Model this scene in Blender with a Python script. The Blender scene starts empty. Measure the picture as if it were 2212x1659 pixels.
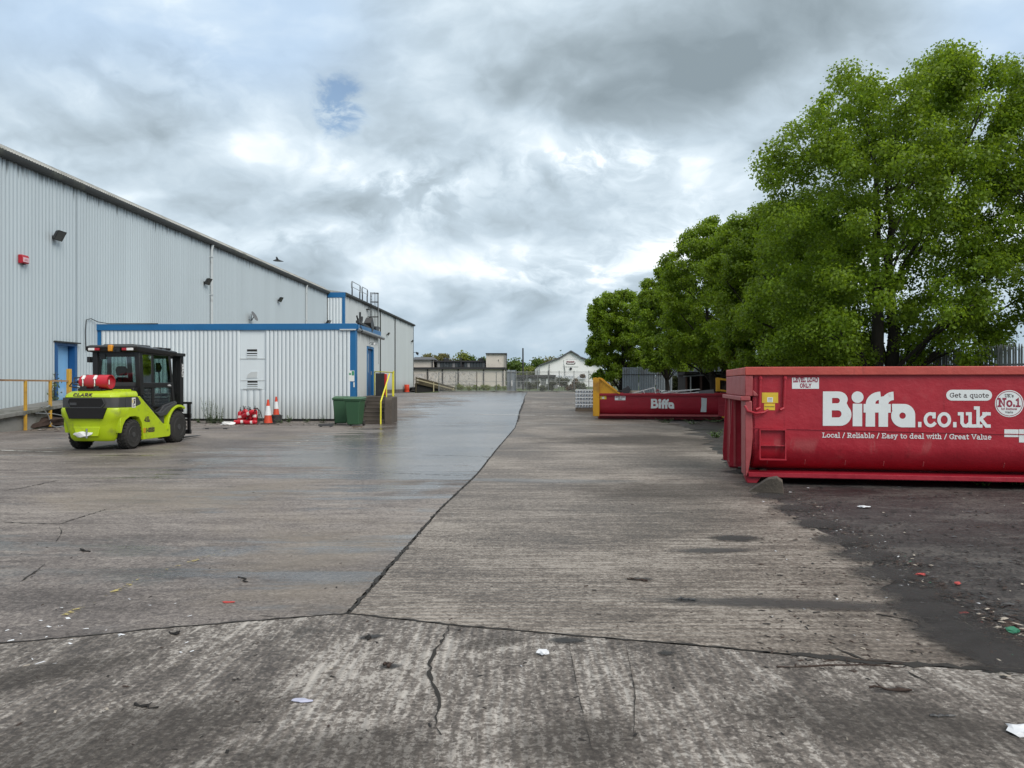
import bpy, bmesh, math, random
import numpy as np
from mathutils import Vector, Matrix

S = bpy.context.scene
COL = S.collection
PI = math.pi
# ------------------------------------------------------------------ camera
F_PX, EYE = 1609.0, 1.55          # focal length in units of a 2212 px wide picture, eye height in metres
cam = bpy.data.cameras.new('camera'); cam.sensor_width = 36.0
cam.lens = 36.0 * F_PX / 2212.0
cam.clip_start = 0.05; cam.clip_end = 3000.0
cam_o = bpy.data.objects.new('camera', cam); COL.objects.link(cam_o)
cam_o.location = (0, 0, EYE); cam_o.rotation_euler = (PI / 2, 0, 0)
S.camera = cam_o
S.view_settings.view_transform = 'Standard'; S.view_settings.look = 'None'
S.view_settings.exposure = 0.30; S.view_settings.gamma = 1.0
S.view_settings.use_curve_mapping = False
S.render.engine = 'CYCLES'
S.cycles.max_bounces = 5; S.cycles.diffuse_bounces = 3; S.cycles.glossy_bounces = 3; S.cycles.transparent_max_bounces = 24
S.cycles.use_denoising = True

# ------------------------------------------------------------------ node helper
class NT:
    def __init__(s, tree): s.t = tree; s.n = tree.nodes; s.l = tree.links
    def new(s, typ, ins=None, **kw):
        n = s.n.new(typ)
        for k, v in kw.items(): setattr(n, k, v)
        for k, v in (ins or {}).items():
            sock = n.inputs[k]
            if isinstance(v, bpy.types.NodeSocket): s.l.new(v, sock)
            elif isinstance(v, bpy.types.Node): s.l.new(v.outputs[0], sock)
            else: sock.default_value = v
        return n
    def math(s, op, a, b=0.0, c=0.0, clamp=False):
        n = s.new('ShaderNodeMath', {0: a, 1: b, 2: c}, operation=op); n.use_clamp = clamp
        return n.outputs[0]
    def vmath(s, op, a, b=(0, 0, 0)):
        n = s.new('ShaderNodeVectorMath', {0: a, 1: b}, operation=op)
        return n.outputs['Value'] if op in ('LENGTH', 'DOT_PRODUCT', 'DISTANCE') else n.outputs[0]
    def noise(s, vec, scale, detail=5.0, rough=0.55, dist=0.0):
        return s.new('ShaderNodeTexNoise', {'Vector': vec, 'Scale': scale, 'Detail': detail, 'Roughness': rough, 'Distortion': dist}).outputs[0]
    def mapping(s, vec, scale=(1, 1, 1), loc=(0, 0, 0), rot=(0, 0, 0)):
        return s.new('ShaderNodeMapping', {'Vector': vec, 'Scale': scale, 'Location': loc, 'Rotation': rot}).outputs[0]
    def step(s, x, a, b, lo=0.0, hi=1.0):
        return s.new('ShaderNodeMapRange', {'Value': x, 'From Min': a, 'From Max': b, 'To Min': lo, 'To Max': hi}, interpolation_type='SMOOTHSTEP').outputs[0]
    def mix(s, f, a, b, blend='MIX'):
        n = s.new('ShaderNodeMix', data_type='RGBA', blend_type=blend)
        for k, v in ((0, f), (6, a), (7, b)):
            if isinstance(v, bpy.types.NodeSocket): s.l.new(v, n.inputs[k])
            elif k and len(v) == 3: n.inputs[k].default_value = (*v, 1)
            else: n.inputs[k].default_value = v
        return n.outputs[2]
    def ramp(s, x, stops):
        n = s.new('ShaderNodeValToRGB', {'Fac': x}); e = n.color_ramp.elements
        while len(e) < len(stops): e.new(0.5)
        for q, (p, c) in zip(e, stops): q.position = p; q.color = (*c, 1)
        return n.outputs[0]
    def sep(s, vec): return s.new('ShaderNodeSeparateXYZ', {0: vec}).outputs
    def comb(s, x, y, z): return s.new('ShaderNodeCombineXYZ', {0: x, 1: y, 2: z}).outputs[0]

# ------------------------------------------------------------------ sky and sun (bright overcast)
SUN_EL, SUN_AZ = math.radians(40), math.radians(138)      # azimuth measured clockwise from +Y: the sun is behind the camera, to its right
W = bpy.data.worlds.new('World'); S.world = W; W.use_nodes = True; W.cycles.sampling_method = 'MANUAL'; W.cycles.sample_map_resolution = 512
T = NT(W.node_tree); T.n.clear()
sky = T.new('ShaderNodeTexSky', sky_type='NISHITA'); sky.sun_disc = False
sky.sun_elevation = SUN_EL; sky.sun_rotation = SUN_AZ; sky.air_density = 1.2; sky.dust_density = 1.0
bg_sky = T.new('ShaderNodeBackground', {'Color': sky.outputs[0], 'Strength': 0.11})
dirv = T.vmath('NORMALIZE', T.new('ShaderNodeTexCoord').outputs['Generated'])
dx, dy, dz = T.sep(dirv)
up = T.math('MAXIMUM', dz, 0.0)
den = T.math('ADD', up, 0.44)
plane = T.comb(T.math('DIVIDE', dx, den), T.math('DIVIDE', dy, den), 0.0)
wn = T.new('ShaderNodeTexNoise', {'Vector': plane, 'Scale': 1.2, 'Detail': 5.0, 'Roughness': 0.6}).outputs[1]
wx, wy, wz = T.sep(T.vmath('SUBTRACT', wn, (.5, .5, .5)))
plane_w = T.comb(T.math('MULTIPLY_ADD', wx, 0.42, T.math('DIVIDE', dx, den)), T.math('MULTIPLY_ADD', wy, 0.42, T.math('DIVIDE', dy, den)), 0.0)
f_big = T.noise(plane_w, 1.6, 6.0, 0.5)
f_mid = T.noise(T.mapping(plane_w, loc=(3.1, 7.7, 0)), 4.2, 7.0, 0.52)
f_fine = T.noise(T.mapping(plane_w, loc=(9.1, 1.7, 0)), 9.0, 6.0, 0.55)
val = T.math('MULTIPLY_ADD', T.math('SUBTRACT', f_big, .5), 0.75, 0.70)
val = T.math('MULTIPLY_ADD', T.math('SUBTRACT', f_mid, .5), 0.45, val)
val = T.math('MULTIPLY_ADD', T.math('SUBTRACT', f_fine, .5), 0.20, val)
f_up = T.noise(T.mapping(plane_w, scale=(.945, .945, 1), loc=(3.1, 7.7, 0)), 4.2, 7.0, 0.52)   # the same field a little higher up: tops catch the light, undersides are grey
val = T.math('MULTIPLY_ADD', T.math('SUBTRACT', f_mid, f_up), 0.8, val)
def puffs(scale, loc): return T.new('ShaderNodeTexVoronoi', {'Vector': T.mapping(plane_w, loc=loc), 'Scale': scale, 'Smoothness': .35, 'Detail': 2.0, 'Roughness': .55}, feature='SMOOTH_F1').outputs['Distance']
puff = T.math('MULTIPLY_ADD', puffs(3.6, (1, 5, 0)), -.75, 1.0)
val = T.math('MULTIPLY_ADD', T.math('SUBTRACT', puff, .66), .46, val)
f_gap = T.noise(plane_w, 20.0, 7.0, .62)
dyc = T.math('MAXIMUM', dy, 0.05)
gx = T.math('MULTIPLY_ADD', wx, 0.10, T.math('DIVIDE', dx, dyc))      # gnomonic bearing and height, gently warped
gz = T.math('MULTIPLY_ADD', wy, 0.07, T.math('DIVIDE', dz, dyc))
front = T.step(dy, 0.05, 0.35)
def cloud_mass(px, py, rx, ry):
    u = T.math('MULTIPLY', T.math('SUBTRACT', gx, (px - 1106) / F_PX), F_PX / rx)
    w = T.math('MULTIPLY', T.math('SUBTRACT', gz, (829.5 - py) / F_PX), F_PX / ry)
    r2 = T.math('ADD', T.math('MULTIPLY', u, u), T.math('MULTIPLY', w, w))
    return T.math('MULTIPLY', T.math('EXPONENT', T.math('MULTIPLY', r2, -1.0)), front)
billow = T.step(T.math('MULTIPLY_ADD', f_gap, .35, T.math('MULTIPLY', T.noise(T.mapping(plane_w, loc=(5, 2, 0)), 6.5, 6.0, .55), .65)), .42, .58, .12, 1.0)
for px, py, rx, ry, a in ((1560, 110, 440, 150, -.30), (1330, 215, 170, 70, -.16), (1180, 230, 150, 80, -.06), (1290, 335, 170, 60, .42), (890, 405, 200, 80, .36),
                          (350, 150, 260, 150, .18), (1520, 540, 260, 130, .28), (1180, 600, 200, 50, .24), (620, 520, 150, 45, .20),
                          (300, 350, 420, 90, -.06), (900, 510, 300, 45, -.10), (1250, 480, 220, 45, -.10), (2100, 60, 200, 160, .10),
                          (60, 60, 200, 120, -.05), (1120, 690, 320, 40, -.10)):
    cm = cloud_mass(px, py, rx, ry)
    if a > .13: cm = T.math('MULTIPLY', cm, billow)
    val = T.math('MULTIPLY_ADD', cm, a * (1.1 if a > .13 else 1.0), val)
ccol = T.ramp(val, [(0.0, (.19, .235, .265)), (.25, (.265, .322, .362)), (.5, (.39, .468, .53)), (.70, (.52, .60, .66)), (.90, (.75, .785, .81))])
band = T.step(dz, 0.16, 0.0)
ccol = T.mix(T.math('MULTIPLY', band, .78), ccol, (.275, .365, .445))
lift = T.step(dz, 0.36, 1.0, 1.20, 1.85)                                   # an overcast sky brightens towards the zenith
ccol = T.mix(T.step(dz, .40, .95, 0, .85), ccol, (.50, .485, .46))             # thin bright cover overhead, where the sun comes through
thin = T.math('ADD', cloud_mass(120, 30, 420, 150), T.math('ADD', cloud_mass(600, 70, 210, 150), cloud_mass(2180, 60, 160, 200)), clamp=True)
ccol = T.mix(T.math('MULTIPLY', thin, T.step(val, .95, .45, 0, .55)), ccol, (.37, .50, .68))
bg_cloud = T.new('ShaderNodeBackground', {'Color': ccol, 'Strength': lift})
gap = T.math('ADD', cloud_mass(728, 226, 66, 84), T.math('MULTIPLY', cloud_mass(960, 90, 40, 50), .35))
gap = T.math('MULTIPLY', T.step(T.math('MULTIPLY', gap, T.math('MULTIPLY_ADD', T.math('SUBTRACT', f_gap, .5), 4.0, T.math('MULTIPLY_ADD', T.math('SUBTRACT', f_fine, .5), 1.6, .95))), .30, 1.05), .92)
mixs = T.new('ShaderNodeMixShader', {0: gap, 1: bg_cloud, 2: bg_sky})
T.new('ShaderNodeOutputWorld', {'Surface': mixs})
sun = bpy.data.lights.new('sun', 'SUN'); sun.energy = 1.9; sun.angle = math.radians(35); sun.color = (1.0, .93, .84)
sun_o = bpy.data.objects.new('sun', sun); COL.objects.link(sun_o)
sun_o.rotation_euler = (PI / 2 - SUN_EL, 0, -SUN_AZ + PI)
_d = Vector((math.sin(SUN_AZ) * math.cos(SUN_EL), math.cos(SUN_AZ) * math.cos(SUN_EL), math.sin(SUN_EL)))
sun_o.rotation_euler = _d.to_track_quat('Z', 'Y').to_euler()

# ------------------------------------------------------------------ materials
def newmat(name):
    m = bpy.data.materials.new(name); m.use_nodes = True
    t = NT(m.node_tree); t.n.clear()
    out = t.new('ShaderNodeOutputMaterial')
    return m, t, out
def finish(t, out, **ins):
    b = t.new('ShaderNodeBsdfPrincipled', ins); t.l.new(b.outputs[0], out.inputs['Surface']); return b
def pos_of(t): return t.new('ShaderNodeNewGeometry').outputs['Position']

def paint(name, col, rough=.5, var=.12, scale=3.0, dirt=None, dirt_amt=0.0, bump=0.0, metallic=0.0, stretch=(1, 1, 1), spec=.5, fine=0.0, dirt_scale=1.0):
    """a plain painted, plastic, metal or mineral surface: two-scale tone variation, optional dirt blotches, optional relief"""
    m, t, out = newmat(name)
    p = t.mapping(t.new('ShaderNodeTexCoord').outputs['Object'], scale=stretch)
    n1 = t.noise(p, scale, 6.0, .6)
    k = t.math('MULTIPLY_ADD', t.math('SUBTRACT', n1, .5), 2 * var, 1.0)
    if fine: k = t.math('MULTIPLY_ADD', t.math('SUBTRACT', t.noise(p, scale * 14, 4.0, .6), .5), 2 * fine, k)
    c = t.vmath('MULTIPLY', t.comb(*col), t.comb(k, k, k))
    r = t.math('MULTIPLY_ADD', t.math('SUBTRACT', n1, .5), .25, rough)
    if dirt:
        dm = t.step(t.noise(t.mapping(p, loc=(5, 3, 1)), dirt_scale, 8.0, .68), .62 - .25 * dirt_amt, .80 - .15 * dirt_amt, 0, min(1, .35 + dirt_amt))
        c = t.mix(dm, c, dirt); r = t.math('MULTIPLY_ADD', dm, .3, r)
    ins = {'Base Color': c, 'Roughness': r, 'Metallic': metallic, 'Specular IOR Level': spec}
    if bump:
        ins['Normal'] = t.new('ShaderNodeBump', {'Height': t.noise(p, scale * 8, 6.0, .65), 'Strength': bump, 'Distance': .02})
    finish(t, out, **ins)
    return m

def glass_mat(name, tint=(.62, .72, .70), alpha=.35, rough=.05):
    m, t, out = newmat(name)
    tr = t.new('ShaderNodeBsdfTransparent', {'Color': (*tint, 1)})
    gl = t.new('ShaderNodeBsdfGlossy', {'Color': (.8, .85, .85, 1), 'Roughness': rough})
    fr = t.new('ShaderNodeFresnel', {'IOR': 1.45})
    f = t.math('ADD', fr.outputs[0], alpha * .15)
    mx = t.new('ShaderNodeMixShader', {0: f, 1: tr, 2: gl}); t.l.new(mx.outputs[0], out.inputs[0]); return m

# ------------------------------------------------------------------ mesh builder: collects shapes, links them as ONE mesh object
class MB:
    def __init__(s): s.v = []; s.f = []; s.mi = []; s.cur = 0
    def add(s, vs, fs, mi=None):
        o = len(s.v); s.v += [tuple(v) for v in vs]
        s.f += [tuple(i + o for i in f) for f in fs]; s.mi += [s.cur if mi is None else mi] * len(fs); return s
    def box(s, x0, x1, y0, y1, z0, z1, mi=None, rot=None, piv=None):
        vs = [(x, y, z) for z in (z0, z1) for y in (y0, y1) for x in (x0, x1)]
        if rot is not None:
            p = Vector(piv if piv else ((x0 + x1) / 2, (y0 + y1) / 2, (z0 + z1) / 2))
            vs = [tuple(rot @ (Vector(v) - p) + p) for v in vs]
        return s.add(vs, [(0, 2, 3, 1), (4, 5, 7, 6), (0, 1, 5, 4), (2, 6, 7, 3), (0, 4, 6, 2), (1, 3, 7, 5)], mi)
    def tube(s, pts, r, n=8, caps=True, mi=None):
        pts = [Vector(p) for p in pts]; rs = r if isinstance(r, (list, tuple)) else [r] * len(pts)
        vs = []; prev = None
        for i, p in enumerate(pts):
            a = pts[max(i - 1, 0)]; b = pts[min(i + 1, len(pts) - 1)]
            d = (b - a).normalized() if (b - a).length > 1e-9 else Vector((0, 0, 1))
            if prev is None:
                h = Vector((0, 0, 1)) if abs(d.z) < .9 else Vector((1, 0, 0)); u = d.cross(h).normalized()
            else:
                u = (prev - d * prev.dot(d)).normalized()
            prev = u; w = d.cross(u)
            vs += [p + (u * math.cos(2 * PI * k / n) + w * math.sin(2 * PI * k / n)) * rs[i] for k in range(n)]
        fs = [(i * n + k, i * n + (k + 1) % n, (i + 1) * n + (k + 1) % n, (i + 1) * n + k) for i in range(len(pts) - 1) for k in range(n)]
        if caps: fs += [tuple(reversed(range(n))), tuple((len(pts) - 1) * n + k for k in range(n))]
        return s.add(vs, fs, mi)
    def bar(s, a, b, w, h, mi=None, up=(0, 0, 1)):
        a, b = Vector(a), Vector(b); d = (b - a).normalized(); u = Vector(up)
        if abs(d.dot(u)) > .95: u = Vector((0, 1, 0))
        x = d.cross(u).normalized(); z = x.cross(d)
        vs = [p + x * (sx * w / 2) + z * (sz * h / 2) for p in (a, b) for sz in (-1, 1) for sx in (-1, 1)]
        return s.add(vs, [(0, 1, 3, 2), (4, 6, 7, 5), (0, 4, 5, 1), (2, 3, 7, 6), (0, 2, 6, 4), (1, 5, 7, 3)], mi)
    def lathe(s, prof, n=20, axis='z', at=(0, 0, 0), caps=True, mi=None, rot=None):
        vs = []
        for r, h in prof:
            for k in range(n):
                c, q = r * math.cos(2 * PI * k / n), r * math.sin(2 * PI * k / n)
                p = Vector({'z': (c, q, h), 'y': (c, h, q), 'x': (h, c, q)}[axis])
                if rot is not None: p = rot @ p
                vs.append(p + Vector(at))
        m = len(prof)
        fs = [(i * n + k, i * n + (k + 1) % n, (i + 1) * n + (k + 1) % n, (i + 1) * n + k) for i in range(m - 1) for k in range(n)]
        if caps: fs += [tuple(reversed(range(n))), tuple((m - 1) * n + k for k in range(n))]
        return s.add(vs, fs, mi)
    def prism(s, poly, d0, d1, axis='x', mi=None):
        """2-D outline pushed along an axis: axis x -> poly is (y, z); y -> (x, z); z -> (x, y)"""
        def P(a, b, d): return {'x': (d, a, b), 'y': (a, d, b), 'z': (a, b, d)}[axis]
        n = len(poly)
        vs = [P(a, b, d0) for a, b in poly] + [P(a, b, d1) for a, b in poly]
        fs = [tuple(range(n)), tuple(range(2 * n - 1, n - 1, -1))] + [(i, i + n, (i + 1) % n + n, (i + 1) % n) for i in range(n)]
        return s.add(vs, fs, mi)
    def loft(s, rings, closed=True, caps=True, mi=None):
        n = len(rings[0]); vs = [v for r in rings for v in r]
        fs = [(i * n + k, i * n + (k + 1) % n, (i + 1) * n + (k + 1) % n, (i + 1) * n + k) for i in range(len(rings) - 1) for k in range(n if closed else n - 1)]
        if caps: fs += [tuple(reversed(range(n))), tuple((len(rings) - 1) * n + k for k in range(n))]
        return s.add(vs, fs, mi)
    def mesh(s, name):
        me = bpy.data.meshes.new(name); me.from_pydata(s.v, [], s.f)
        if any(s.mi): me.polygons.foreach_set('material_index', s.mi)
        bm = bmesh.new(); bm.from_mesh(me); bmesh.ops.recalc_face_normals(bm, faces=bm.faces[:]); bm.to_mesh(me); bm.free()
        return me
    def build(s, name, mats, parent=None, bevel=0.0, smooth=None, loc=None, rz=None, segs=2):
        return link(name, s.mesh(name), mats, parent, bevel, smooth, loc, rz, segs)

def link(name, me, mats, parent=None, bevel=0.0, smooth=None, loc=None, rz=None, segs=2):
    o = bpy.data.objects.new(name, me)
    if not me.materials:
        for m in (mats if isinstance(mats, (list, tuple)) else [mats]): me.materials.append(m)
    COL.objects.link(o)
    if parent: o.parent = parent
    if loc is not None: o.location = loc
    if rz is not None: o.rotation_euler = (0, 0, rz) if not isinstance(rz, (tuple, list)) else rz
    if bevel:
        b = o.modifiers.new('bevel', 'BEVEL'); b.width = bevel; b.segments = segs; b.limit_method = 'ANGLE'; b.angle_limit = math.radians(35)
        b.harden_normals = False
    if smooth is None: smooth = bool(bevel)
    if smooth:
        me.polygons.foreach_set('use_smooth', [True] * len(me.polygons))
        try: me.set_sharp_from_angle(angle=math.radians(40))
        except Exception: pass
    return o
def tag(o, label, cat, group=None, kind=None):
    if label: o['label'] = label
    if cat: o['category'] = cat
    if group: o['group'] = group
    if kind: o['kind'] = kind
    return o
def thing(name, label, cat, loc=(0, 0, 0), rz=0.0, group=None):
    o = bpy.data.objects.new(name, None); COL.objects.link(o); o.empty_display_size = .2
    o.location = loc; o.rotation_euler = (0, 0, rz) if not isinstance(rz, (tuple, list)) else rz
    return tag(o, label, cat, group)
def dup(root, loc, rz=0.0, label=None):
    r = root.copy(); COL.objects.link(r); r.location = loc; r.rotation_euler = (0, 0, rz) if not isinstance(rz, (tuple, list)) else rz
    if label: r['label'] = label
    for ch in list(root.children):
        c = ch.copy(); COL.objects.link(c); c.parent = r
        for g in list(ch.children):
            d = g.copy(); COL.objects.link(d); d.parent = c
    return r
def struct(o): o['kind'] = 'structure'; return o
def fast_mesh(name, verts, quads):
    """numpy quads (or triangles) into a mesh"""
    me = bpy.data.meshes.new(name); k = quads.shape[1]; nf = len(quads)
    me.vertices.add(len(verts)); me.vertices.foreach_set('co', np.asarray(verts, np.float32).ravel())
    me.loops.add(nf * k); me.loops.foreach_set('vertex_index', np.asarray(quads, np.int32).ravel())
    me.polygons.add(nf); me.polygons.foreach_set('loop_start', np.arange(0, nf * k, k, dtype=np.int32))
    try: me.polygons.foreach_set('loop_total', np.full(nf, k, np.int32))
    except Exception: pass
    me.update(calc_edges=True); return me
def rotz(a): return Matrix.Rotation(a, 3, 'Z')

# ------------------------------------------------------------------ survey: heights of the ground, and points read off the photograph
def smooth01(x): x = max(0., min(1., x)); return x * x * (3 - 2 * x)
def ground_z(x, y):
    """the yard is level for 29 m, then climbs about 0.8 m to the back fence and a little more beyond it"""
    z = .78 * smooth01((y - 28.5) / 21.0)
    if y > 72: z += .42 * smooth01((y - 76) / 14.0) * smooth01((x + 11) / 4)
    if x < -5: z -= .22 * smooth01((-5 - x) / 6) * smooth01((y - 55) / 30)
    if y > 130: z += .012 * (y - 130)
    return z
def at(px, py, y):  # a point on the line of sight at a known distance
    return Vector(((px - 1106) / F_PX * y, y, EYE - (py - 829.5) / F_PX * y))
def on_ground(px, py, dz=0.0):
    k = (py - 829.5) / F_PX; h = (px - 1106) / F_PX; y = 1.0; step = .5
    while y < 200:
        if EYE - k * (y + step) < ground_z(h * (y + step), y + step) + dz:
            if step < .002: break
            step *= .5
        else: y += step
    return Vector((h * y, y, ground_z(h * y, y) + dz))
# ================================================================== THE GROUND
def yard_mat(name, dark, mid, light, brush, patch=.55, warm=None, wet=None, seed=0.0, groove=0.0, contrast=1.0, flake=0.0, sheen=.72):
    """worn concrete: broad tone patches, streaks along the brushed or driven direction, speckle; wet = film of rain on part of it"""
    m, t, out = newmat(name)
    p = t.mapping(pos_of(t), loc=(seed, seed * .7, 0))
    n_patch = t.noise(t.mapping(p, scale=(1, 1, 1)), patch, 7.0, .62, .6)
    n_streak = t.noise(t.mapping(p, scale=brush), 1.0, 8.0, .66, .25)
    n_streak2 = t.noise(t.mapping(p, scale=tuple(q * 4.3 for q in brush), loc=(3, 8, 0)), 1.0, 6.0, .6, .1)
    n_streak3 = t.noise(t.mapping(p, scale=tuple(q * 13 for q in brush), loc=(6, 2, 0)), 1.0, 4.0, .6, .05)
    n_speck = t.noise(p, 55.0, 5.0, .7)
    n_grain = t.noise(p, 14.0, 6.0, .7)
    v = t.math('MULTIPLY_ADD', t.math('SUBTRACT', n_patch, .5), 1.05 * contrast, .5)
    agg = t.sep(t.new('ShaderNodeTexVoronoi', {'Vector': p, 'Scale': 48.0, 'Randomness': 1.0}).outputs['Color'])[0]
    v = t.math('MULTIPLY_ADD', t.math('SUBTRACT', agg, .5), .34, v)
    v = t.math('MULTIPLY_ADD', t.math('SUBTRACT', n_streak, .5), .85 * contrast, v)
    v = t.math('MULTIPLY_ADD', t.math('SUBTRACT', n_streak2, .5), .7 * contrast, v)
    v = t.math('MULTIPLY_ADD', t.math('SUBTRACT', n_grain, .5), .70, v)
    v = t.math('MULTIPLY_ADD', t.math('SUBTRACT', n_speck, .5), 1.05, v)
    c = t.ramp(v, [(.18, dark), (.5, mid), (.82, light)])
    if flake:   # thin pale skin of laitance left between the worn parts, broken up along the brushing
        fl = t.math('ADD', t.math('MULTIPLY_ADD', n_grain, .30, t.math('MULTIPLY_ADD', n_streak2, .28, t.math('MULTIPLY', n_streak3, .42))), t.math('MULTIPLY_ADD', t.math('SUBTRACT', n_patch, .5), .55, t.math('MULTIPLY', t.math('SUBTRACT', n_speck, .5), .35)))
        c = t.mix(t.step(fl, .535, .60, 0, flake), c, light)
    if warm:
        c = t.mix(t.step(t.noise(t.mapping(p, loc=(17, 4, 0)), .28, 6.0, .6, .5), .48, .68, 0, .5), c, warm)
    # dropped oil and rubber: small dark blots
    blot = t.step(t.noise(t.mapping(p, loc=(31, 11, 0)), 1.7, 4.0, .5), .70, .79, 0, .62)
    c = t.mix(blot, c, tuple(q * .35 for q in dark))
    pit = t.step(t.noise(t.mapping(p, loc=(1, 51, 0)), 26.0, 3.0, .5), .66, .74, 0, .55)
    c = t.mix(pit, c, tuple(q * .4 for q in dark))
    r = t.math('MULTIPLY_ADD', t.math('SUBTRACT', n_patch, .5), .5, sheen)
    h = t.math('MULTIPLY_ADD', n_speck, .35, t.math('MULTIPLY', n_grain, .5))
    h = t.math('SUBTRACT', h, t.math('MULTIPLY', pit, .5))
    if groove:
        x, y, z = t.sep(p)
        wob = t.math('MULTIPLY_ADD', t.noise(p, 1.1, 3.0), .10, t.math('MULTIPLY', x if groove > 0 else y, 1.0))
        g = t.math('SINE', t.math('MULTIPLY', wob, 2 * PI / abs(groove)))
        gm = t.math('MULTIPLY', g, t.step(n_streak, .30, .62))
        h = t.math('MULTIPLY_ADD', gm, .55, h)
        c = t.mix(t.math('MULTIPLY_ADD', gm, .17, .17), c, tuple(q * .55 for q in dark))
    ins = {}
    if wet:
        w = wet(t, p, n_patch)
        wk = t.math('MULTIPLY_ADD', w, -.38, 1.0); c = t.vmath('MULTIPLY', c, t.comb(wk, wk, wk))
        r = t.math('MULTIPLY_ADD', w, t.math('SUBTRACT', .17, r), r) if False else t.mix(w, t.comb(r, r, r), (.20, .20, .20))
        r = t.sep(r)[0]
        h = t.math('MULTIPLY', h, t.math('MULTIPLY_ADD', w, -.62, 1.0))
    ins.update({'Base Color': c, 'Roughness': r, 'Specular IOR Level': .5,
                'Normal': t.new('ShaderNodeBump', {'Height': h, 'Strength': .55, 'Distance': .012})})
    finish(t, out, **ins); return m

def wet_left(t, p, n_patch):
    q = pos_of(t); x, y, z = t.sep(q)
    # rain lies along the joint and out over the far half of the slab, in bands drawn across the fall
    near_joint = t.step(t.math('MULTIPLY_ADD', y, -.045, x), -9.5, -2.0)
    far = t.step(y, 8.0, 19.0)
    n1 = t.noise(t.mapping(q, scale=(.16, 1.5, 1), loc=(4, 2, 0)), 1.0, 8.0, .70, .6)
    n2 = t.noise(t.mapping(q, scale=(.45, .30, 1), loc=(40, 3, 0)), 1.0, 7.0, .6, .6)
    bias = t.math('MULTIPLY_ADD', t.math('MULTIPLY', near_joint, t.math('MULTIPLY_ADD', far, .70, .30)), .29, -.08)
    v = t.math('ADD', t.math('MULTIPLY_ADD', n1, .85, t.math('MULTIPLY', n2, .45)), t.math('SUBTRACT', bias, .15))
    v = t.math('MULTIPLY_ADD', t.math('SUBTRACT', t.noise(q, 3.0, 5.0, .65), .5), .16, v)
    return t.math('MULTIPLY', t.step(v, .475, .60), .95)
def wet_right(t, p, n_patch):
    q = pos_of(t); x, y, z = t.sep(q)
    n1 = t.noise(t.mapping(q, scale=(.12, .75, 1), loc=(14, 9, 0)), 1.0, 5.0, .6, .4)
    band = t.math('MULTIPLY', t.step(t.math('ABSOLUTE', t.math('SUBTRACT', t.math('MULTIPLY_ADD', x, .16, y), 12.05)), .55, .0), t.step(x, 3.2, 1.0))
    return t.math('MULTIPLY', t.step(t.math('MULTIPLY_ADD', band, .28, n1), .62, .82), .6)

M_APRON = yard_mat('brushed_concrete', (.054, .045, .040), (.168, .146, .129), (.45, .42, .388), (2.6, .55, 1), .50, None, None, 0, .052, 1.15, .8)
M_LEFT = yard_mat('worn_yard_concrete', (.062, .050, .045), (.150, .128, .118), (.29, .258, .232), (.30, 1.3, 1), .26, (.215, .178, .135), wet_left, 13, 0, 1.0, .30, .66)
M_RIGHT = yard_mat('dry_yard_concrete', (.058, .047, .039), (.165, .137, .114), (.36, .322, .285), (.35, 2.9, 1), .34, None, wet_right, 27, -.075, 1.05, .55, .60)
M_TARMAC = yard_mat('old_tarmac', (.045, .045, .047), (.085, .083, .083), (.13, .125, .12), (.3, 1.2, 1), .3, None, None, 51, 0, .8)
M_DIRT = yard_mat('wet_black_dirt', (.008, .0075, .0075), (.026, .0235, .0235), (.085, .077, .071), (.5, 2.2, 1), .8, None, None, 77, 0, 1.25, .12, .58)
M_SEAL = paint('joint_seal', (.022, .02, .018), .85, .3, 9, bump=.5)
M_CRACK = paint('crack_fill', (.020, .018, .016), .95, .3, 9)
M_GRASSY = paint('verge', (.055, .085, .022), .95, .45, 1.2, (.09, .075, .045), .4, bump=.4)

def sheet(name, cols, rows, f, mat, dz=0.0):
    """a draped sheet: f(i/cols, j/rows) -> (x, y); heights from the survey"""
    vs = []
    for j in range(rows + 1):
        for i in range(cols + 1):
            x, y = f(i / cols, j / rows); vs.append((x, y, ground_z(x, y) + dz))
    n = cols + 1
    q = np.array([(j * n + i, j * n + i + 1, (j + 1) * n + i + 1, (j + 1) * n + i) for j in range(rows) for i in range(cols)])
    return struct(link(name, fast_mesh(name, np.array(vs), q), mat, smooth=True))

# base sheet reaching the horizon
ys = np.concatenate([np.linspace(-12, 130, 143), np.linspace(135, 400, 40), np.geomspace(420, 1500, 14)])
xs = np.concatenate([-np.geomspace(1500, 62, 12), np.linspace(-60, 60, 81), np.geomspace(62, 1500, 12)])
gv = np.array([(x, y, ground_z(x, y) - .035) for y in ys for x in xs]); nx = len(xs)
gq = np.array([(j * nx + i, j * nx + i + 1, (j + 1) * nx + i + 1, (j + 1) * nx + i) for j in range(len(ys) - 1) for i in range(nx - 1)])
ground = struct(link('ground', fast_mesh('ground', gv, gq), M_TARMAC, smooth=True))

def curve_through(pts):
    pts = sorted(pts)
    def f(s):
        if s <= pts[0][0]: a, b = pts[0], pts[1]
        elif s >= pts[-1][0]: a, b = pts[-2], pts[-1]
        else:
            for a, b in zip(pts, pts[1:]):
                if a[0] <= s <= b[0]: break
        return a[1] + (b[1] - a[1]) * (s - a[0]) / (b[0] - a[0])
    return f
G = on_ground
# the apron's far edge: y as a function of x
edge_pts = [(G(px, py).x, G(px, py).y) for px, py in ((0, 1390), (200, 1372), (370, 1355), (560, 1340), (752, 1325), (1000, 1352), (1250, 1373), (1500, 1394), (1900, 1432), (2212, 1452))]
apron_edge = curve_through([(-12., edge_pts[0][1] - .35)] + edge_pts + [(12., edge_pts[-1][1] - .4)])
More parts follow.
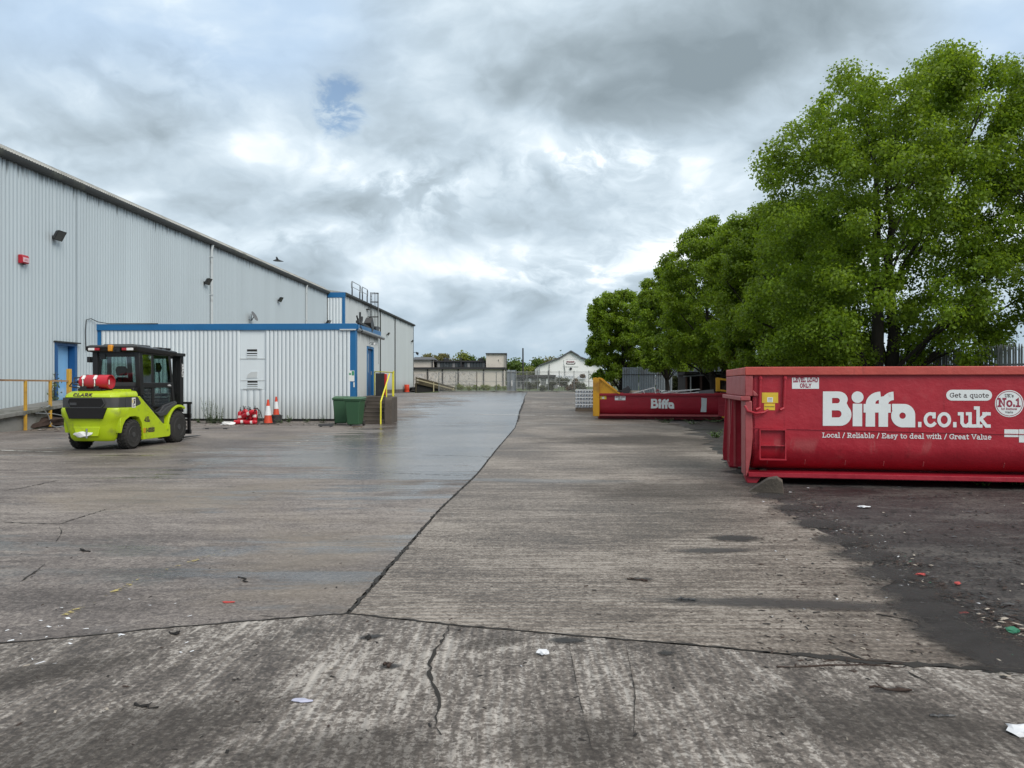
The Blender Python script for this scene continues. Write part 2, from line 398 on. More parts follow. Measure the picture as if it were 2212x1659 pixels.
# the joint between the two big slabs: x as a function of y
jp = [(G(px, py).y, G(px, py).x) for px, py in ((752, 1325), (880, 1180), (950, 1100), (1030, 1025), (1075, 968), (1112, 925), (1122, 890), (1131, 868), (1138, 850))]
joint_x = curve_through(jp)
# where the concrete gives out and the black dirt starts: x as a function of y
mp = [(G(px, py).y, G(px, py).x) for px, py in ((1460, 915), (1555, 975), (1590, 1020), (1640, 1058), (1700, 1092), (1780, 1150), (1860, 1200), (1940, 1262), (2010, 1320), (2090, 1385), (2160, 1425), (2300, 1452))]
mud_x = curve_through(mp)
rag = random.Random(4)
_rj = [rag.uniform(-1, 1) for _ in range(4000)]
def ragged(y, a): k = y * 9.0; i = int(k) % 3990; return a * (_rj[i] + (_rj[i + 1] - _rj[i]) * (k - int(k)))
Y_FAR = 70.0
def rowy(j): return j ** 1.7
def left_f(i, j):
    x1 = None
    y = 4.2 + (Y_FAR - 4.2) * rowy(j); jx = joint_x(y) - .016 + ragged(y * 2.3, .006)
    x = -30 + (jx + 30) * (i ** .6)
    return x, max(y, apron_edge(x) + .012)
def right_f(i, j):
    y = 4.0 + (Y_FAR - 4.0) * rowy(j); a = joint_x(y) + .016 + ragged(y * 2.1 + 3, .006)
    b = (mud_x(min(y, 27)) if y < 31.8 else 16.0) + (ragged(y * 1.3, .10) + ragged(y * .31 + 9, .12 + .3 * (y > 20))) * (y < 31.8)
    x = a + (max(b, a + .5) - a) * i
    return x, max(y, apron_edge(x) + .016)
def dirt_f(i, j):
    y = 3.6 + (34 - 3.6) * j; a = mud_x(y) - .5
    if y > 26: a = mud_x(26) - .5 + (y - 26) * .5
    x = a + (19 - a) * i
    return x, y
def apron_f(i, j):
    x = -12 + 24 * i; return x, -3.5 + (apron_edge(x) - .010 + ragged(x * 3 + 77, .008) + 3.5) * j
slab = sheet('concrete_slab', 90, 260, left_f, M_LEFT)
slab2 = sheet('concrete_slab', 60, 260, right_f, M_RIGHT)
apron = sheet('concrete_apron', 240, 20, apron_f, M_APRON)
dirt = sheet('dirt', 60, 90, dirt_f, M_DIRT, -.009)
slab['label'] = 'large wet yard slab left of the long joint'; slab2['label'] = 'large dry yard slab right of the long joint'

def ribbon(name, pts, w0, mat, parent, dz=.004, jit=.35, seed=1, taper=False):
    """an irregular narrow band on the ground along points (x, y)"""
    r = random.Random(seed); P = []
    for a, b in zip(pts, pts[1:]):
        n = max(2, int(math.dist(a, b) / (.045 if w0 < .07 else .12)))
        for k in range(n):
            f = k / n; P.append((a[0] + (b[0] - a[0]) * f, a[1] + (b[1] - a[1]) * f))
    P.append(pts[-1]); vs = []
    for i, p in enumerate(P):
        a = P[max(0, i - 1)]; b = P[min(len(P) - 1, i + 1)]; d = Vector((b[0] - a[0], b[1] - a[1])).normalized(); nrm = Vector((-d.y, d.x))
        w = w0 * (1 + r.uniform(-jit, jit)); off = r.uniform(-jit, jit) * w0 * .8
        if taper: w *= math.sin(PI * (i + .5) / len(P)) ** .6
        for s_ in (-1, 1):
            q = Vector(p) + nrm * (off + s_ * w / 2); vs.append((q.x, q.y, ground_z(q.x, q.y) + dz))
    fs = [(2 * i, 2 * i + 1, 2 * i + 3, 2 * i + 2) for i in range(len(P) - 1)]
    me = bpy.data.meshes.new(name); me.from_pydata(vs, [], fs)
    return link(name, me, mat, parent)
def gxy(*pp): return [tuple(G(a, b).xy) for a, b in pp]
# crumbled seal in the joints
jy = [jp[0][0] + (44 - jp[0][0]) * (k / 60) for k in range(61)]
ribbon('joint_seal', [(joint_x(y), y) for y in jy if y < 27], .022, M_SEAL, slab2, .003, .95, 2)
ribbon('joint_seal', [(joint_x(y) + .02, y) for y in jy if 30 < y], .08, M_SEAL, slab2, .003, .5, 12)
ribbon('joint_seal', [(x, apron_edge(x)) for x in np.linspace(-7, -1.1, 40)], .015, M_SEAL, apron, .003, .8, 3)
ribbon('joint_seal', [(x, apron_edge(x)) for x in np.linspace(-1.1, 5.5, 60)], .018, M_SEAL, apron, .003, .9, 4)
ribbon('joint_seal', [(x, apron_edge(x) + .004) for x in np.linspace(1.6, 2.9, 14)], .06, M_SEAL, apron, .004, .5, 41)
# cracks
for k, (pp, w, par) in enumerate([
        (((972, 1352), (955, 1385), (938, 1405), (928, 1430), (930, 1460), (940, 1490), (946, 1520), (944, 1560), (950, 1590)), .026, apron),
        (((40, 1262), (60, 1246), (78, 1235), (98, 1219)), .018, slab), (((120, 1172), (134, 1150), (128, 1138)), .012, slab),
        (((0, 1128), (70, 1131), (150, 1132)), .03, slab), (((132, 1131), (190, 1113), (238, 1098)), .028, slab),
        (((0, 1062), (60, 1052), (132, 1036)), .04, slab),
        (((815, 1020), (900, 1024), (980, 1027), (1028, 1027)), .035, slab), (((905, 983), (1000, 985), (1062, 986)), .04, slab),
        (((1290, 1660), (1262, 1560), (1240, 1450), (1228, 1385)), .006, apron), (((1368, 1600), (1372, 1500), (1352, 1390)), .006, apron),
        (((1790, 1395), (1850, 1420), (1905, 1437)), .022, apron), (((1960, 1452), (2010, 1478)), .018, apron),
        (((560, 1330), (600, 1334), (640, 1337)), .012, slab)]):
    ribbon('crack', gxy(*pp), w * .62, M_CRACK, par, .005, .85, 50 + k, True)
# painted bay lines, mostly worn away
M_LINE = None
def worn_line_mat(name, col, keep):
    m, t, out = newmat(name); p = pos_of(t)
    n = t.math('MULTIPLY_ADD', t.noise(p, 22.0, 6.0, .7), .5, t.math('MULTIPLY', t.noise(p, 2.2, 5.0, .6), .5))
    a = t.step(n, .62 - keep * .25, .68 - keep * .2)
    b = t.new('ShaderNodeBsdfPrincipled', {'Base Color': (*col, 1), 'Roughness': .7, 'Alpha': a}); t.l.new(b.outputs[0], out.inputs[0]); return m
M_WHITE_LINE = worn_line_mat('white_road_paint', (.62, .62, .60), .75)
M_FAINT_LINE = worn_line_mat('faded_white_road_paint', (.50, .49, .47), .42)
M_YELLOW_LINE = worn_line_mat('faded_yellow_road_paint', (.44, .36, .13), .34)
def marking(px0, py0, px1, py1, w, mat, seed):
    o = ribbon('road_marking', gxy((px0, py0), (px1, py1)), w, mat, None, .006, .10, seed); return struct(o)
for k, (a, b, c, d, w, mt) in enumerate([(1120, 913.5, 1390, 918.5, .12, M_WHITE_LINE), (1030, 895, 1290, 899.5, .12, M_WHITE_LINE), (1142, 877, 1245, 879.5, .11, M_WHITE_LINE),
        (1138, 868.5, 1243, 871, .11, M_WHITE_LINE), (1140, 857, 1240, 859, .11, M_WHITE_LINE), (850, 911.5, 1115, 913.5, .16, M_FAINT_LINE), (0, 973, 130, 977, .14, M_WHITE_LINE),
        (60, 967, 150, 969, .09, M_FAINT_LINE), (860, 893, 1028, 895, .14, M_FAINT_LINE), (60, 1000, 420, 1004, .05, M_FAINT_LINE),
        (140, 1330, 330, 1240, .055, M_YELLOW_LINE), (330, 1240, 520, 1180, .04, M_YELLOW_LINE), (640, 958, 820, 914, .07, M_FAINT_LINE)]):
    marking(a, b, c, d, w, mt, 90 + k)
# verge beyond the back fence and rough ground along the right-hand fence
verge = sheet('verge', 60, 40, lambda i, j: (-11 + 60 * i, 73.4 + 60 * j), M_GRASSY, .004)

# stains with shapes of their own: oil, rubber and damp soaked into the concrete
def stain_mat(name, col, amt, rough=.7, scale=6.0):
    m, t, out = newmat(name); p = t.new('ShaderNodeTexCoord').outputs['Object']; x, y, z = t.sep(p)
    r = t.vmath('LENGTH', t.comb(x, y, 0)); g = pos_of(t)
    n = t.math('MULTIPLY_ADD', t.noise(g, scale, 7.0, .65), .9, t.math('MULTIPLY', t.noise(g, scale * 6, 5.0, .7), .5))
    a = t.math('MULTIPLY', t.step(t.math('ADD', r, t.math('SUBTRACT', n, .70)), 1.0, .35), amt)
    b = t.new('ShaderNodeBsdfPrincipled', {'Base Color': (*col, 1), 'Roughness': rough, 'Alpha': a}); t.l.new(b.outputs[0], out.inputs[0]); return m
M_OIL = stain_mat('oil_stain', (.022, .020, .019), .82, .55, 9.0); M_DAMP = stain_mat('damp_stain', (.052, .048, .047), .70, .5, 3.0); M_SOIL = stain_mat('ingrained_soil', (.060, .053, .048), .40, .9, 2.2); M_FILM_DIRT = stain_mat('dirt_film', (.030, .027, .0265), .72, .70, 4.5); M_SCUFF = stain_mat('pale_scuff', (.42, .39, .36), .55, .9, 7.0)
def stain(px, py, rx, ry, mat, rot=0.0, par=None, dz=.007):
    g = on_ground(px, py); me = bpy.data.meshes.new('stain'); n = 20
    me.from_pydata([(0, 0, 0)] + [(1.5 * math.cos(2 * PI * k / n), 1.5 * math.sin(2 * PI * k / n), 0) for k in range(n)], [], [(0, 1 + k, 1 + (k + 1) % n) for k in range(n)])
    o = link('stain', me, mat, par); o.location = (g.x, g.y, g.z + dz); o.rotation_euler = (0, 0, rot); o.scale = (rx, ry, 1); return o
for k, (px, py, rx, ry, m, rot, par) in enumerate([(1222, 1384, .14, .075, M_OIL, 0, apron), (800, 1376, .10, .06, M_OIL, .3, apron), (1440, 1412, .07, .05, M_OIL, 0, apron), (842, 1440, .08, .05, M_OIL, 0, apron), (1930, 1492, .16, .05, M_DAMP, .1, apron),
        (1240, 1600, .42, .30, M_SOIL, .2, apron), (240, 1600, .95, .45, M_SOIL, .5, apron), (700, 1640, .75, .30, M_SOIL, .2, apron), (120, 1450, .5, .22, M_SOIL, .6, apron), (1900, 1560, .8, .35, M_SOIL, -.2, apron), (1060, 1390, .3, .12, M_SOIL, .4, apron),
        (1590, 1163, .34, .22, M_OIL, 0, slab2), (1540, 1190, .5, .14, M_DAMP, .1, slab2), (1700, 1305, 1.3, .17, M_DAMP, -.10, slab2), (1380, 1252, .14, .07, M_OIL, 0, slab2), (1482, 1297, .10, .06, M_OIL, 0, slab2), (1400, 950, 4.0, 2.6, M_SOIL, .1, slab2), (1490, 1060, 2.2, 1.3, M_SOIL, .1, slab2),
        (160, 975, 2.6, .9, M_SOIL, 0, slab)] + [(px + 4, py - 3, .42, .34, M_FILM_DIRT, .7, slab2) for px, py in ((1590, 1022), (1625, 1050), (1665, 1075), (1710, 1100), (1760, 1135), (1810, 1170), (1860, 1203), (1910, 1242), (1960, 1284), (2010, 1325), (2060, 1365), (2120, 1400), (2180, 1425))]):
    stain(px, py, rx, ry, m, rot, par, .0042 + .00012 * k)
# ================================================================== THE WAREHOUSE ON THE LEFT
TH = math.radians(2.3)
O = Vector((-17.22, 31.0, 0))
def BF(u, v, z=0.0):   # building frame: u out of the wall, v along it
    return Vector((O.x + u * math.cos(TH) + v * math.sin(TH), O.y - u * math.sin(TH) + v * math.cos(TH), z))

def cladding_mat(name, col, streak=.5, top=None, base=None, rough=.42, spots=.0):
    """coated sheet steel with soot drips under the gutter, a grubby foot and vertical weathering; object z is height"""
    m, t, out = newmat(name)
    p = t.new('ShaderNodeTexCoord').outputs['Object']; x, y, z = t.sep(p)
    n1 = t.noise(t.mapping(p, scale=(.5, .5, .12)), 1.0, 5.0, .55)
    n2 = t.noise(t.mapping(p, scale=(5, 5, .16)), 1.0, 6.0, .6)
    n3 = t.noise(t.mapping(p, scale=(9, 9, .35), loc=(3, 3, 9)), 1.0, 5.0, .65)
    k = t.math('MULTIPLY_ADD', t.math('SUBTRACT', n1, .5), .16, 1.0)
    k = t.math('MULTIPLY_ADD', t.math('SUBTRACT', n2, .5), .18 * streak * 2, k)
    sheet_no = t.math('FLOOR', t.math('DIVIDE', t.math('ADD', x, y), 1.03)); k = t.math('MULTIPLY_ADD', t.math('SUBTRACT', t.new('ShaderNodeTexWhiteNoise', {'W': sheet_no}, noise_dimensions='1D').outputs[0], .5), .05, k)
    c = t.vmath('MULTIPLY', t.comb(*col), t.comb(k, k, k))
    if top:
        drip = t.math('MULTIPLY', t.step(t.math('MULTIPLY_ADD', t.math('SUBTRACT', n3, .5), 2.6, z), top - .34, top + .14), .72)
        c = t.mix(drip, c, (.030, .030, .030))
    if base is not None:
        grub = t.step(t.math('MULTIPLY_ADD', t.math('SUBTRACT', n3, .5), -1.5, z), base + 1.3, base - .25)
        c = t.mix(t.math('MULTIPLY', grub, .5), c, (.16, .155, .12))
    if spots:
        sp = t.step(t.noise(t.mapping(p, scale=(1.6, 1.6, .9), loc=(7, 1, 2)), 1.0, 7.0, .7), .66, .78, 0, spots)
        c = t.mix(sp, c, (.12, .11, .09))
    finish(t, out, **{'Base Color': c, 'Roughness': t.math('MULTIPLY_ADD', n2, .25, rough - .1), 'Specular IOR Level': .45}); return m
M_CLAD = cladding_mat('pale_grey_cladding', (.46, .53, .57), .28, 9.35, None)
M_CLAD2 = cladding_mat('pale_grey_cladding_far', (.47, .51, .525), .35, 9.2, .9)
M_CLAD3 = cladding_mat('annex_cladding', (.64, .705, .745), .45, None, .1, .45, .35)
M_CLAD4 = cladding_mat('annex_end_cladding', (.60, .635, .645), .6, 3.75, .2, .5, .3)
M_BLUE = paint('blue_trim', (.010, .125, .315), .42, .14, 1.5, (.10, .14, .18), .2, fine=.05)
M_BLUE_DARK = paint('dark_blue_door', (.010, .085, .245), .45, .18, 1.5, (.05, .09, .12), .3)
M_BLUE_PALE = paint('pale_blue_door', (.20, .43, .72), .5, .18, 1.2, (.45, .55, .62), .5)
M_GUTTER = paint('dark_gutter', (.030, .032, .032), .55, .35, 2, (.10, .11, .09), .5)
M_ROOF = paint('fibre_cement_roof', (.36, .365, .35), .85, .25, 1.4, (.15, .15, .13), .6, bump=.2)
M_PIPE = paint('grey_downpipe', (.52, .56, .575), .5, .1, 2, (.15, .15, .14), .3)
M_DARKGAP = paint('shadow_gap', (.02, .02, .02), .9, .2, 4)  # near-black colour standing for shade in slots, gaps and hollows
M_BLACK = paint('black_metal', (.016, .016, .017), .45, .25, 5, (.06, .055, .05), .3)
M_LENS = glass_mat('lamp_glass', (.75, .8, .8), .8, .08)
M_REFLECTOR = paint('lamp_reflector', (.10, .11, .11), .3, .1, 5, metallic=.8)
M_PLINTH = paint('concrete_plinth', (.20, .20, .19), .9, .3, 1.6, (.06, .065, .045), .7, bump=.5)
M_BRICK = paint('dark_brick_plinth', (.115, .095, .085), .9, .35, 3, (.04, .04, .035), .6, bump=.5)
M_CONC = paint('old_concrete', (.095, .080, .068), .92, .3, 2.2, (.05, .045, .038), .7, bump=.6, fine=.15)
M_STEEL = paint('galvanised_steel', (.30, .32, .33), .45, .18, 4, (.15, .13, .11), .3, metallic=.5)
M_YELLOW = paint('yellow_rail_paint', (.72, .66, .045), .45, .12, 4, (.25, .18, .05), .15)
M_OCHRE = paint('weathered_yellow_paint', (.52, .30, .035), .6, .25, 5, (.22, .13, .06), .7)
M_RUSTRAIL = paint('rusting_rail', (.32, .20, .10), .7, .35, 5, (.14, .07, .04), .7)

def corrugated(length, z0, z1, pitch, depth, prof, along=(0, 1), out=(1, 0), org=(0, 0), rows=1):
    """profiled sheeting as one mesh in the building frame; prof = list of (fraction of pitch, fraction of depth)"""
    pts = []; n = int(round(length / pitch)); pitch = length / n
    for k in range(n):
        for f, d in prof: pts.append(((k + f) * pitch, d * depth))
    pts.append((length, prof[0][1] * depth)); pts = [p for i, p in enumerate(pts) if i == 0 or abs(p[0] - pts[i - 1][0]) > 1e-6 or abs(p[1] - pts[i - 1][1]) > 1e-6]
    vs = []
    for j in range(rows + 1):
        z = z0 + (z1 - z0) * j / rows
        for s_, d in pts: vs.append((org[0] + along[0] * s_ + out[0] * d, org[1] + along[1] * s_ + out[1] * d, z))
    m = len(pts); q = np.array([(j * m + i, j * m + i + 1, (j + 1) * m + i + 1, (j + 1) * m + i) for j in range(rows) for i in range(m - 1)])
    return np.array(vs), q
SINUS = [(k / 10, .5 - .5 * math.cos(2 * PI * k / 10)) for k in range(10)]
TRAP = [(0, 0), (.10, 0), (.20, 1), (.50, 1), (.60, 0)]        # narrow grooves between wide crowns
TRAP_WIDE = [(0, 0), (.04, 0), (.10, 1), (.48, .93), (.90, 1), (.96, 0)]

wh = thing('warehouse', 'long pale grey corrugated warehouse with dark gutter along the left of the yard', 'warehouse', (O.x, O.y, 0), -TH)
V0, V1, EAVE = -19.0, 33.1, 9.40
vs, q = corrugated(V1 - V0, .55, EAVE, .19, .020, [(0, 0), (.14, 0), (.26, 1), (.74, 1), (.86, 0)], (0, 1), (1, 0), (-.020, V0))
# door opening: drop the sheet columns behind the door and close the head above it
dv0, dv1 = -2.72, -1.50
keep = ~((vs[q].mean(1)[:, 1] > dv0 - .05) & (vs[q].mean(1)[:, 1] < dv1 + .05))
link('wall', fast_mesh('wall', vs, q[keep]), M_CLAD, wh)
hv, hq = corrugated(dv1 - dv0 + .12, 3.20, EAVE, .19, .020, [(0, 0), (.14, 0), (.26, 1), (.74, 1), (.86, 0)], (0, 1), (1, 0), (-.019, dv0 - .06))
link('wall', fast_mesh('wall', hv, hq), M_CLAD, wh)
mb = MB(); mb.box(-30, -.05, V0, V0 + .1, 0, EAVE); mb.box(-30, -.06, V1 - .1, V1, 0, EAVE); mb.box(-.35, -.06, V0 + .1, dv0 - .1, 0, .62); mb.box(-.35, -.06, dv1 + .1, V1 - .1, 0, .62)
mb.box(-.10, -.06, V0 + .1, dv0 - .1, .62, 9.2); mb.box(-.10, -.06, dv1 + .1, V1 - .1, .62, 9.2); mb.build('wall_core', M_PLINTH, wh)
# gutter, eaves sheet, roof
mb = MB(); mb.loft([[(x, V0 - .1, z) for x, z in prof] if e == 0 else [(x, V1 + .05, z) for x, z in prof] for e in (0, 1) for prof in [[(-.02, 9.30), (.10, 9.27), (.21, 9.30), (.255, 9.40), (.25, 9.50), (.20, 9.51), (-.02, 9.50)]]])
mb.build('gutter', M_GUTTER, wh, smooth=True)
rv = []; rows_ = [(.25, 9.50), (.10, 9.60), (-.06, 9.70), (-.22, 9.80)]; n = int((V1 - V0) / .146 * 6)
for (x, z) in rows_:
    for i in range(n + 1): rv.append((x, V0 + (V1 - V0) * i / n, z + .024 * math.sin(2 * PI * i / 6)))
rq = np.array([(j * (n + 1) + i, j * (n + 1) + i + 1, (j + 1) * (n + 1) + i + 1, (j + 1) * (n + 1) + i) for j in range(3) for i in range(n)])
link('roof', fast_mesh('roof', np.array(rv), rq), M_ROOF, wh, smooth=True)
mb = MB(); mb.box(-.28, -.20, V0, V1, 9.80, 9.83)
mb.bar((.02, V0, 9.665), (.02, V1, 9.665), .012, .03, mi=0)
mb.build('roof_flashing', M_ROOF, wh)
mb = MB(); mb.prism([(-.24, 9.79), (-15, 12.2), (-30, 9.79), (-30, 9.6), (-.24, 9.6)], V0, V1, 'y'); mb.build('roof', M_ROOF, wh)
for v in (10.5, 27.2):
    mb = MB(); mb.tube([(.13, v, 9.3), (.07, v, 9.0), (.07, v, .2)], .075, 10)
    for z in (1.5, 4, 6.5, 8.6): mb.box(.0, .16, v - .10, v + .10, z, z + .05)
    mb.build('downpipe', M_PIPE, wh, smooth=True)
mb = MB(); mb.box(-.10, .05, V1 - .09, V1 + .02, .4, 9.3); mb.build('corner_trim', M_GUTTER, wh)
# doorway: recessed, blue frame, pale blue leaf
mb = MB(); mb.box(-.30, .03, dv0 - .05, dv0 + .10, .92, 3.13); mb.box(-.30, .03, dv1 - .10, dv1 + .05, .92, 3.13); mb.box(-.30, .026, dv0 + .10, dv1 - .10, 3.03, 3.12)
fr = mb.build('door_frame', M_BLUE_DARK, wh)
mb = MB(); mb.box(-.03, .16, dv0 - .10, dv1 + .10, 3.135, 3.185); mb.build('door_canopy', M_GUTTER, wh)
mb = MB(); mb.box(-.02, .02, 0, dv1 - dv0 - .24, 0, 2.10); mb.box(.02, .05, .1, .13, .95, 1.12)
mb.build('door', M_BLUE_PALE, wh, loc=(-.25, dv0 + .11, .93), rz=0, bevel=.004)

# second, set-forward range further down the yard
U2, VB0, VB1 = 1.52, 33.12, 67.3
w2 = thing('warehouse', 'further grey warehouse range with blue corner trim and a caged roof ladder', 'warehouse', tuple(BF(0, 0)), -TH)
vs, q = corrugated(VB1 - VB0, .9, 9.2, .19, .03, SINUS, (0, 1), (1, 0), (U2 - .03, VB0)); link('wall', fast_mesh('wall', vs, q), M_CLAD2, w2)
vs, q = corrugated(U2 + .9, 1.0, 9.0, .27, .05, TRAP_WIDE, (1, 0), (0, -1), (-.9, VB0 + .0)); link('wall', fast_mesh('wall', vs, q), M_CLAD3, w2)
mb = MB(); mb.box(U2 - .22, U2 + .012, VB0 - .075, VB0 + .14, .8, 8.98); mb.box(-.9, U2 + .03, VB0 - .09, VB0 + .14, 8.98, 9.42); mb.build('blue_trim', M_BLUE, w2, bevel=.01)
mb = MB(); mb.box(U2 - .3, U2 - .035, VB0 + .15, VB1, -.3, 9.15); mb.box(-20, U2 - .035, VB1 - .1, VB1 - .002, -.3, 9.3); mb.box(-20, -.9, VB0 + .02, VB0 + .2, 0, 9.1); mb.build('wall_core', M_CLAD2, w2)
mb = MB(); mb.box(U2 - .08, U2 + .05, VB0 + .2, VB1, -.5, .92); mb.build('plinth', M_BRICK, w2)
mb = MB(); mb.loft([[(x, VB0 + .14, z) for x, z in pr] if e == 0 else [(x, VB1 + .25, z) for x, z in pr] for e in (0, 1) for pr in [[(U2 - .05, 9.18), (U2 + .12, 9.16), (U2 + .22, 9.22), (U2 + .24, 9.36), (U2 + .1, 9.44), (U2 - .05, 9.44)]]]); mb.build('gutter', M_GUTTER, w2, smooth=True)
mb = MB(); mb.prism([(U2 + .05, 9.44), (-9, 11), (-20, 9.44)], VB0 + .02, VB1 + .2, 'y'); mb.build('roof', M_ROOF, w2)
for v, r in ((47.0, .05), (54.8, .05)):
    mb = MB(); mb.tube([(U2 + .06, v, 9.2), (U2 + .06, v, .2)], r, 8); mb.build('downpipe', M_GUTTER, w2, smooth=True)
mb = MB(); mb.box(U2 - .04, U2 + .035, VB1 - .03, VB1 + .045, -.3, 9.16); mb.build('corner_trim', M_GUTTER, w2)

# caged ladder and the guard rails at its head
ld = thing('access_ladder', 'grey steel caged ladder rising past the gutter of the further warehouse', 'ladder', tuple(BF(U2, 41.8)), -TH)
mb = MB()
for dv in (-.28, .28): mb.tube([(.28, dv, .9), (.28, dv, 10.45)], .035, 6)
mb.build('rail', M_BLACK, ld, smooth=True)
mb = MB()
for k in range(31): mb.tube([(.28, -.28, 1.1 + k * .3), (.28, .28, 1.1 + k * .3)], .016, 6)
mb.build('rungs', M_BLACK, ld)
for z in (3.6, 5.1, 6.6, 8.1, 9.55, 10.4):
    mb = MB(); mb.tube([(.28 + .72 * math.sin(PI * k / 10) ** .8, .40 * math.cos(PI * k / 10), z) for k in range(11)], .03, 6); mb.build('hoop', M_BLACK, ld, smooth=True)
for a in (.15, .35, .5, .65, .85):
    x, y = .28 + .72 * math.sin(PI * a) ** .8, .40 * math.cos(PI * a)
    mb = MB(); mb.tube([(x, y, 3.5), (x, y, 10.45)], .026, 6); mb.build('cage_bar', M_STEEL if a == .5 else M_BLACK, ld)
for a_ in ((.0, .28, -.34, -.28, 8.05, 8.11), (0, .28, .28, .34, 8.05, 8.11), (0, .28, -.9, -.3, 8.75, 8.81)): MB().box(*a_).build('bracket', M_BLACK, ld)
def guard(v0, v1, label, tilt=0):
    g = thing('guard_rail', label, 'guard rail', tuple(BF(U2 + .05, v0)), -TH, 'guard rails on the far gutter')
    L = v1 - v0
    for a in (.3, L - .3):
        mb = MB(); mb.bar((0, a, 9.4), (0, a, 10.1), .09, .09); mb.tube([(0, a, 10.1), (0, a, 10.62)], .03, 6); mb.build('post', M_BLACK, g)
    mb = MB(); pts = [(0, .3, 9.95), (0, .05, 10.1), (0, 0, 10.45), (0, .15, 10.68), (0, L - .15, 10.68), (0, L, 10.45), (0, L - .05, 10.1), (0, L - .3, 9.95)]
    mb.tube(pts, .03, 6); mb.tube([(0, .3, 10.2), (0, L - .3, 10.2)], .025, 6); mb.build('rail', M_STEEL, g, smooth=True)
guard(35.1, 38.5, 'grey tubular guard rail standing free at the roof edge, left of the ladder cage')
guard(38.9, 41.4, 'grey tubular guard rail joining the caged ladder at the roof edge')

# ================================================================== ANNEX
AW, AD, AZ0, AZ1 = 10.81, 4.25, .12, 3.77
an = thing('annex', 'low flat-roofed annex of white ribbed sheeting under a deep blue fascia', 'building', tuple(BF(0, 0)), -TH)
xpan0, xpan1 = 6.02, 7.07          # the flat service panel
for a, b in ((.16, xpan0), (xpan1, AW - .2)):
    vs, q = corrugated(b - a, AZ0, AZ1, .172, .075, TRAP_WIDE, (1, 0), (0, -1), (a, 0)); link('wall', fast_mesh('wall', vs, q), M_CLAD3, an)
vs, q = corrugated(xpan1 - xpan0, AZ0, 1.32, .30, .03, TRAP_WIDE, (1, 0), (0, -1), (xpan0, .004)); link('wall', fast_mesh('wall', vs, q), M_CLAD3, an)
for z0, z1 in ((2.60, AZ1), (1.705, 2.59), (1.32, 1.695)):
    mb = MB(); mb.box(xpan0, xpan1, -.030 if z0 < 2 else -.024, .02, z0, z1); mb.build('service_panel', M_CLAD3, an, bevel=.006)
for a_ in ((xpan0 - .02, xpan1 + .02, -.050, -.030, 2.575, 2.615), (xpan0 + .12, xpan1 - .15, -.06, -.03, 1.33, 1.37), (xpan0 + .02, xpan1 - .05, -.045, -.030, 1.685, 1.715)): MB().box(*a_).build('panel_strip', M_PIPE, an)
def vent(x0, x1, z0, z1, nl):
    mb = MB(); mb.box(x0, x1, -.036, -.028, z0, z1); v = mb.build('vent', M_DARKGAP, an)
    h = (z1 - z0) / (nl + .5)
    for k in range(nl):
        mb = MB(); z = z0 + (k + .05) * h; mb.box(x0, x1, -.062, -.036, z, z + h * (.52 if k else .72)); mb.build('slat', M_CLAD3, v)
vent(6.30, 6.72, 2.62, 2.98, 3); vent(6.32, 6.74, 1.38, 1.68, 3)
mb = MB(); mb.prism([(6.28, 1.78), (6.74, 1.80), (6.76, 2.08), (6.48, 2.07), (6.32, 1.96)], -.05, -.031, 'y'); mb.build('hatch', M_CLAD3, an)
mb = MB(); mb.prism([(6.30, 1.80), (6.72, 1.82), (6.74, 2.06), (6.49, 2.05), (6.34, 1.95)], -.056, -.051, 'y'); mb.build('hatch_cover', M_PIPE, an)
mb = MB(); mb.box(-.02, AW + .06, -.12, .03, AZ1, 4.03); mb.box(AW - .02, AW + .10, .032, AD + .1, 3.80, 4.0); mb.build('fascia', M_BLUE, an, bevel=.01)
mb = MB(); mb.box(AW - .62, AW + .05, -.155, -.122, 3.75, 3.80); mb.build('fascia_strip', M_PIPE, an)
mb = MB(); mb.box(.0, .155, -.06, .02, .1, AZ1); mb.build('corner_trim', M_BLUE, an)
mb = MB(); mb.box(AW - .245, AW + .03, -.062, .19, .15, AZ1); mb.build('corner_trim', M_BLUE, an, bevel=.012)
mb = MB(); mb.box(AW - .36, AW - .25, -.05, .0, .12, AZ1); mb.build('edge_strip', M_PIPE, an)
mb = MB(); mb.box(.02, AW - .02, -.03, .05, -.02, AZ0 + .02); mb.build('foot_gap', M_DARKGAP, an)
dA0, dA1 = 1.95, 3.25
mb = MB(); mb.box(AW - .10, AW, .19, dA0, .1, 3.80); mb.box(AW - .10, AW, dA1, AD, .1, 3.80); mb.box(AW - .10, AW, dA0, dA1, 3.22, 3.80); mb.box(AW - .10, AW, dA0, dA1, .1, 1.03); mb.build('end_wall', M_CLAD4, an)
mb = MB(); mb.box(.0, AW - .11, AD - .1, AD, .0, 3.8); mb.box(.0, AW - .11, .03, AD - .1, 3.7, 3.78); mb.build('back_wall', M_CLAD4, an)
mb = MB(); mb.box(AW - .11, AW + .025, dA0, dA0 + .13, 1.04, 3.20); mb.box(AW - .11, AW + .025, dA1 - .13, dA1, 1.04, 3.20); mb.box(AW - .11, AW + .03, dA0 + .13, dA1 - .13, 3.10, 3.20)
mb.build('door_frame', M_BLUE, an, bevel=.006)
mb = MB(); mb.box(0, .05, 0, dA1 - dA0 - .28, 0, 2.05); d = mb.build('door', M_BLUE_DARK, an, bevel=.005, loc=(AW - .10, dA0 + .14, 1.04))
M_PANE = paint('pale_glazing', (.40, .46, .50), .15, .2, 4)
mb = MB(); mb.box(.05, .056, .12, .36, 1.02, 1.85); mb.build('pane', M_PANE, d)
mb = MB(); mb.box(.05, .10, .82, .86, .92, 1.08); mb.build('handle', M_STEEL, d)
mb = MB(); mb.box(-.3, AW - .12, .2, AD, 3.79, 3.90); mb.build('roof', M_ROOF, an)
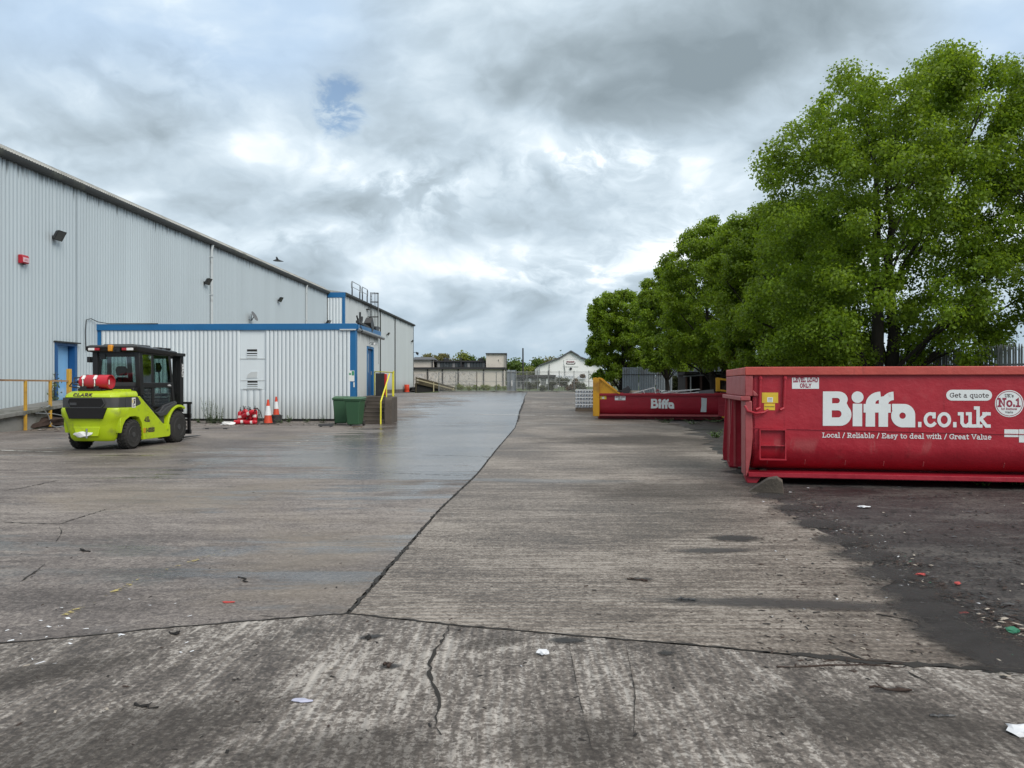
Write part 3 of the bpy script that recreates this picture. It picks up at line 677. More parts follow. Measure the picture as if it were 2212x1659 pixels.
mb = MB(); mb.tube([(AW + .06, .10, 3.80), (AW + .15, AD + .45, 3.70)], .075, 10); mb.build('gutter', M_STEEL, an, smooth=True)
# notice taped on the blue corner
M_PAPER = paint('white_paper', (.72, .75, .74), .7, .06, 6, (.5, .5, .48), .2)
M_GREEN_SIGN = paint('green_print', (.05, .27, .15), .6, .15, 6)
nt = thing('notice', 'white and green paper notice fixed to the blue corner post above the bins', 'notice', tuple(BF(AW - .12, -.068)), -TH)
mb = MB(); mb.box(-.15, .09, -.006, 0, 1.66, 2.10); mb.build('sheet', M_PAPER, nt)
mb = MB(); mb.box(-.02, .08, -.009, -.006, 1.90, 2.08); mb.box(-.13, -.05, -.009, -.006, 1.92, 2.0); mb.build('print', M_GREEN_SIGN, nt)
mb = MB(); mb.box(.05, .10, -.016, 0, 1.42, 1.62); mb.build('tab', M_PAPER, nt)
# black cable looping over the annex corner
cb = MB(); cb.tube([tuple(BF(.04, -.9 + .0, 2.9)), tuple(BF(.05, -.95, 3.7)), tuple(BF(.06, -.9, 4.15)), tuple(BF(.06, -.6, 4.22)), tuple(BF(.1, -.2, 4.12)), tuple(BF(.5, -.13, 4.05)), tuple(BF(2.6, -.13, 4.045))], .016, 6)
tag(cb.build('cable', M_BLACK, smooth=True), 'black cable looped over the left end of the blue fascia', 'cable')

# ------------------------------------------------------------------ lamps, alarm box, dish, bird
def floodlight(u, v, z, size, label, tiltx=0.5, side=1):
    f = thing('floodlight', label, 'floodlight', tuple(BF(u, v, z)), -TH, 'floodlights on the grey walls')
    s = size
    R = Matrix.Rotation(.5, 3, 'Y') @ Matrix.Rotation(.0, 3, 'Z')
    body = MB(); rings = []
    for d, w, h in ((0, .30, .22), (.10, .42, .32), (.22, .50, .40), (.25, .54, .44)):
        rings.append([tuple(R @ Vector((d * s * 1.4, a * w * s, b * h * s)) + Vector((.30 * s, 0, .15 * s))) for a, b in ((-1, -1), (1, -1), (1, 1), (-1, 1))])
    body.loft(rings); body.build('housing', M_BLACK, f, bevel=.01 * s)
    g = MB(); g.add([tuple(R @ Vector((.254 * s * 1.4, a * .47 * s, b * .37 * s)) + Vector((.30 * s, 0, .15 * s))) for a, b in ((-1, -1), (1, -1), (1, 1), (-1, 1))], [(0, 1, 2, 3)])
    g.build('lens', M_REFLECTOR, f)
    b = MB(); b.box(-.02, .04, -.16 * s, .16 * s, -.28 * s, .0); b.bar((.02, 0, -.15 * s), (.42 * s, 0, -.12 * s), .22 * s, .07 * s); b.bar((.42 * s, -.2 * s, -.12 * s), (.42 * s, .2 * s, -.12 * s), .07, .07)
    b.build('bracket', M_BLACK, f)
    return f
floodlight(0, -2.86, 7.15, .46, 'large black floodlight on the wall right of the red alarm box')
floodlight(0, 9.75, 7.15, .44, 'black floodlight on the wall beside the white downpipe')
floodlight(0, 21.1, 7.45, .42, 'black floodlight high on the wall between the two downpipes')
floodlight(0, 32.4, 6.75, .60, 'black floodlight just above the blue fascia near the set-back wall end')
floodlight(U2, 50.4, 7.0, .42, 'small floodlight on the further wall right of the ladder')
floodlight(U2, 65.6, 7.1, .40, 'small floodlight high near the far end of the further wall')
fe = thing('floodlight', 'small floodlight projecting from the far end corner against the sky', 'floodlight', tuple(BF(U2 + .05, VB1 + .1, 5.6)), -TH, 'floodlights on the grey walls')
b = MB(); b.bar((-.05, 0, .12), (.35, 0, .12), .06, .06); b.build('bracket', M_BLACK, fe)
b = MB(); b.loft([[(.3, -.15, -.1), (.3, .15, -.1), (.3, .15, .2), (.3, -.15, .2)], [(.55, -.24, -.28), (.55, .24, -.28), (.62, .24, .1), (.62, -.24, .1)]]); b.build('housing', M_BLACK, fe, bevel=.01)
M_RED_BOX = paint('red_box', (.42, .014, .03), .4, .1, 4)
M_PINK = paint('faded_label', (.66, .45, .50), .5, .1, 4)
ab = thing('alarm_box', 'small red alarm box high on the grey wall at the left', 'alarm', tuple(BF(0, -4.58, 5.82)), -TH)
mb = MB(); mb.prism([(.0, 0), (.13, .0), (.17, .03), (.17, .22), (.13, .30), (0, .30)], -.17, .17, 'y'); mb.build('case', M_RED_BOX, ab, bevel=.01)
mb = MB(); mb.box(.171, .175, -.15, .15, .05, .21); mb.build('label', M_PINK, ab)
mb = MB(); mb.box(.176, .178, -.10, .10, .10, .115); mb.box(.176, .178, -.07, .07, .14, .15); mb.build('print', M_RED_BOX, ab)
mb = MB(); mb.box(.05, .12, -.03, .05, -.04, .0); mb.build('sounder', M_BLACK, ab)
dish = thing('satellite_dish', 'grey satellite dish seen edge on above the blue fascia', 'dish', tuple(BF(0, 15.9, 5.55)), -TH)
mb = MB(); R = Matrix.Rotation(math.radians(62), 3, 'Y')
rings = [[tuple(R @ Vector((r * math.cos(2 * PI * k / 18), r * math.sin(2 * PI * k / 18), .5 * r * r)) + Vector((.35, 0, .25))) for k in range(18)] for r in (.03, .15, .26, .34)]
rings += [[tuple(R @ Vector((r * math.cos(2 * PI * k / 18), r * math.sin(2 * PI * k / 18), .5 * r * r - .012)) + Vector((.35, 0, .25))) for k in range(18)] for r in (.34, .26, .15, .03)]
mb.loft(rings); M_DISH = paint('dish_grey', (.12, .125, .13), .5, .15, 4); mb.build('reflector', M_DISH, dish, smooth=True)
mb = MB(); mb.tube([(.0, 0, .05), (.2, 0, .0), (.33, 0, .22)], .025, 6); mb.tube([(.2, 0, 0), (.16, 0, .42)], .02, 6); mb.build('bracket', M_BLACK, dish)
bp = BF(-.5, 22.4, 10.38)
bird = thing('bird', 'dark bird gliding low over the warehouse roof edge', 'bird', tuple(bp), .3)
mb = MB(); mb.tube([(-.30, 0, 0), (-.15, 0, .02), (.05, 0, .03), (.2, 0, .0), (.42, 0, -.03)], [.02, .07, .09, .06, .015], 8)
mb.add([(-.05, .04, .04), (.12, .04, .04), (-.02, .34, .24), (-.16, .62, .12), (-.05, -.04, .04), (.12, -.04, .04), (-.02, -.34, .24), (-.16, -.62, .12), (-.1, .34, .235), (-.1, -.34, .235)], [(0, 1, 2, 8), (8, 2, 3), (4, 9, 6, 5), (9, 7, 6)])
M_BIRD = paint('dark_feathers', (.05, .055, .06), .8); mb.build('body', M_BIRD, bird, smooth=True)

# ------------------------------------------------------------------ wreckage on the annex roof corner: old lamps and brackets
rl = thing('roof_lamp', 'old black lamp on a crossarm at the annex roof corner, beside the ladder', 'lamp', tuple(BF(AW - .05, 2.6, 3.9)), -TH, 'old lamps on the annex roof corner')
mb = MB(); mb.box(-.16, .16, -.26, .26, 0, .52, rot=Matrix.Rotation(.55, 3, 'X')); mb.build('housing', M_BLACK, rl, bevel=.02)
mb = MB(); mb.bar((0, -.1, -.1), (0, .1, .3), .06, .06); mb.bar((0, .35, -.1), (0, .22, .3), .05, .05); mb.build('bracket', M_BLACK, rl)
r2 = thing('roof_lamp', 'broken upright lamp bracket at the front of the annex roof corner', 'lamp', tuple(BF(AW + .0, .75, 3.95)), -TH, 'old lamps on the annex roof corner')
mb = MB(); mb.bar((0, 0, -.1), (0, 0, .62), .07, .07); mb.bar((0, 0, .2), (0, .28, .30), .10, .08); mb.bar((0, .25, .28), (0, .32, .45), .09, .09); mb.build('bracket', M_BLACK, r2)
mb = MB(); mb.bar((0, -.55, .42), (0, -.2, .1), .05, .06); mb.bar((0, -.3, .15), (0, -.12, .32), .07, .08); mb.build('arm', M_BLACK, r2)
r3 = thing('roof_frame', 'dark tangled bracket frame lying along the annex gutter', 'frame', tuple(BF(AW + .02, .2, 3.93)), -TH)
mb = MB(); mb.bar((0, 0, .2), (0, 3.9, -.02), .12, .10); mb.bar((.05, .1, .0), (.05, 1.5, .05), .05, .05); mb.bar((0, .1, .2), (.1, .35, -.2), .08, .08); mb.bar((0, 1.2, .12), (.02, 1.5, -.1), .12, .1)
mb.bar((0, 3.2, .14), (0, 3.9, .18), .10, .22); mb.tube([(.05, 3.9, .2), (.05, 4.1, .3), (.05, 4.15, .05)], .02, 6); mb.build('frame', M_BLACK, r3)
ll = thing('bulkhead_lamp', 'small round lamp over the blue door at the annex end', 'lamp', tuple(BF(AW, 2.45, 3.36)), -TH)
mb = MB(); mb.tube([(0, 0, .0), (.12, 0, .05), (.18, 0, .0)], .02, 6); mb.lathe([(.05, 0), (.11, -.06), (.12, -.12)], 12, 'z', (.2, 0, .04)); mb.build('lamp_shade', M_STEEL, ll, smooth=True)
mb = MB(); mb.tube([(.0, 0, .05), (.01, .06, .38)], .012, 6); mb.build('cord', M_BLACK, ll)

# ================================================================== STEPS, RAILS
st = thing('concrete_steps', 'worn concrete steps climbing to the blue annex door', 'steps', (0, 0, 0))
LX0, LX1, LX2 = -5.92, -4.98, -4.70
nst, y0, run = 7, 29.05, .29; LZ = 1.04; rise = LZ / nst
for k in range(nst - 1):
    mb = MB(); mb.box(LX0, LX1, y0 + k * run, y0 + (nst - 1) * run, max(0, k * rise), (k + 1) * rise); mb.box(LX0 - .01, LX1 + .0, y0 + k * run - .02, y0 + k * run + .06, (k + 1) * rise - .035, (k + 1) * rise + .004)
    mb.build('step', M_CONC, st, bevel=.012)
yl = y0 + (nst - 1) * run
mb = MB(); mb.box(LX0 - .25, LX1 + .0, yl, 31.5, -.1, LZ); mb.box(LX0 - .25, -5.42, 31.5, 34.4, -.1, LZ - .002); mb.build('landing', M_CONC, st, bevel=.015)
mb = MB(); cheek = [(y0 - .05, -.05), (30.55, -.05), (30.55, LZ + .002), (y0 + .15, LZ - .01), (y0 + .02, LZ - .10), (y0 - .06, .5)]
mb.prism(cheek, LX1 + .002, LX2, 'x'); mb.build('cheek_wall', M_CONC, st, bevel=.03)
hr = thing('handrail', 'bright yellow tubular handrail on the annex steps', 'handrail')
Tp = 1.0; pr = .026
mb = MB(); xr = LX1 - .06
mb.tube([(xr - .02, y0 - .35, .0), (xr - .03, y0 - .28, .86), (xr, yl - .15, LZ + .92)], pr * 1.15, 8); mb.build('rail', M_YELLOW, hr, smooth=True)
for (x, y, zb, zt) in ((xr, y0 + .85, .55, 1.55), (LX1 + .1, yl - .1, LZ, LZ + 1.05), (LX1 - .05, yl + .60, LZ, LZ + 1.0)):
    mb = MB(); mb.tube([(x, y, zb), (x, y, zt)], pr, 8); mb.build('post', M_YELLOW, hr, smooth=True)
mb = MB(); mb.tube([(LX1 - .05, yl + .60, LZ + 1.0), (LX1 + .1, yl - .1, LZ + 1.0), ], pr, 8); mb.tube([(LX1 - .05, yl + .60, LZ + 1.0), (-6.12, 33.2, LZ + 1.06)], pr * .9, 8)
mb.tube([(-6.12, 33.2, LZ), (-6.12, 33.2, LZ + 1.06)], pr * .9, 8); mb.build('rail', M_YELLOW, hr, smooth=True)
# red and black cabinet on the landing
M_REDCAB = paint('red_cabinet', (.45, .018, .016), .4, .12, 4, (.1, .03, .03), .3)
cab = thing('cabinet', 'black and red cabinet standing on the landing behind the yellow rail', 'cabinet', (-5.72, 32.5, LZ), .12)
mb = MB(); mb.box(-.22, .16, -.2, .2, 0, .98); mb.build('case', M_BLACK, cab, bevel=.015)
mb = MB(); mb.box(.163, .26, -.2, .2, .02, .95); mb.build('door', M_REDCAB, cab, bevel=.012)

# ------------------------------------------------------------------ ramp and rusty railing to the left door
rp = thing('ramp', 'concrete ramp on a stained plinth climbing to the pale blue door', 'ramp', tuple(BF(0, 0)), -TH)
def rz_(v): return .93 - max(0, -2.9 - v) * .085
mb = MB(); mb.prism([(-14, .0), (-14, rz_(-14)), (-2.9, .93), (-1.2, .93), (-1.2, .80), (-2.9, .80), (-5.2, rz_(-5.2) - .12), (-14, rz_(-14) - .12)], .0, 1.25, 'x'); mb.build('deck', M_STEEL and M_PLINTH, rp, bevel=.01)
mb = MB(); mb.prism([(-14, -.05), (-14, rz_(-14) - .13), (-4.6, rz_(-4.6) - .13), (-4.5, -.05)], .06, 1.08, 'x'); mb.build('plinth', M_PLINTH, rp)
mb = MB(); mb.box(.05, .12, -4.4, -1.2, -.05, .8); mb.build('ramp_shade_panel', M_DARKGAP, rp)  # dark sheet added for the shade beneath the ramp
rr = thing('railing', 'weathered ochre railing along the ramp at the left edge', 'railing', tuple(BF(1.2, 0)), -TH)
for v, r, zt, zb, mt in ((-8.7, .035, 1.66, 0, M_OCHRE), (-7.4, .035, 1.66, 0, M_OCHRE), (-6.06, .04, 1.66, 0, M_OCHRE), (-4.80, .042, 1.66, 0.05, M_OCHRE), (-3.76, .065, 2.1, 0, M_OCHRE)):
    mb = MB(); mb.box(-r, r, v - r, v + r, zb, zt); mb.build('post', mt, rr, bevel=.008)
mb = MB(); mb.bar((.0, -14, 1.70), (0, -3.84, 1.66), .05, .06); mb.build('rail', M_RUSTRAIL, rr)
mb = MB(); mb.tube([(.02, -5.6, .56), (.02, -4.7, .50), (.02, -3.0, .22)], .02, 6); mb.tube([(.02, -5.5, .58), (.02, -4.85, .80)], .022, 6); mb.tube([(.02, -7.4, .52), (.02, -6.06, .52)], .02, 6); mb.tube([(.03, -5.3, .78), (.03, -4.95, .45), (.03, -4.8, .1), (.06, -4.6, .02), (.06, -4.2, .03)], .024, 6)
mb.build('brace', M_STEEL, rr, smooth=True)
# ================================================================== LETTERING: slab-serif strokes drawn as thin raised ribbons
def arc(cx, cy, rx, ry, a0, a1, n=10): return [(cx + rx * math.cos(math.radians(a0 + (a1 - a0) * k / n)), cy + ry * math.sin(math.radians(a0 + (a1 - a0) * k / n))) for k in range(n + 1)]
def ser(x, y, w=.13): return [(x - w, y), (x + w, y)]
X, CP, AS = .50, .70, .74
GL = {
 'L': (.56, [[(.12, CP), (.12, 0)], ser(.12, CP), [(0, 0), (.5, 0), (.5, .2)]]),
 'o': (.54, [arc(.27, .25, .21, .25, 90, 450, 18)]),
 'c': (.48, [arc(.26, .25, .21, .25, 50, 320, 14), [(.40, .36), (.40, .50)]]),
 'a': (.52, [arc(.22, .14, .17, .14, 60, 330, 10), [(.10, .42), (.20, .5), (.30, .48), (.36, .40), (.36, 0), (.48, 0)], [(.36, .28), (.22, .28)]]),
 'l': (.26, [[(.02, AS), (.13, AS), (.13, 0)], ser(.13, 0, .12)]),
 '/': (.34, [[(.02, -.06), (.30, .76)]]),
 'R': (.64, [[(.12, 0), (.12, CP)], [(.0, CP), (.34, CP)] + arc(.34, .52, .18, .18, 90, -90, 8) + [(.12, .34)], [(.32, .34), (.50, 0), (.62, 0)], ser(.12, 0)]),
 'e': (.52, [[(.06, .27), (.46, .27)] + arc(.27, .25, .20, .25, 5, 310, 14)]),
 'i': (.26, [[(.02, X), (.13, X), (.13, 0)], ser(.13, 0, .12), [(.13, .66), (.13, .74)]]),
 'b': (.58, [[(.0, AS), (.11, AS), (.11, 0)], arc(.30, .25, .20, .25, 160, -160, 16)]),
 'E': (.60, [[(.0, CP), (.52, CP), (.52, .55)], [(.12, CP), (.12, 0)], [(.0, 0), (.54, 0), (.54, .17)], [(.12, .36), (.38, .36)]]),
 's': (.44, [[(.36, .36), (.34, .47), (.20, .5), (.08, .43), (.09, .32), (.30, .21), (.36, .11), (.28, 0), (.14, 0), (.05, .06), (.05, .16)]]),
 'y': (.54, [ser(.08, X, .09), ser(.44, X, .09), [(.08, X), (.26, .06)], [(.44, X), (.20, -.18), (.05, -.18)]]),
 't': (.36, [[(.15, .66), (.15, .06), (.22, 0), (.33, .04)], [(.02, X), (.32, X)]]),
 'd': (.58, [[(.30, AS), (.44, AS), (.44, 0), (.54, 0)], arc(.26, .25, .20, .25, 20, 340, 16)]),
 'w': (.78, [ser(.07, X, .08), ser(.38, X, .07), ser(.70, X, .08), [(.07, X), (.22, 0), (.38, .46), (.54, 0), (.70, X)]]),
 'h': (.58, [[(.0, AS), (.11, AS), (.11, 0)], [(.11, .36), (.2, .48), (.32, .5), (.42, .42), (.42, 0)], ser(.11, 0, .11), ser(.43, 0, .11)]),
 'G': (.68, [arc(.33, .35, .29, .35, 50, 360, 16) + [(.62, .28), (.40, .28)], [(.56, .52), (.56, CP)]]),
 'r': (.42, [[(.0, X), (.12, X), (.12, 0)], [(.12, .3), (.2, .46), (.30, .5), (.38, .46), (.38, .36)], ser(.12, 0, .12)]),
 'V': (.66, [ser(.08, CP, .1), ser(.58, CP, .1), [(.08, CP), (.33, 0), (.58, CP)]]),
 'u': (.58, [[(.0, X), (.11, X), (.11, .12), (.18, .01), (.30, 0), (.42, .12)], [(.32, X), (.43, X), (.43, 0), (.54, 0)]]),
 'q': (.58, [[(.44, X), (.44, -.2)], ser(.44, -.2, .1), arc(.26, .25, .20, .25, 20, 340, 16)]),
 'N': (.70, [[(0, CP), (.12, CP), (.54, 0), (.54, CP)], [(.12, CP), (.12, 0)], ser(.12, 0, .12), ser(.56, CP, .12)]),
 '.': (.22, [[(.10, -.005), (.10, .10)]]),
 '1': (.40, [[(.06, .58), (.2, CP), (.2, 0)], ser(.2, 0, .16)]),
 'U': (.68, [ser(.11, CP, .11), ser(.56, CP, .11), [(.11, CP), (.11, .22)] + arc(.335, .22, .225, .22, 180, 360, 8) + [(.56, CP)]]),
 'K': (.66, [[(.12, 0), (.12, CP)], ser(.12, 0), ser(.12, CP), [(.50, CP), (.14, .32)], [(.26, .42), (.52, 0), (.62, 0)], ser(.50, CP, .1)]),
 "'": (.16, [[(.07, .72), (.07, .52)]]),
 'f': (.36, [[(.34, .70), (.26, AS), (.16, .66), (.15, 0)], [(.02, X), (.3, X)], ser(.15, 0, .12)]),
 'B': (.62, [[(.12, 0), (.12, CP)], [(.0, CP), (.32, CP)] + arc(.32, .53, .17, .17, 90, -90, 8) + [(.12, .36)], [(.32, .36)] + arc(.34, .18, .20, .18, 90, -90, 8) + [(.0, 0)]]),
 'n': (.58, [[(.0, X), (.11, X), (.11, 0)], [(.11, .34), (.2, .48), (.32, .5), (.42, .42), (.42, 0)], ser(.11, 0, .11), ser(.43, 0, .11)]),
 'k': (.58, [[(.0, AS), (.11, AS), (.11, 0)], ser(.11, 0, .12), [(.44, X), (.12, .22)], [(.22, .29), (.44, 0), (.55, 0)], ser(.44, X, .11)]),
 'O': (.70, [arc(.34, .35, .29, .35, 90, 450, 20)]),
 'D': (.66, [[(.08, 0), (.08, CP), (.28, CP)] + arc(.28, .35, .30, .35, 90, -90, 12) + [(.08, 0)]]),
 'Y': (.62, [[(.04, CP), (.30, .32), (.56, CP)], [(.30, .32), (.30, 0)]]),
 'A': (.66, [[(.04, 0), (.32, CP), (.60, 0)], [(.15, .24), (.49, .24)]]),
 'C': (.62, [arc(.33, .35, .27, .35, 45, 315, 14)]),
 'S': (.54, [[(.48, .56), (.40, .68), (.24, .70), (.09, .62), (.09, .46), (.24, .37), (.40, .31), (.48, .20), (.40, .05), (.24, 0), (.08, .06), (.04, .17)]]),
 'I': (.24, [[(.12, 0), (.12, CP)]]),
 'W': (.9, [[(.04, CP), (.22, 0), (.45, .62), (.68, 0), (.86, CP)]]),
 '4': (.56, [[(.38, 0), (.38, CP), (.05, .20), (.52, .20)]]), '5': (.52, [[(.44, CP), (.10, CP), (.08, .40), (.26, .44), (.44, .34), (.46, .18), (.36, .02), (.20, 0), (.06, .06)]]),
 '-': (.36, [[(.05, .30), (.31, .30)]]), ' ': (.28, []),
}
def plain(ch):  # the same letters without their serifs for sans inscriptions
    w, st = GL[ch]; return w, [s for s in st if not (len(s) == 2 and s[0][1] == s[1][1] and s[0][1] in (0, CP, X) and abs(s[1][0] - s[0][0]) < .33 and ch in 'LRNEVUKBAYD')]
def text_width(s, track=.06): return sum(GL[c][0] + track for c in s) - track
def lettering(name, s, place, size, weight, mat, parent, track=.06, width=None, shear=0.0, lift=.0, skip_serif=False):
    """place(x, y, lift) -> 3-D point; size is the em in metres, weight the stroke in em"""
    kx = 1.0
    if width: kx = width / (text_width(s, track) * size)
    vs, fs = [], []; x0 = 0; layer = 0
    for ch in s:
        w, strokes = plain(ch) if skip_serif else GL[ch]
        for st in strokes:
            P = [Vector((x0 + a + b * shear, b)) for a, b in st]
            d0 = (P[0] - P[1]).normalized(); d1 = (P[-1] - P[-2]).normalized()
            closed = (P[0] - P[-1]).length < 1e-4
            if not closed: P[0] = P[0] + d0 * weight * .42; P[-1] = P[-1] + d1 * weight * .42
            o = len(vs); n = len(P)
            for i, p in enumerate(P):
                if closed: a, b = P[i - 1 if i else n - 2], P[i + 1 if i < n - 1 else 1]
                else: a, b = P[max(0, i - 1)], P[min(n - 1, i + 1)]
                e0 = (p - a).normalized() if (p - a).length > 1e-6 else (b - p).normalized(); e1 = (b - p).normalized() if (b - p).length > 1e-6 else e0
                t = (e0 + e1); t = t.normalized() if t.length > 1e-3 else e1
                nn = Vector((-t.y, t.x)); c = max(.55, nn.dot(Vector((-e1.y, e1.x))))
                for sg in (-1, 1):
                    q = p + nn * (sg * weight / 2 / c); vs.append(place(q.x * size * kx, q.y * size, lift + layer * .00025))
            fs += [(o + 2 * i, o + 2 * i + 1, o + 2 * i + 3, o + 2 * i + 2) for i in range(n - 1)]
            layer = (layer + 1) % 4
        x0 += w + track
    me = bpy.data.meshes.new(name); me.from_pydata(vs, [], fs)
    return link(name, me, mat, parent)
def filled(name, loops, place, mat, parent, lift=.002):
    """flat sign shapes with holes: outlines as 2-D loops, filled even-odd through a 2-D curve"""
    cu = bpy.data.curves.new(name, 'CURVE'); cu.dimensions = '2D'; cu.fill_mode = 'BOTH'
    for lp in loops:
        sp = cu.splines.new('POLY'); sp.points.add(len(lp) - 1); sp.use_cyclic_u = True
        for p, (a, b) in zip(sp.points, lp): p.co = (a, b, 0, 1)
    tmp = bpy.data.objects.new(name + '_outline', cu); COL.objects.link(tmp)
    dg = bpy.context.evaluated_depsgraph_get(); me = bpy.data.meshes.new_from_object(tmp.evaluated_get(dg))
    bpy.data.objects.remove(tmp); bpy.data.curves.remove(cu)
    for v in me.vertices: v.co = place(v.co.x, v.co.y, lift)
    me.name = name; me.materials.clear()
    return link(name, me, mat, parent)
# ================================================================== THE RED CONTAINER (front right)
def red_paint(name, col, seed, scuff=.5, pale=(.36, .10, .10), ghost=0.0):
    m, t, out = newmat(name)
    p = t.mapping(t.new('ShaderNodeTexCoord').outputs['Object'], loc=(seed, 0, 0)); x, y, z = t.sep(p)
    n1 = t.noise(p, 1.3, 6.0, .6); n2 = t.noise(t.mapping(p, scale=(5, 5, .8)), 1.0, 6.0, .62); n3 = t.noise(p, 7.0, 8.0, .7)
    k = t.math('MULTIPLY_ADD', t.math('SUBTRACT', n1, .5), .5, 1.0); k = t.math('MULTIPLY_ADD', t.math('SUBTRACT', n2, .5), .26, k)
    c = t.vmath('MULTIPLY', t.comb(*col), t.comb(k, k, k))
    fade = t.step(t.math('MULTIPLY_ADD', n3, .5, t.math('MULTIPLY', n1, .5)), .52, .74, 0, .45 * scuff); c = t.mix(fade, c, pale)
    patchy = t.math('MULTIPLY', t.math('MULTIPLY', t.step(t.math('ABSOLUTE', t.math('SUBTRACT', z, .60)), .16, .03), t.step(t.noise(t.mapping(p, scale=(2.4, 1, 1.2), loc=(2.3, 0, .4)), 1.0, 4.0, .6, .8), .56, .64)), ghost); c = t.mix(patchy, c, pale)
    chip = t.step(t.noise(t.mapping(p, loc=(3, 9, 1)), 11.0, 5.0, .7), .70, .74, 0, .8 * scuff); c = t.mix(chip, c, (.065, .028, .02))
    run = t.step(t.noise(t.mapping(p, scale=(9, 9, .5), loc=(8, 2, 5)), 1.0, 5.0, .6), .60, .75, 0, .40); c = t.mix(run, c, tuple(q * .35 for q in col))
    finish(t, out, **{'Base Color': c, 'Roughness': t.math('MULTIPLY_ADD', n2, .3, .33), 'Normal': t.new('ShaderNodeBump', {'Height': t.math('MULTIPLY_ADD', n1, .8, t.math('MULTIPLY', n3, .12)), 'Strength': .6, 'Distance': .07})})
    return m
M_RED = red_paint('container_red', (.36, .012, .026), 0, .75, ghost=.45)
M_RED_RIM = red_paint('faded_rim_red', (.46, .070, .055), 4, .9, (.42, .17, .14))
M_RED_DARK = red_paint('deep_container_red', (.31, .007, .022), 8, .35)
M_RED_PINK = red_paint('sun_bleached_red', (.34, .065, .070), 12, 1.0, (.40, .20, .19))
M_LETTER = paint('white_vinyl', (.70, .735, .74), .5, .10, 3, (.40, .12, .12), .12, fine=.06, dirt_scale=7.0)
M_YEL = paint('container_yellow', (.66, .33, .012), .5, .16, 3, (.25, .12, .03), .45)
M_YSTICK = paint('yellow_sticker', (.70, .50, .035), .5, .12, 7, (.35, .25, .05), .4)
M_INK = paint('dark_ink', (.055, .035, .035), .6, .1, 6)
M_REDINK = paint('red_ink', (.26, .018, .05), .6, .1, 6)
M_RUST = paint('brown_rust', (.075, .040, .026), .9, .4, 3, (.03, .022, .018), .6, bump=.4)

C1A = math.radians(-9.5); C1 = Vector((3.66, 11.65, 0)); CL, CW, CH = 6.3, 2.4, 1.815
skip = thing('roll_off_container', 'large red steel waste container with white lettering at the right edge', 'waste container', tuple(C1), C1A)
cx_, sx_ = math.cos(C1A), math.sin(C1A)
def on_side(px, py):
    """local (x, z) on the container's long side for a line of sight (2212 px picture)"""
    hx = (px - 1106) / F_PX
    # C1 + x*(cx,sx): X/Y = hx
    x = (hx * C1.y - C1.x) / (cx_ - hx * sx_); y = C1.y + x * sx_
    return x, EYE - (py - 829.5) / F_PX * y
YS = -.001   # the plane of the long side in local y
# tub: upright side turning under through a wide curve, floor, far side
ZC = .62; R_ = .50
def belly(n=10): return [(R_ - R_ * math.cos(math.radians(90 * k / n)) , ZC - R_ * math.sin(math.radians(90 * k / n)) * .86) for k in range(n + 1)]
nearp = [(0, 1.70), (0, 1.02), (0, ZC)] + belly()[1:]
prof = nearp + [(CW - y, z) for y, z in reversed(nearp)]
inner = [(y + (.03 if y < CW / 2 else -.03), z + .02) for y, z in prof]
mb = MB()
ringo = [[(x, y, z) for y, z in prof] for x in (.10, 1.7, 3.3, 4.9, CL - .02)]; mb.loft(ringo, closed=False, caps=False)
ringi = [[(x, y, z) for y, z in inner] for x in (.14, CL - .06)]; mb.loft(ringi, closed=False, caps=False)
mb.build('tub', M_RED, skip, smooth=True)
endp = [(y, z) for y, z in prof]; MB().prism(endp, .10, .135, 'x').build('end_plate', M_RED_DARK, skip); MB().prism(endp, CL - .05, CL - .015, 'x').build('end_plate', M_RED, skip)
# rim
for (x0, x1, y0_, y1_) in ((-.02, CL + .02, -.05, .06), (-.02, CL + .02, CW - .06, CW + .05)):
    mb = MB(); mb.box(x0, x1, y0_, y1_, 1.685, CH); mb.build('rim', M_RED_RIM, skip, bevel=.012)
for x in (-.02, CL - .12):
    mb = MB(); mb.box(x, x + .14, .062, CW - .062, 1.69, CH - .004); mb.build('rim', M_RED_RIM, skip, bevel=.012)
# end frame: box beam under the rim, ledge, corner channels, slanting outer plate, foot
mb = MB(); mb.box(-.02, .098, -.035, CW + .03, 1.36, 1.683); mb.prism([(.10, 1.36), (.20, 1.36), (.10, 1.46)], -.03, -.003, 'y'); mb.build('end_beam', M_RED_PINK, skip, bevel=.012)
mb = MB(); mb.box(-.09, .06, -.05, CW + .04, 1.29, 1.357); mb.build('ledge', M_RED_PINK, skip, bevel=.01)
for yy in (0, CW):
    sg = 1 if yy == 0 else -1
    mb = MB(); mb.prism([(-.015, 1.288), (.085, 1.288), (.10, .75), (.075, .45), (.02, .115), (-.015, .115)], yy - sg * .03, yy + sg * .42, 'y'); mb.build('corner_post', M_RED_PINK, skip, bevel=.012)
    gy_ = 1.25 if sg > 0 else 2.2
    mb = MB(); mb.prism([(-.06, 1.285), (.09, 1.285), (.09, .12), (-.10, .14), (-.11, .30)], gy_ - .015, gy_ + .015, 'y'); mb.build('gusset', M_RED_DARK, skip)
    mb = MB(); mb.bar((-.02, gy_ - .03, 1.285), (-.02, gy_ - .03, .13), .03, .03); mb.build('gusset_edge', M_RED_PINK, skip)
    mb = MB(); mb.prism([(-.02, .12), (.25, .12), (.16, .0), (.02, .0)], yy - .10 + .1 * sg, yy + .10 + .1 * sg, 'y'); mb.build('skid_foot', M_RED_DARK, skip, bevel=.01)
mb = MB(); mb.box(.03, CL, -.055, .42, .105, .175); mb.build('side_sill', M_RED_DARK, skip, bevel=.006)
mb = MB(); mb.box(.205, CL, CW - .42, CW + .07, .105, .175); mb.build('side_sill', M_RED, skip)
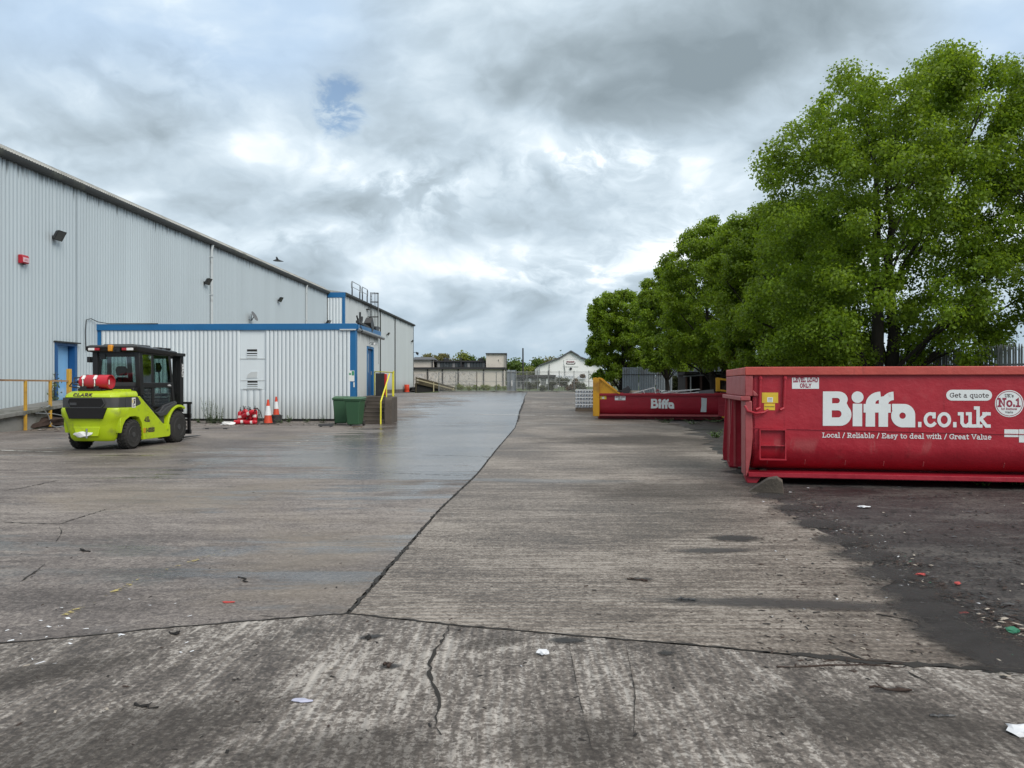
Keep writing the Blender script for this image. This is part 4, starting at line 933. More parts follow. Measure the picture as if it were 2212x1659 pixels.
mb = MB(); mb.box(.3, CL - .2, .62, .80, .012, .19); mb.box(.3, CL - .2, CW - .80, CW - .62, .012, .19); mb.build('runner', M_RED_DARK, skip)
for x in (.3, CL - .3):
    mb = MB(); mb.lathe([(.10, .25), (.10, 2.15)], 14, 'y', (x, 0, .10)); mb.build('roller', M_RUST, skip, smooth=True)
# welded seam half-way up, door hinge bars with hooks, step box, stiffener stubs
xa, za = on_side(1640, 1596 / 1.0 / 1.0 - 637); 
sx0, sz0 = on_side(1625, 924.6); sx1, sz1 = on_side(2212, 938.5)
mb = MB(); mb.bar((.10, YS - .004, sz0), (sx1, YS - .004, sz1), .010, .012); mb.bar((sx1, YS - .004, sz1), (CL, YS - .004, sz1), .010, .012); mb.build('seam', M_RED_DARK, skip)
def onfull(fx, fy): return on_side(fx / 1.736, fy / 1.736)
for a, b, hook in (((2851, 1405), (2847, 1529), True), ((2943, 1405), (2938, 1530), False)):
    x0, z0 = onfull(*a); x1, z1 = onfull(*b)
    mb = MB(); mb.tube([(x0, -.03, 1.655), (x0, -.03, z0 - .02), (x1, -.03, z1)], .020, 8); mb.tube([(x0, -.03, 1.66), (x0, -.03, 1.62)], .028, 8)
    if hook: mb.tube([(x1 + .01, -.03, z1 + .0), (x1 - .06, -.05, z1 - .03)], .022, 8); mb.tube([(x1 - .22, -.03, z1 + .03), (x1 - .18, -.06, z1 - .05), (x1 - .06, -.07, z1 - .085), (x1 + .06, -.06, z1 - .07), (x1 + .13, -.03, z1 - .03)], .020, 8)
    else: mb.tube([(x1, -.03, z1), (x1 - .06, -.05, z1 - .03)], .022, 8)
    mb.build('hook_bar', M_RED, skip, smooth=True)
bx0, bz1 = onfull(2846, 1608); bx1, bz0 = onfull(2946, 1725)
_, bzm = onfull(2850, 1669)
mb = MB(); th_ = .018
mb.box(bx0, bx1, -.075, .02, bz0, bz0 + th_); mb.box(bx0 - .0, bx1, -.06, -.002, bz1 - th_, bz1); mb.box(bx0, bx1, -.05, -.002, bzm - .01, bzm + .008); mb.box(bx0, bx0 + th_, -.058, -.004, bz0 + th_, bz1 - th_); mb.box(bx1 - th_, bx1, -.058, -.004, bz0 + th_, bz1 - th_)
mb.build('step_box', M_RED, skip)
for fx in (2881, 3023, 3175, 3320, 3470, 3775):
    x, z = on_side(fx / 1.736, 1750 / 1.736); mb = MB(); mb.bar((x, .06, .37), (x, .10, .30), .008, .02); mb.build('weld_stub', M_RED_PINK, skip)
# printed matter on the side
def side(x, z, lift): return (x, YS - lift, z)
def quad_label(name, f0, f1, mat, parent, lift=.003):
    (x0, z1), (x1, z0) = onfull(*f0), onfull(*f1); mb = MB(); mb.box(x0, x1, YS - lift, YS - .0006, z0, z1); return mb.build(name, mat, parent)
ll_ = quad_label('load_label', (2970, 1416), (3071, 1458), M_LETTER, skip)
for s, f, w_ in (('LEVEL LOAD', (2975, 1432), 92), ('ONLY', (3000, 1453), 42)):
    x0, z0 = onfull(*f); x1, _ = onfull(f[0] + w_, f[1])
    lettering('print', s, lambda a, b, l, x0=x0, z0=z0: side(x0 + a, z0 + b, .0035 + l), .085 if s[0] == 'L' else .082, .20, M_REDINK, ll_, .10, x1 - x0, skip_serif=True)
ys_ = quad_label('warning_sticker', (2857, 1472), (2918, 1511), M_YSTICK, skip); quad_label('print', (2877, 1490), (2898, 1508), M_LETTER, ys_, .0045)
y2_ = quad_label('warning_sticker', (2865, 1513), (2906, 1538), M_YSTICK, skip)
for k in range(3): quad_label('print', (2880, 1493 + k * 5), (2895, 1494.5 + k * 5), M_INK, ys_, .0055)
quad_label('print', (2867, 1524), (2904, 1526.5), M_INK, y2_, .0045)
# the big name: outlines read off the side, in picture units of the 700 x 240 detail (2212 px wide)
def LG(pts): return [onfull(3040 + a * 700 / 2212, 1440 + b * 240 / 758) for a, b in pts]
def larc(cx, cy, rx, ry, a0, a1, n=12): return [(cx + rx * math.cos(math.radians(a0 + (a1 - a0) * k / n)), cy - ry * math.sin(math.radians(a0 + (a1 - a0) * k / n))) for k in range(n + 1)]
big = []
big.append([LG([(145, 88), (330, 88)] + larc(325, 182, 113, 94, 88, -28, 10) + larc(348, 362, 135, 133, 42, -90, 12) + [(143, 495)]),
            LG([(253, 165), (310, 165)] + larc(313, 197, 32, 32, 80, -80, 8) + [(253, 229)]), LG([(250, 312), (325, 312)] + larc(325, 354, 40, 42, 80, -80, 8) + [(250, 396)])])
big.append([LG(larc(555, 156, 71, 69, 0, 345, 24))]); big.append([LG([(498, 232), (610, 234), (609, 501), (497, 500)])])
big.append([LG([(650, 504), (652, 338), (626, 338), (626, 236), (652, 236)] + larc(830, 238, 178, 148, 175, 92, 10) + [(830, 152)] + larc(985, 240, 155, 150, 140, 92, 6) + [(985, 190)] + larc(985, 240, 66, 50, 95, 178, 6) + [(948, 236), (948, 340), (916, 340), (915, 507), (804, 506), (804, 338), (762, 338), (762, 505)]),
            LG([(766, 234)] + larc(808, 234, 42, 45, 175, 92, 6) + [(808, 234)])])
big.append([LG([(962, 235), (1110, 236)] + larc(1105, 372, 133, 136, 86, 0, 10) + [(1238, 513), (1092, 513)] + larc(1090, 376, 137, 137, 268, 152, 12) + [(964, 312)]), LG(larc(1088, 375, 38, 38, 0, 345, 18))])
for i, lp in enumerate(big): filled('logo_letter', lp, side, M_LETTER, skip, .003)
x0, z0 = LG([(1262, 515)])[0]; x1, z1 = LG([(2150, 520)])[0]
em = (LG([(1600, 372)])[0][1] - LG([(1600, 512)])[0][1]) / .50 * 1.02
lettering('web_address', '.co.uk', lambda a, b, l: side(x0 + a, z0 + (z1 - z0) * a / (x1 - x0) + b + .028, .003 + l), em, .135, M_LETTER, skip, .055, x1 - x0 - .03)
tx0, tz0 = LG([(140, 630)])[0]; tx1, tz1 = LG([(2140, 655)])[0]
em2 = (LG([(900, 588)])[0][1] - LG([(900, 640)])[0][1]) / .70
lettering('slogan', 'Local / Reliable / Easy to deal with / Great Value', lambda a, b, l: side(tx0 + a, tz0 + (tz1 - tz0) * a / (tx1 - tx0) + b, .003 + l), em2, .115, M_LETTER, skip, .05, tx1 - tx0)
(px0, pz1), (px1, pz0) = LG([(1605, 68)])[0], LG([(2148, 198)])[0]; pr_ = (pz1 - pz0) / 2; pm = (pz0 + pz1) / 2
pill = filled('quote_badge', [[(px0 + pr_ + pr_ * math.cos(math.radians(a)), pm + pr_ * math.sin(math.radians(a))) for a in range(90, 271, 12)] + [(px1 - pr_ + pr_ * math.cos(math.radians(a)), pm + pr_ * math.sin(math.radians(a))) for a in range(-90, 91, 12)]], side, M_LETTER, skip, .003)
qx0, qz0 = LG([(1648, 158)])[0]; qx1, _ = LG([(2110, 158)])[0]
lettering('print', 'Get a quote', lambda a, b, l: side(qx0 + a, qz0 + b, .004 + l), (LG([(1700, 108)])[0][1] - qz0) / .70, .11, M_INK, pill, .05, qx1 - qx0)
def RB(a, b): return onfull(3650 + a * 190 / 1576, 1420 + b * 200 / 1659)
(rcx, rcz) = RB(1115, 775); rrx = (RB(1565, 775)[0] - RB(668, 775)[0]) / 2; rrz = (RB(1115, 355)[1] - RB(1115, 1195)[1]) / 2
def ell(k): return [(rcx + rrx * k * math.cos(2 * PI * i / 40), rcz + rrz * k * math.sin(2 * PI * i / 40)) for i in range(40)]
rb = filled('round_badge', [ell(1.0)], side, M_LETTER, skip, .003); filled('ring', [ell(.93), ell(.885)], side, M_REDINK, rb, .0042)
for s, a, b, wpx, hpx, wt, mt in (("UK's", 975, 575, 275, 92, .12, M_INK), ('No.1', 775, 855, 680, 230, .17, M_REDINK), ('for Business', 862, 968, 495, 62, .12, M_REDINK), ('Waste', 985, 1070, 245, 60, .12, M_INK)):
    ax, az = RB(a, b); bx, _ = RB(a + wpx, b); hz = RB(a, b - hpx)[1] - az
    lettering('print', s, lambda p, q_, l, ax=ax, az=az: side(ax + p, az + q_, .0044 + l), hz / .70, wt, mt, rb, .06, bx - ax)
for f0, f1 in (((3766, 1610), (3819, 1639)), ((3821, 1610), (3900, 1660))):
    pl = quad_label('paper_label', f0, f1, M_LETTER, skip)
    for k in range(3): quad_label('print', (f0[0] + 8, f0[1] + 5 + k * 7), (f1[0] - 8, f0[1] + 6.2 + k * 7), M_PIPE, pl, .0042)
# rubbish showing just over the rim
M_WHITE_BIT = paint('dirty_white_scrap', (.62, .60, .56), .7, .15, 8, (.3, .28, .25), .3)
# ================================================================== THE LOW CONTAINER (middle distance)
g2 = on_ground(1281, 906); C2A = math.radians(-8.5); C2z = g2.z - .02
s2 = thing('roll_off_container', 'low red waste container with yellow headboard and heaped scrap, behind the big one', 'waste container', (g2.x, g2.y, C2z), C2A)
L2, Wd2 = 5.9, 2.4
pr2 = [(.0, 1.06), (.0, .55), (.05, .36), (.16, .24)]; pr2 = pr2 + [(Wd2 - y, z) for y, z in reversed(pr2)]
mb = MB(); mb.loft([[(x, y, z) for y, z in pr2] for x in (.28, 2, 4, L2)], closed=False, caps=False); mb.loft([[(x, y + (.03 if y < 1.2 else -.03), z + .02) for y, z in pr2] for x in (.28, L2)], closed=False, caps=False); mb.build('tub', M_RED_DARK, s2, smooth=True)
for yy in (0, Wd2):
    mb = MB(); mb.box(.25, L2, yy - .06, yy + .06, 1.03, 1.13); mb.build('rim', M_RED_DARK, s2, bevel=.01)
    mb = MB(); mb.box(.25, L2 - .3, yy - .05, yy + .05, .17, .25); mb.build('side_sill', M_RED_PINK, s2)
    mb = MB(); mb.prism([(.0, .16), (.0, 1.78), (.10, 1.80), (.27, 1.76), (.27, .16)], yy - .10, yy + .02, 'y'); mb.build('headboard_post', M_YEL, s2, bevel=.012)
    mb = MB(); mb.prism([(.27, 1.05), (.27, 1.78), (.34, 1.78), (1.05, 1.14), (1.05, 1.05)], yy - .03, yy + .0, 'y'); mb.build('headboard_gusset', M_YEL, s2)
    mb = MB(); mb.bar((.24, yy - .02, 1.80), (1.12, yy - .02, 1.10), .14, .05); mb.build('headboard_edge', M_YEL, s2, bevel=.006)
mb = MB(); mb.box(.10, .16, .02, Wd2 - .02, .2, 1.74); mb.build('headboard_plate', M_YEL, s2)
mb = MB(); mb.box(L2 - .05, L2, 0, Wd2, .2, 1.05); mb.build('tail_door', M_RED_DARK, s2)
mb = MB(); mb.box(.2, L2 - .4, .6, .78, .015, .24); mb.box(.2, L2 - .4, 1.62, 1.8, .015, .24); mb.build('runner', M_RED_DARK, s2)
for x0 in (5.15,):
    mb = MB(); mb.box(x0, L2 + .02, -.09, -.062, .2, 1.0); mb.build('tail_frame', M_RED_DARK, s2)
    for z in (.30, .93):
        mb = MB(); mb.box(L2 - .35, L2 - .05, -.12, -.092, z - .1, z + .1); mb.build('hinge', M_YEL, s2, bevel=.01)
for z in (.42, .62, .80):
    mb = MB(); mb.box(5.2, L2 - .05, -.105, -.092, z, z + .03); mb.build('rib', M_RED, s2)
mb = MB(); mb.bar((5.1, -.1, 1.28), (5.75, -.1, 1.2), .08, .07); mb.bar((5.12, -.1, 1.75), (5.9, -.1, 1.62), .07, .08); mb.box(5.05, 5.22, -.14, -.06, 1.22, 1.78); mb.bar((5.82, -.1, 1.62), (5.90, -.1, .9), .07, .07); mb.tube([(5.98, -.1, 1.35), (5.95, -.1, .95), (6.0, -.1, .72), (6.06, -.1, .75), (6.05, -.1, 1.1), (6.02, -.1, 1.35)], .04, 6); mb.bar((5.75, -.1, .16), (5.3, -.1, .16), .05, .05); mb.bar((5.5, -.1, .15), (5.5, -.1, -.0), .04, .04); mb.build('tail_hook', M_YEL, s2, bevel=.008)
def s2p(x, z, l): return (x, -.002 - l, z)
# writing on its side
bs = .155
def small_big(dx, z0, k):
    for lp in big:
        bx, bz = LG([(143, 495)])[0]
        filled('logo_letter', [[(dx + (a - bx) * k, z0 + (b - bz) * k * 1.05) for a, b in l] for l in lp], s2p, M_LETTER, s2, .004)
small_big(2.42, .50, .72)
mb = MB(); mb.box(.92, 1.36, -.006, -.002, .84, 1.02); w_ = mb.build('load_label', M_LETTER, s2)
lettering('print', 'LEVEL LOAD', lambda a, b, l: s2p(.95 + a, .95 + b, .006 + l), .07, .2, M_REDINK, w_, .1, .38, skip_serif=True)
lettering('print', 'ONLY', lambda a, b, l: s2p(1.05 + a, .865 + b, .006 + l), .07, .2, M_INK, w_, .1, .18, skip_serif=True)
mb = MB(); mb.box(.30, .56, -.006, -.002, .88, 1.02); y_ = mb.build('warning_sticker', M_YSTICK, s2); mb = MB(); mb.box(.38, .48, -.008, -.006, .90, .98); mb.build('print', M_LETTER, y_)
mb = MB(); mb.prism([(4.44, .36), (4.68, .36), (4.70, .93), (4.48, .95), (4.48, .60)], -.006, -.002, 'y'); mb.build('paper_label', M_PIPE, s2)
# scrap heaped in it
M_SCRAP_W = paint('white_upvc', (.68, .70, .70), .4, .1, 4, (.4, .38, .35), .3); M_SCRAP_D = paint('dark_scrap', (.05, .05, .055), .7, .3, 4); M_SCRAP_G = paint('grey_board', (.16, .165, .18), .7, .25, 3); M_SCRAP_B = paint('tan_board', (.45, .40, .33), .8, .25, 3)
def scrap(name, label, cat, build, mat, x, y, z):
    o = thing(name, label, cat, tuple(Matrix.Translation((g2.x, g2.y, C2z)) @ Matrix.Rotation(C2A, 4, 'Z') @ Vector((x, y, z))), C2A, 'scrap heaped in the low container')
    mb = MB(); build(mb); mb.build('body', mat, o); return o
scrap('window_frame', 'white window frame tipped up on the scrap, wedge-shaped against the dark fence', 'window frame', lambda m: (m.bar((0, 0, 0), (.95, 0, .26), .05, .04), m.bar((.95, 0, .26), (1.02, 0, -.06), .05, .04), m.bar((0, 0, 0), (1.02, 0, -.06), .05, .04), m.bar((.5, 0, .12), (.55, 0, -.03), .04, .03)), M_SCRAP_W, 1.62, .3, 1.12)
scrap('board', 'long pale boards stacked along the scrap right of the middle', 'board', lambda m: (m.box(0, 1.45, 0, .5, 0, .03, rot=Matrix.Rotation(-.05, 3, 'Y')), m.box(-.1, 1.2, .1, .6, .06, .09, rot=Matrix.Rotation(-.10, 3, 'Y')), m.box(.2, 1.5, .05, .6, .12, .15, rot=Matrix.Rotation(-.07, 3, 'Y'))), M_SCRAP_W, 2.95, .2, 1.12)
scrap('board', 'dark grey board at the right end of the scrap', 'board', lambda m: m.prism([(0, 0), (.95, -.05), (.9, .2), (.2, .12)], 0, .04, 'y'), M_SCRAP_G, 4.1, .25, 1.1)
scrap('scrap_bundle', 'black crumpled scrap beside the yellow headboard', 'scrap', lambda m: (m.box(0, .3, 0, .3, 0, .2, rot=Matrix.Rotation(.5, 3, 'Y')), m.box(.1, .35, .1, .4, .08, .3, rot=Matrix.Rotation(-.6, 3, 'Y')), m.bar((-.25, 0, .1), (.2, .1, .16), .06, .05)), M_SCRAP_D, 1.22, .3, 1.1)
scrap('board', 'tan board lying flat beside the white window frame', 'board', lambda m: (m.box(0, .7, 0, .5, 0, .08, rot=Matrix.Rotation(.06, 3, 'Y')), m.box(.2, .6, .1, .5, .09, .16)), M_SCRAP_B, 1.35, .5, 1.08)
scrap('plastic_sheet', 'crumpled white sheet poking up in the middle of the scrap', 'sheet', lambda m: (m.add([(0, 0, 0), (.2, .05, .22), (.38, 0, .1), (.55, .1, .17), (.8, 0, .02), (.7, .3, .05), (.4, .3, .14), (.1, .3, .08)], [(0, 1, 7), (1, 2, 6, 7), (2, 3, 6), (3, 4, 5, 6)]),), M_SCRAP_W, 2.5, .25, 1.1)

# ------------------------------------------------------------------ wrapped pallet of cans
pg = on_ground(1243, 888)
pal = thing('wrapped_pallet', 'shrink-wrapped pallet of silver cans beside the yellow headboard', 'pallet', (pg.x, pg.y, pg.z), math.radians(-6))
M_CAN = paint('shiny_can_wrap', (.42, .44, .47), .28, .22, 14, (.25, .2, .2), .25, metallic=.6, bump=.5); M_FILM = paint('white_wrap_band', (.78, .80, .82), .25, .1, 10)
M_WOOD = paint('grey_pallet_wood', (.14, .11, .085), .9, .3, 4, (.05, .04, .03), .5)
mb = MB()
for y in (0, .5, 1.0): mb.box(0, 1.1, y, y + .1, .0, .14)
mb.build('wooden_pallet', M_WOOD, pal)
for k in range(5):
    mb = MB(); z0 = .15 + k * .175
    for i in range(8):
        for j in range(8):
            if i in (0, 7) or j in (0, 7): mb.lathe([(.045, z0), (.066, z0 + .02), (.066, z0 + .13), (.05, z0 + .152)], 8, 'z', (.07 + i * .138, .07 + j * .138, 0))
    mb.box(.05, 1.06, .05, 1.06, z0, z0 + .15); ly = mb.build('can_layer', M_CAN, pal, smooth=True)
    mb = MB(); mb.box(-.006, 1.112, -.006, 1.112, z0 + .142, z0 + .186); mb.build('wrap_band', M_FILM, pal)
# ================================================================== THE FORKLIFT
M_LIME = paint('lime_green_paint', (.42, .56, .012), .30, .14, 2.5, (.20, .22, .06), .42, fine=.05, dirt_scale=2.2)
M_CHAR = paint('charcoal_plastic', (.048, .050, .054), .5, .15, 6, (.08, .075, .07), .25)
M_CABBLK = paint('cab_black', (.012, .012, .013), .38, .2, 5, (.05, .05, .05), .2)
M_TYRE = paint('dusty_rubber', (.022, .021, .020), .85, .3, 7, (.075, .068, .06), .6, bump=.5)
M_RIM = paint('dark_wheel_rim', (.05, .05, .052), .5, .25, 7, (.08, .07, .06), .5)
M_GLASS = glass_mat('cab_glass', (.44, .57, .545), .7, .03)
M_SEATM = paint('seat_black', (.02, .02, .022), .7, .2, 6)
M_AMBER = paint('amber_lens', (.65, .27, .02), .25, .1, 6); M_REDLENS = paint('red_lens', (.35, .01, .02), .25, .1, 6); M_WLENS = paint('clear_lens', (.78, .78, .78), .2, .12, 9)
M_DECAL = paint('orange_red_decal', (.62, .06, .02), .5, .1, 6); M_WHITEDECAL = paint('white_decal', (.72, .72, .68), .5, .12, 9, (.3, .3, .28), .3)
FA = math.radians(-5.0)
fk = thing('forklift', 'lime green and black forklift truck with enclosed cab, seen from behind', 'forklift', (-9.74, 17.85, 0), FA)
HW = .70
# counterweight: stacked rounded sections
def cw_ring(z, yr, w1, w2, c, yf):
    half = [(0, yr), (w1 * .6, yr + .006), (w1, yr + .03), (w1 + (w2 - w1) * .55, yr + c * .42), (w2, yr + c), (w2, yf)]
    return [(x, y, z) for x, y in half] + [(-x, y, z) for x, y in reversed(half[1:])]
def ring_close(r): return r
mb = MB()
secs = [(.22, -.56, .38, .48, .14, -.36), (.30, -.62, .43, .53, .16, -.36), (.56, -.66, .48, .60, .19, -.38), (.72, -.68, .52, .67, .20, -.36), (.80, -.71, .54, .71, .16, -.30), (.95, -.71, .55, .715, .14, -.2), (1.0, -.69, .55, .70, .13, -.15)]
mb.loft([cw_ring(*s) for s in secs]); mb.build('counterweight', M_LIME, fk, bevel=.012)
# dark band round the back with the grille mouth
mb = MB(); mb.loft([cw_ring(z, -.675, .545, .69, .13, .30) for z in (1.0, 1.235)]); mb.build('band', M_CHAR, fk, bevel=.01)
mb = MB()
for s in (-1, 1): mb.prism([(-.30, 1.0), (.06, 1.0), (.30, 1.06), (.31, 1.10), (.17, 1.235), (-.30, 1.235)], s * .69, s * .699, 'x')
mb.build('side_band', M_CHAR, fk)
mb = MB(); mb.prism([(-.50, 1.0), (-.40, .75), (.40, .75), (.50, 1.0)], -.745, -.68, 'y'); M_VOID = paint('grille_void_shade', (.006, .006, .007), .9, .3, 6); mb.build('grille_lower', M_VOID, fk, bevel=.01)  # near-black plates: the shade inside the open grille is put into their colour
mb = MB(); hexa = [(-.46, 1.13), (-.40, 1.01), (.36, 1.01), (.44, 1.10), (.38, 1.222), (-.42, 1.222)]; mb.prism(hexa, -.700, -.674, 'y'); gr = mb.build('grille', M_VOID, fk)
mb = MB(); n = len(hexa)
for i in range(n):
    a, b = hexa[i], hexa[(i + 1) % n]; mb.bar((a[0], -.70, a[1]), (b[0], -.70, b[1]), .016, .016)
mb.box(-.40, -.24, -.712, -.70, 1.06, 1.12); mb.build('grille_bars', M_CHAR, gr)
# tow pocket with a white crumpled bag stuffed in (its own thing below)
mb = MB(); mb.prism([(-.34, .56), (-.26, .34), (.26, .34), (.30, .56)], -.672, -.63, 'y'); mb.build('tow_pocket', M_LIME, fk, bevel=.012)
mb = MB(); mb.tube([(0, -.69, .3), (0, -.69, .52)], .02, 8); mb.build('tow_pin', M_STEEL, fk)
# hood
mb = MB(); mb.loft([[(x, y, z) for x, y in pts] for z, pts in [
    (1.235, [(-.68, -.50), (-.55, -.665), (.55, -.665), (.68, -.50), (.70, .20), (-.70, .20)]),
    (1.31, [(-.665, -.47), (-.53, -.63), (.53, -.63), (.665, -.47), (.695, .20), (-.695, .20)]),
    (1.375, [(-.60, -.36), (-.48, -.50), (.48, -.50), (.60, -.36), (.655, .20), (-.655, .20)]),
    (1.40, [(-.42, -.22), (-.34, -.32), (.34, -.32), (.42, -.22), (.52, .19), (-.52, .19)])]]); mb.build('hood', M_LIME, fk, bevel=.018)
mb = MB(); mb.box(-.0, .55, -.16, .16, 1.385, 1.425); mb.build('hood_plate', M_LIME, fk, bevel=.01)
# flanks with the rear arch cut out, sill and the sloping edge to the step
def arcyz(cy, cz, r, a0, a1, n=10): return [(cy + r * math.cos(math.radians(a0 + (a1 - a0) * k / n)), cz + r * math.sin(math.radians(a0 + (a1 - a0) * k / n))) for k in range(n + 1)]
flank = [(-.42, 1.0), (.05, 1.0), (.30, 1.06), (.32, 1.10), (.20, 1.235), (.27, 1.26), (1.30, .53), (1.62, .50), (1.64, .24), (1.58, .19), (.43, .19)] + [(.42, .36), (.36, .60), (.24, .74), (.08, .775), (-.14, .77), (-.30, .70), (-.40, .58), (-.46, .40)] + [(-.50, .60), (-.50, .85)]
mb = MB()
for s in (-1, 1): mb.prism(flank, s * .50, s * HW, 'x')
mb.build('flank', M_LIME, fk, bevel=.014)
mb = MB(); mb.box(-.49, .49, -.36, 1.9, .42, 1.2); mb.box(-.45, .45, 1.2, 2.35, .30, .55); mb.build('chassis', M_CABBLK, fk)
# front mudguards
for s in (-1, 1):
    mb = MB(); o_ = arcyz(2.03, .42, .58, 185, 60, 12); i_ = arcyz(2.03, .42, .52, 60, 185, 12); mb.prism(o_ + i_, s * .42, s * (HW + .03), 'x'); mb.prism([(1.42, .50), (1.47, .62)] + arcyz(2.03, .42, .53, 160, 190, 5), s * .45, s * .60, 'x'); mb.build('mudguard', M_LIME, fk, bevel=.008)
# black step and cab skirt
mb = MB()
for s in (-1, 1):
    mb.prism([(.34, 1.2), (1.33, .54), (1.44, .54), (1.44, .80), (1.62, .98), (2.0, 1.03), (2.0, 1.10), (1.45, 1.0), (1.25, .84), (1.0, .84)], s * .48, s * .64, 'x')
    mb.prism([(.95, .84), (1.25, .83), (1.5, .95), (1.95, 1.08), (1.95, 1.0), (1.72, .94), (1.46, .76), (1.15, .72)], s * .641, s * .70, 'x')
    mb.box(s * .50, s * .685, 1.30, 1.60, .495, .515)
mb.build('cab_skirt', M_CHAR, fk, bevel=.008)
# wheels
def wheel(y, r, w, label=None):
    out = []
    for s in (-1, 1):
        tm = MB(); prof = [(r * .60, -w / 2 + .01), (r * .84, -w / 2), (r * .955, -w / 2 + .03), (r, -w / 2 + .075), (r, w / 2 - .075), (r * .955, w / 2 - .03), (r * .84, w / 2), (r * .60, w / 2 - .01)]
        tm.lathe(prof, 36, 'x', (s * (.72 - w / 2), y, r), caps=True)
        for k in range(24):
            a = 2 * PI * k / 24; R = Matrix.Rotation(a, 3, 'X')
            for e in (-1, 1):
                vs = [(x + s * (.72 - w / 2), *(R @ Vector((0, yy, zz)))[1:]) for x, yy, zz in ((e * w * .08, -.03, r * .985), (e * w * .08, .02, r * .985), (e * (w / 2 - .015), .055, r * .955), (e * (w / 2 - .015), .0, r * .955), (e * w * .08, -.03, r + .016), (e * w * .08, .02, r + .016), (e * (w / 2 - .03), .055, r + .008), (e * (w / 2 - .03), .0, r + .008))]
                vs = [(a_, b_ + y, c_ + r) for a_, b_, c_ in vs]; tm.add(vs, [(0, 1, 5, 4), (1, 2, 6, 5), (2, 3, 7, 6), (3, 0, 4, 7), (4, 5, 6, 7)])
        t = tm.build('tyre', M_TYRE, fk, smooth=True)
        rm = MB(); c = s * .72; rr = r * .60
        rm.lathe([(rr, c - s * .02), (rr * .93, c - s * .005), (rr * .86, c - s * .05), (rr * .5, c - s * .09), (rr * .45, c - s * .03), (rr * .30, c - s * .02), (rr * .28, c - s * .0)], 24, 'x', (0, y, r), caps=True)
        for k in range(6):
            a = 2 * PI * k / 6; rm.lathe([(.016, c - s * .08), (.016, c - s * .045)], 6, 'x', (0, y + rr * .66 * math.cos(a), r + rr * .66 * math.sin(a)))
        rm.build('rim', M_RIM, t, smooth=True)
wheel(0.0, .345, .26); wheel(2.03, .415, .30)
# cab: posts, roof, panes
cw_, yb, yfB, yfT, zb, zt = .59, .48, 1.98, 1.78, 1.10, 2.34
mb = MB()
for s in (-1, 1):
    mb.bar((s * (cw_ - .03), yb + .03, 1.28), (s * (cw_ - .05), yb - .02, zt + .02), .13, .14); mb.bar((s * (cw_ - .03), yfB, 1.05), (s * (cw_ - .05), yfT, zt), .09, .10)
    mb.bar((s * (cw_ - .02), 1.02, 1.0), (s * (cw_ - .035), .98, zt), .07, .10); mb.bar((s * (cw_ - .02), yb + .1, 1.52), (s * (cw_ - .02), yfB - .06, 1.52), .07, .13); mb.bar((s * (cw_ - .02), .45, 1.2), (s * (cw_ - .02), 1.15, .82), .06, .06)
    mb.bar((s * (cw_ - .03), yb, zt - .02), (s * (cw_ - .03), yfT, zt - .02), .08, .08); mb.bar((s * (cw_ - .02), 1.1, .86), (s * (cw_ - .02), 1.95, 1.08), .06, .05); mb.bar((s * (cw_ - .03), 1.93, 1.1), (s * (cw_ - .03), 1.98, .98), .08, .1)
mb.bar((-cw_, yb - .0, zt - .05), (cw_, yb - .0, zt - .05), .10, .12); mb.bar((-cw_, yb + .03, 1.44), (cw_, yb + .03, 1.44), .10, .12); mb.bar((-cw_, yfT, zt - .02), (cw_, yfT, zt - .02), .09, .09)
mb.box(-cw_ + .04, cw_ - .04, yb + .0, yb + .06, 1.36, 1.56); mb.box(-cw_ + .02, cw_ - .02, .21, yb + .1, 1.16, 1.46)
mb.build('cab_frame', M_CABBLK, fk, bevel=.012)
mb = MB(); mb.loft([[(-.66, yb - .22, 2.335), (.66, yb - .22, 2.335), (.64, yfT + .25, 2.30), (-.64, yfT + .25, 2.30)], [(-.68, yb - .27, 2.46), (.68, yb - .27, 2.46), (.65, yfT + .30, 2.40), (-.65, yfT + .30, 2.40)], [(-.60, yb - .2, 2.50), (.60, yb - .2, 2.50), (.58, yfT + .2, 2.43), (-.58, yfT + .2, 2.43)]])
mb.box(-.35, .42, yb - .05, 1.2, 2.49, 2.53)
for y in (.75, 1.3, 1.7): mb.box(.40, .58, y, y + .18, 2.44, 2.495)
mb.build('cab_roof', M_CABBLK, fk, bevel=.02)
mb = MB(); mb.add([(-.50, yb + .005, 1.52), (.50, yb + .005, 1.52), (.48, yb - .03, 2.26), (-.48, yb - .03, 2.26)], [(0, 1, 2, 3)]); mb.build('rear_window', M_GLASS, fk)
M_FRIT = paint('window_edge_grey', (.05, .052, .055), .3, .1, 4)
mb = MB()
for a, b in (((-.53, 1.5), (-.50, 2.28)), ((.50, 2.28), (.53, 1.5)), ((-.5, 2.26), (.5, 2.26)), ((-.5, 1.55), (.5, 1.55))): mb.bar((a[0], yb - .002 - .035 * (a[1] - 1.5) / .76, a[1]), (b[0], yb - .002 - .035 * (b[1] - 1.5) / .76, b[1]), .09, .006, up=(0, 1, 0))
mb.build('window_edge', M_FRIT, fk)
for s in (-1, 1):
    mb = MB(); x = s * (cw_ - .005)
    mb.add([(x, .56, 1.58), (x, .98, 1.58), (x, .96, 2.28), (x, .52, 2.28)], [(0, 1, 2, 3)]); mb.build('side_window', M_GLASS, fk)
    mb = MB(); mb.add([(x, 1.06, 1.58), (x, 1.88, 1.58), (x, 1.70, 2.28), (x, 1.04, 2.28)], [(0, 1, 2, 3)]); mb.add([(x, .6, 1.2), (x, 1.08, .90), (x, 1.90, 1.1), (x, 1.90, 1.46), (x, .55, 1.46)], [(0, 1, 2, 3, 4)]); d = mb.build('door_glass', M_GLASS, fk)
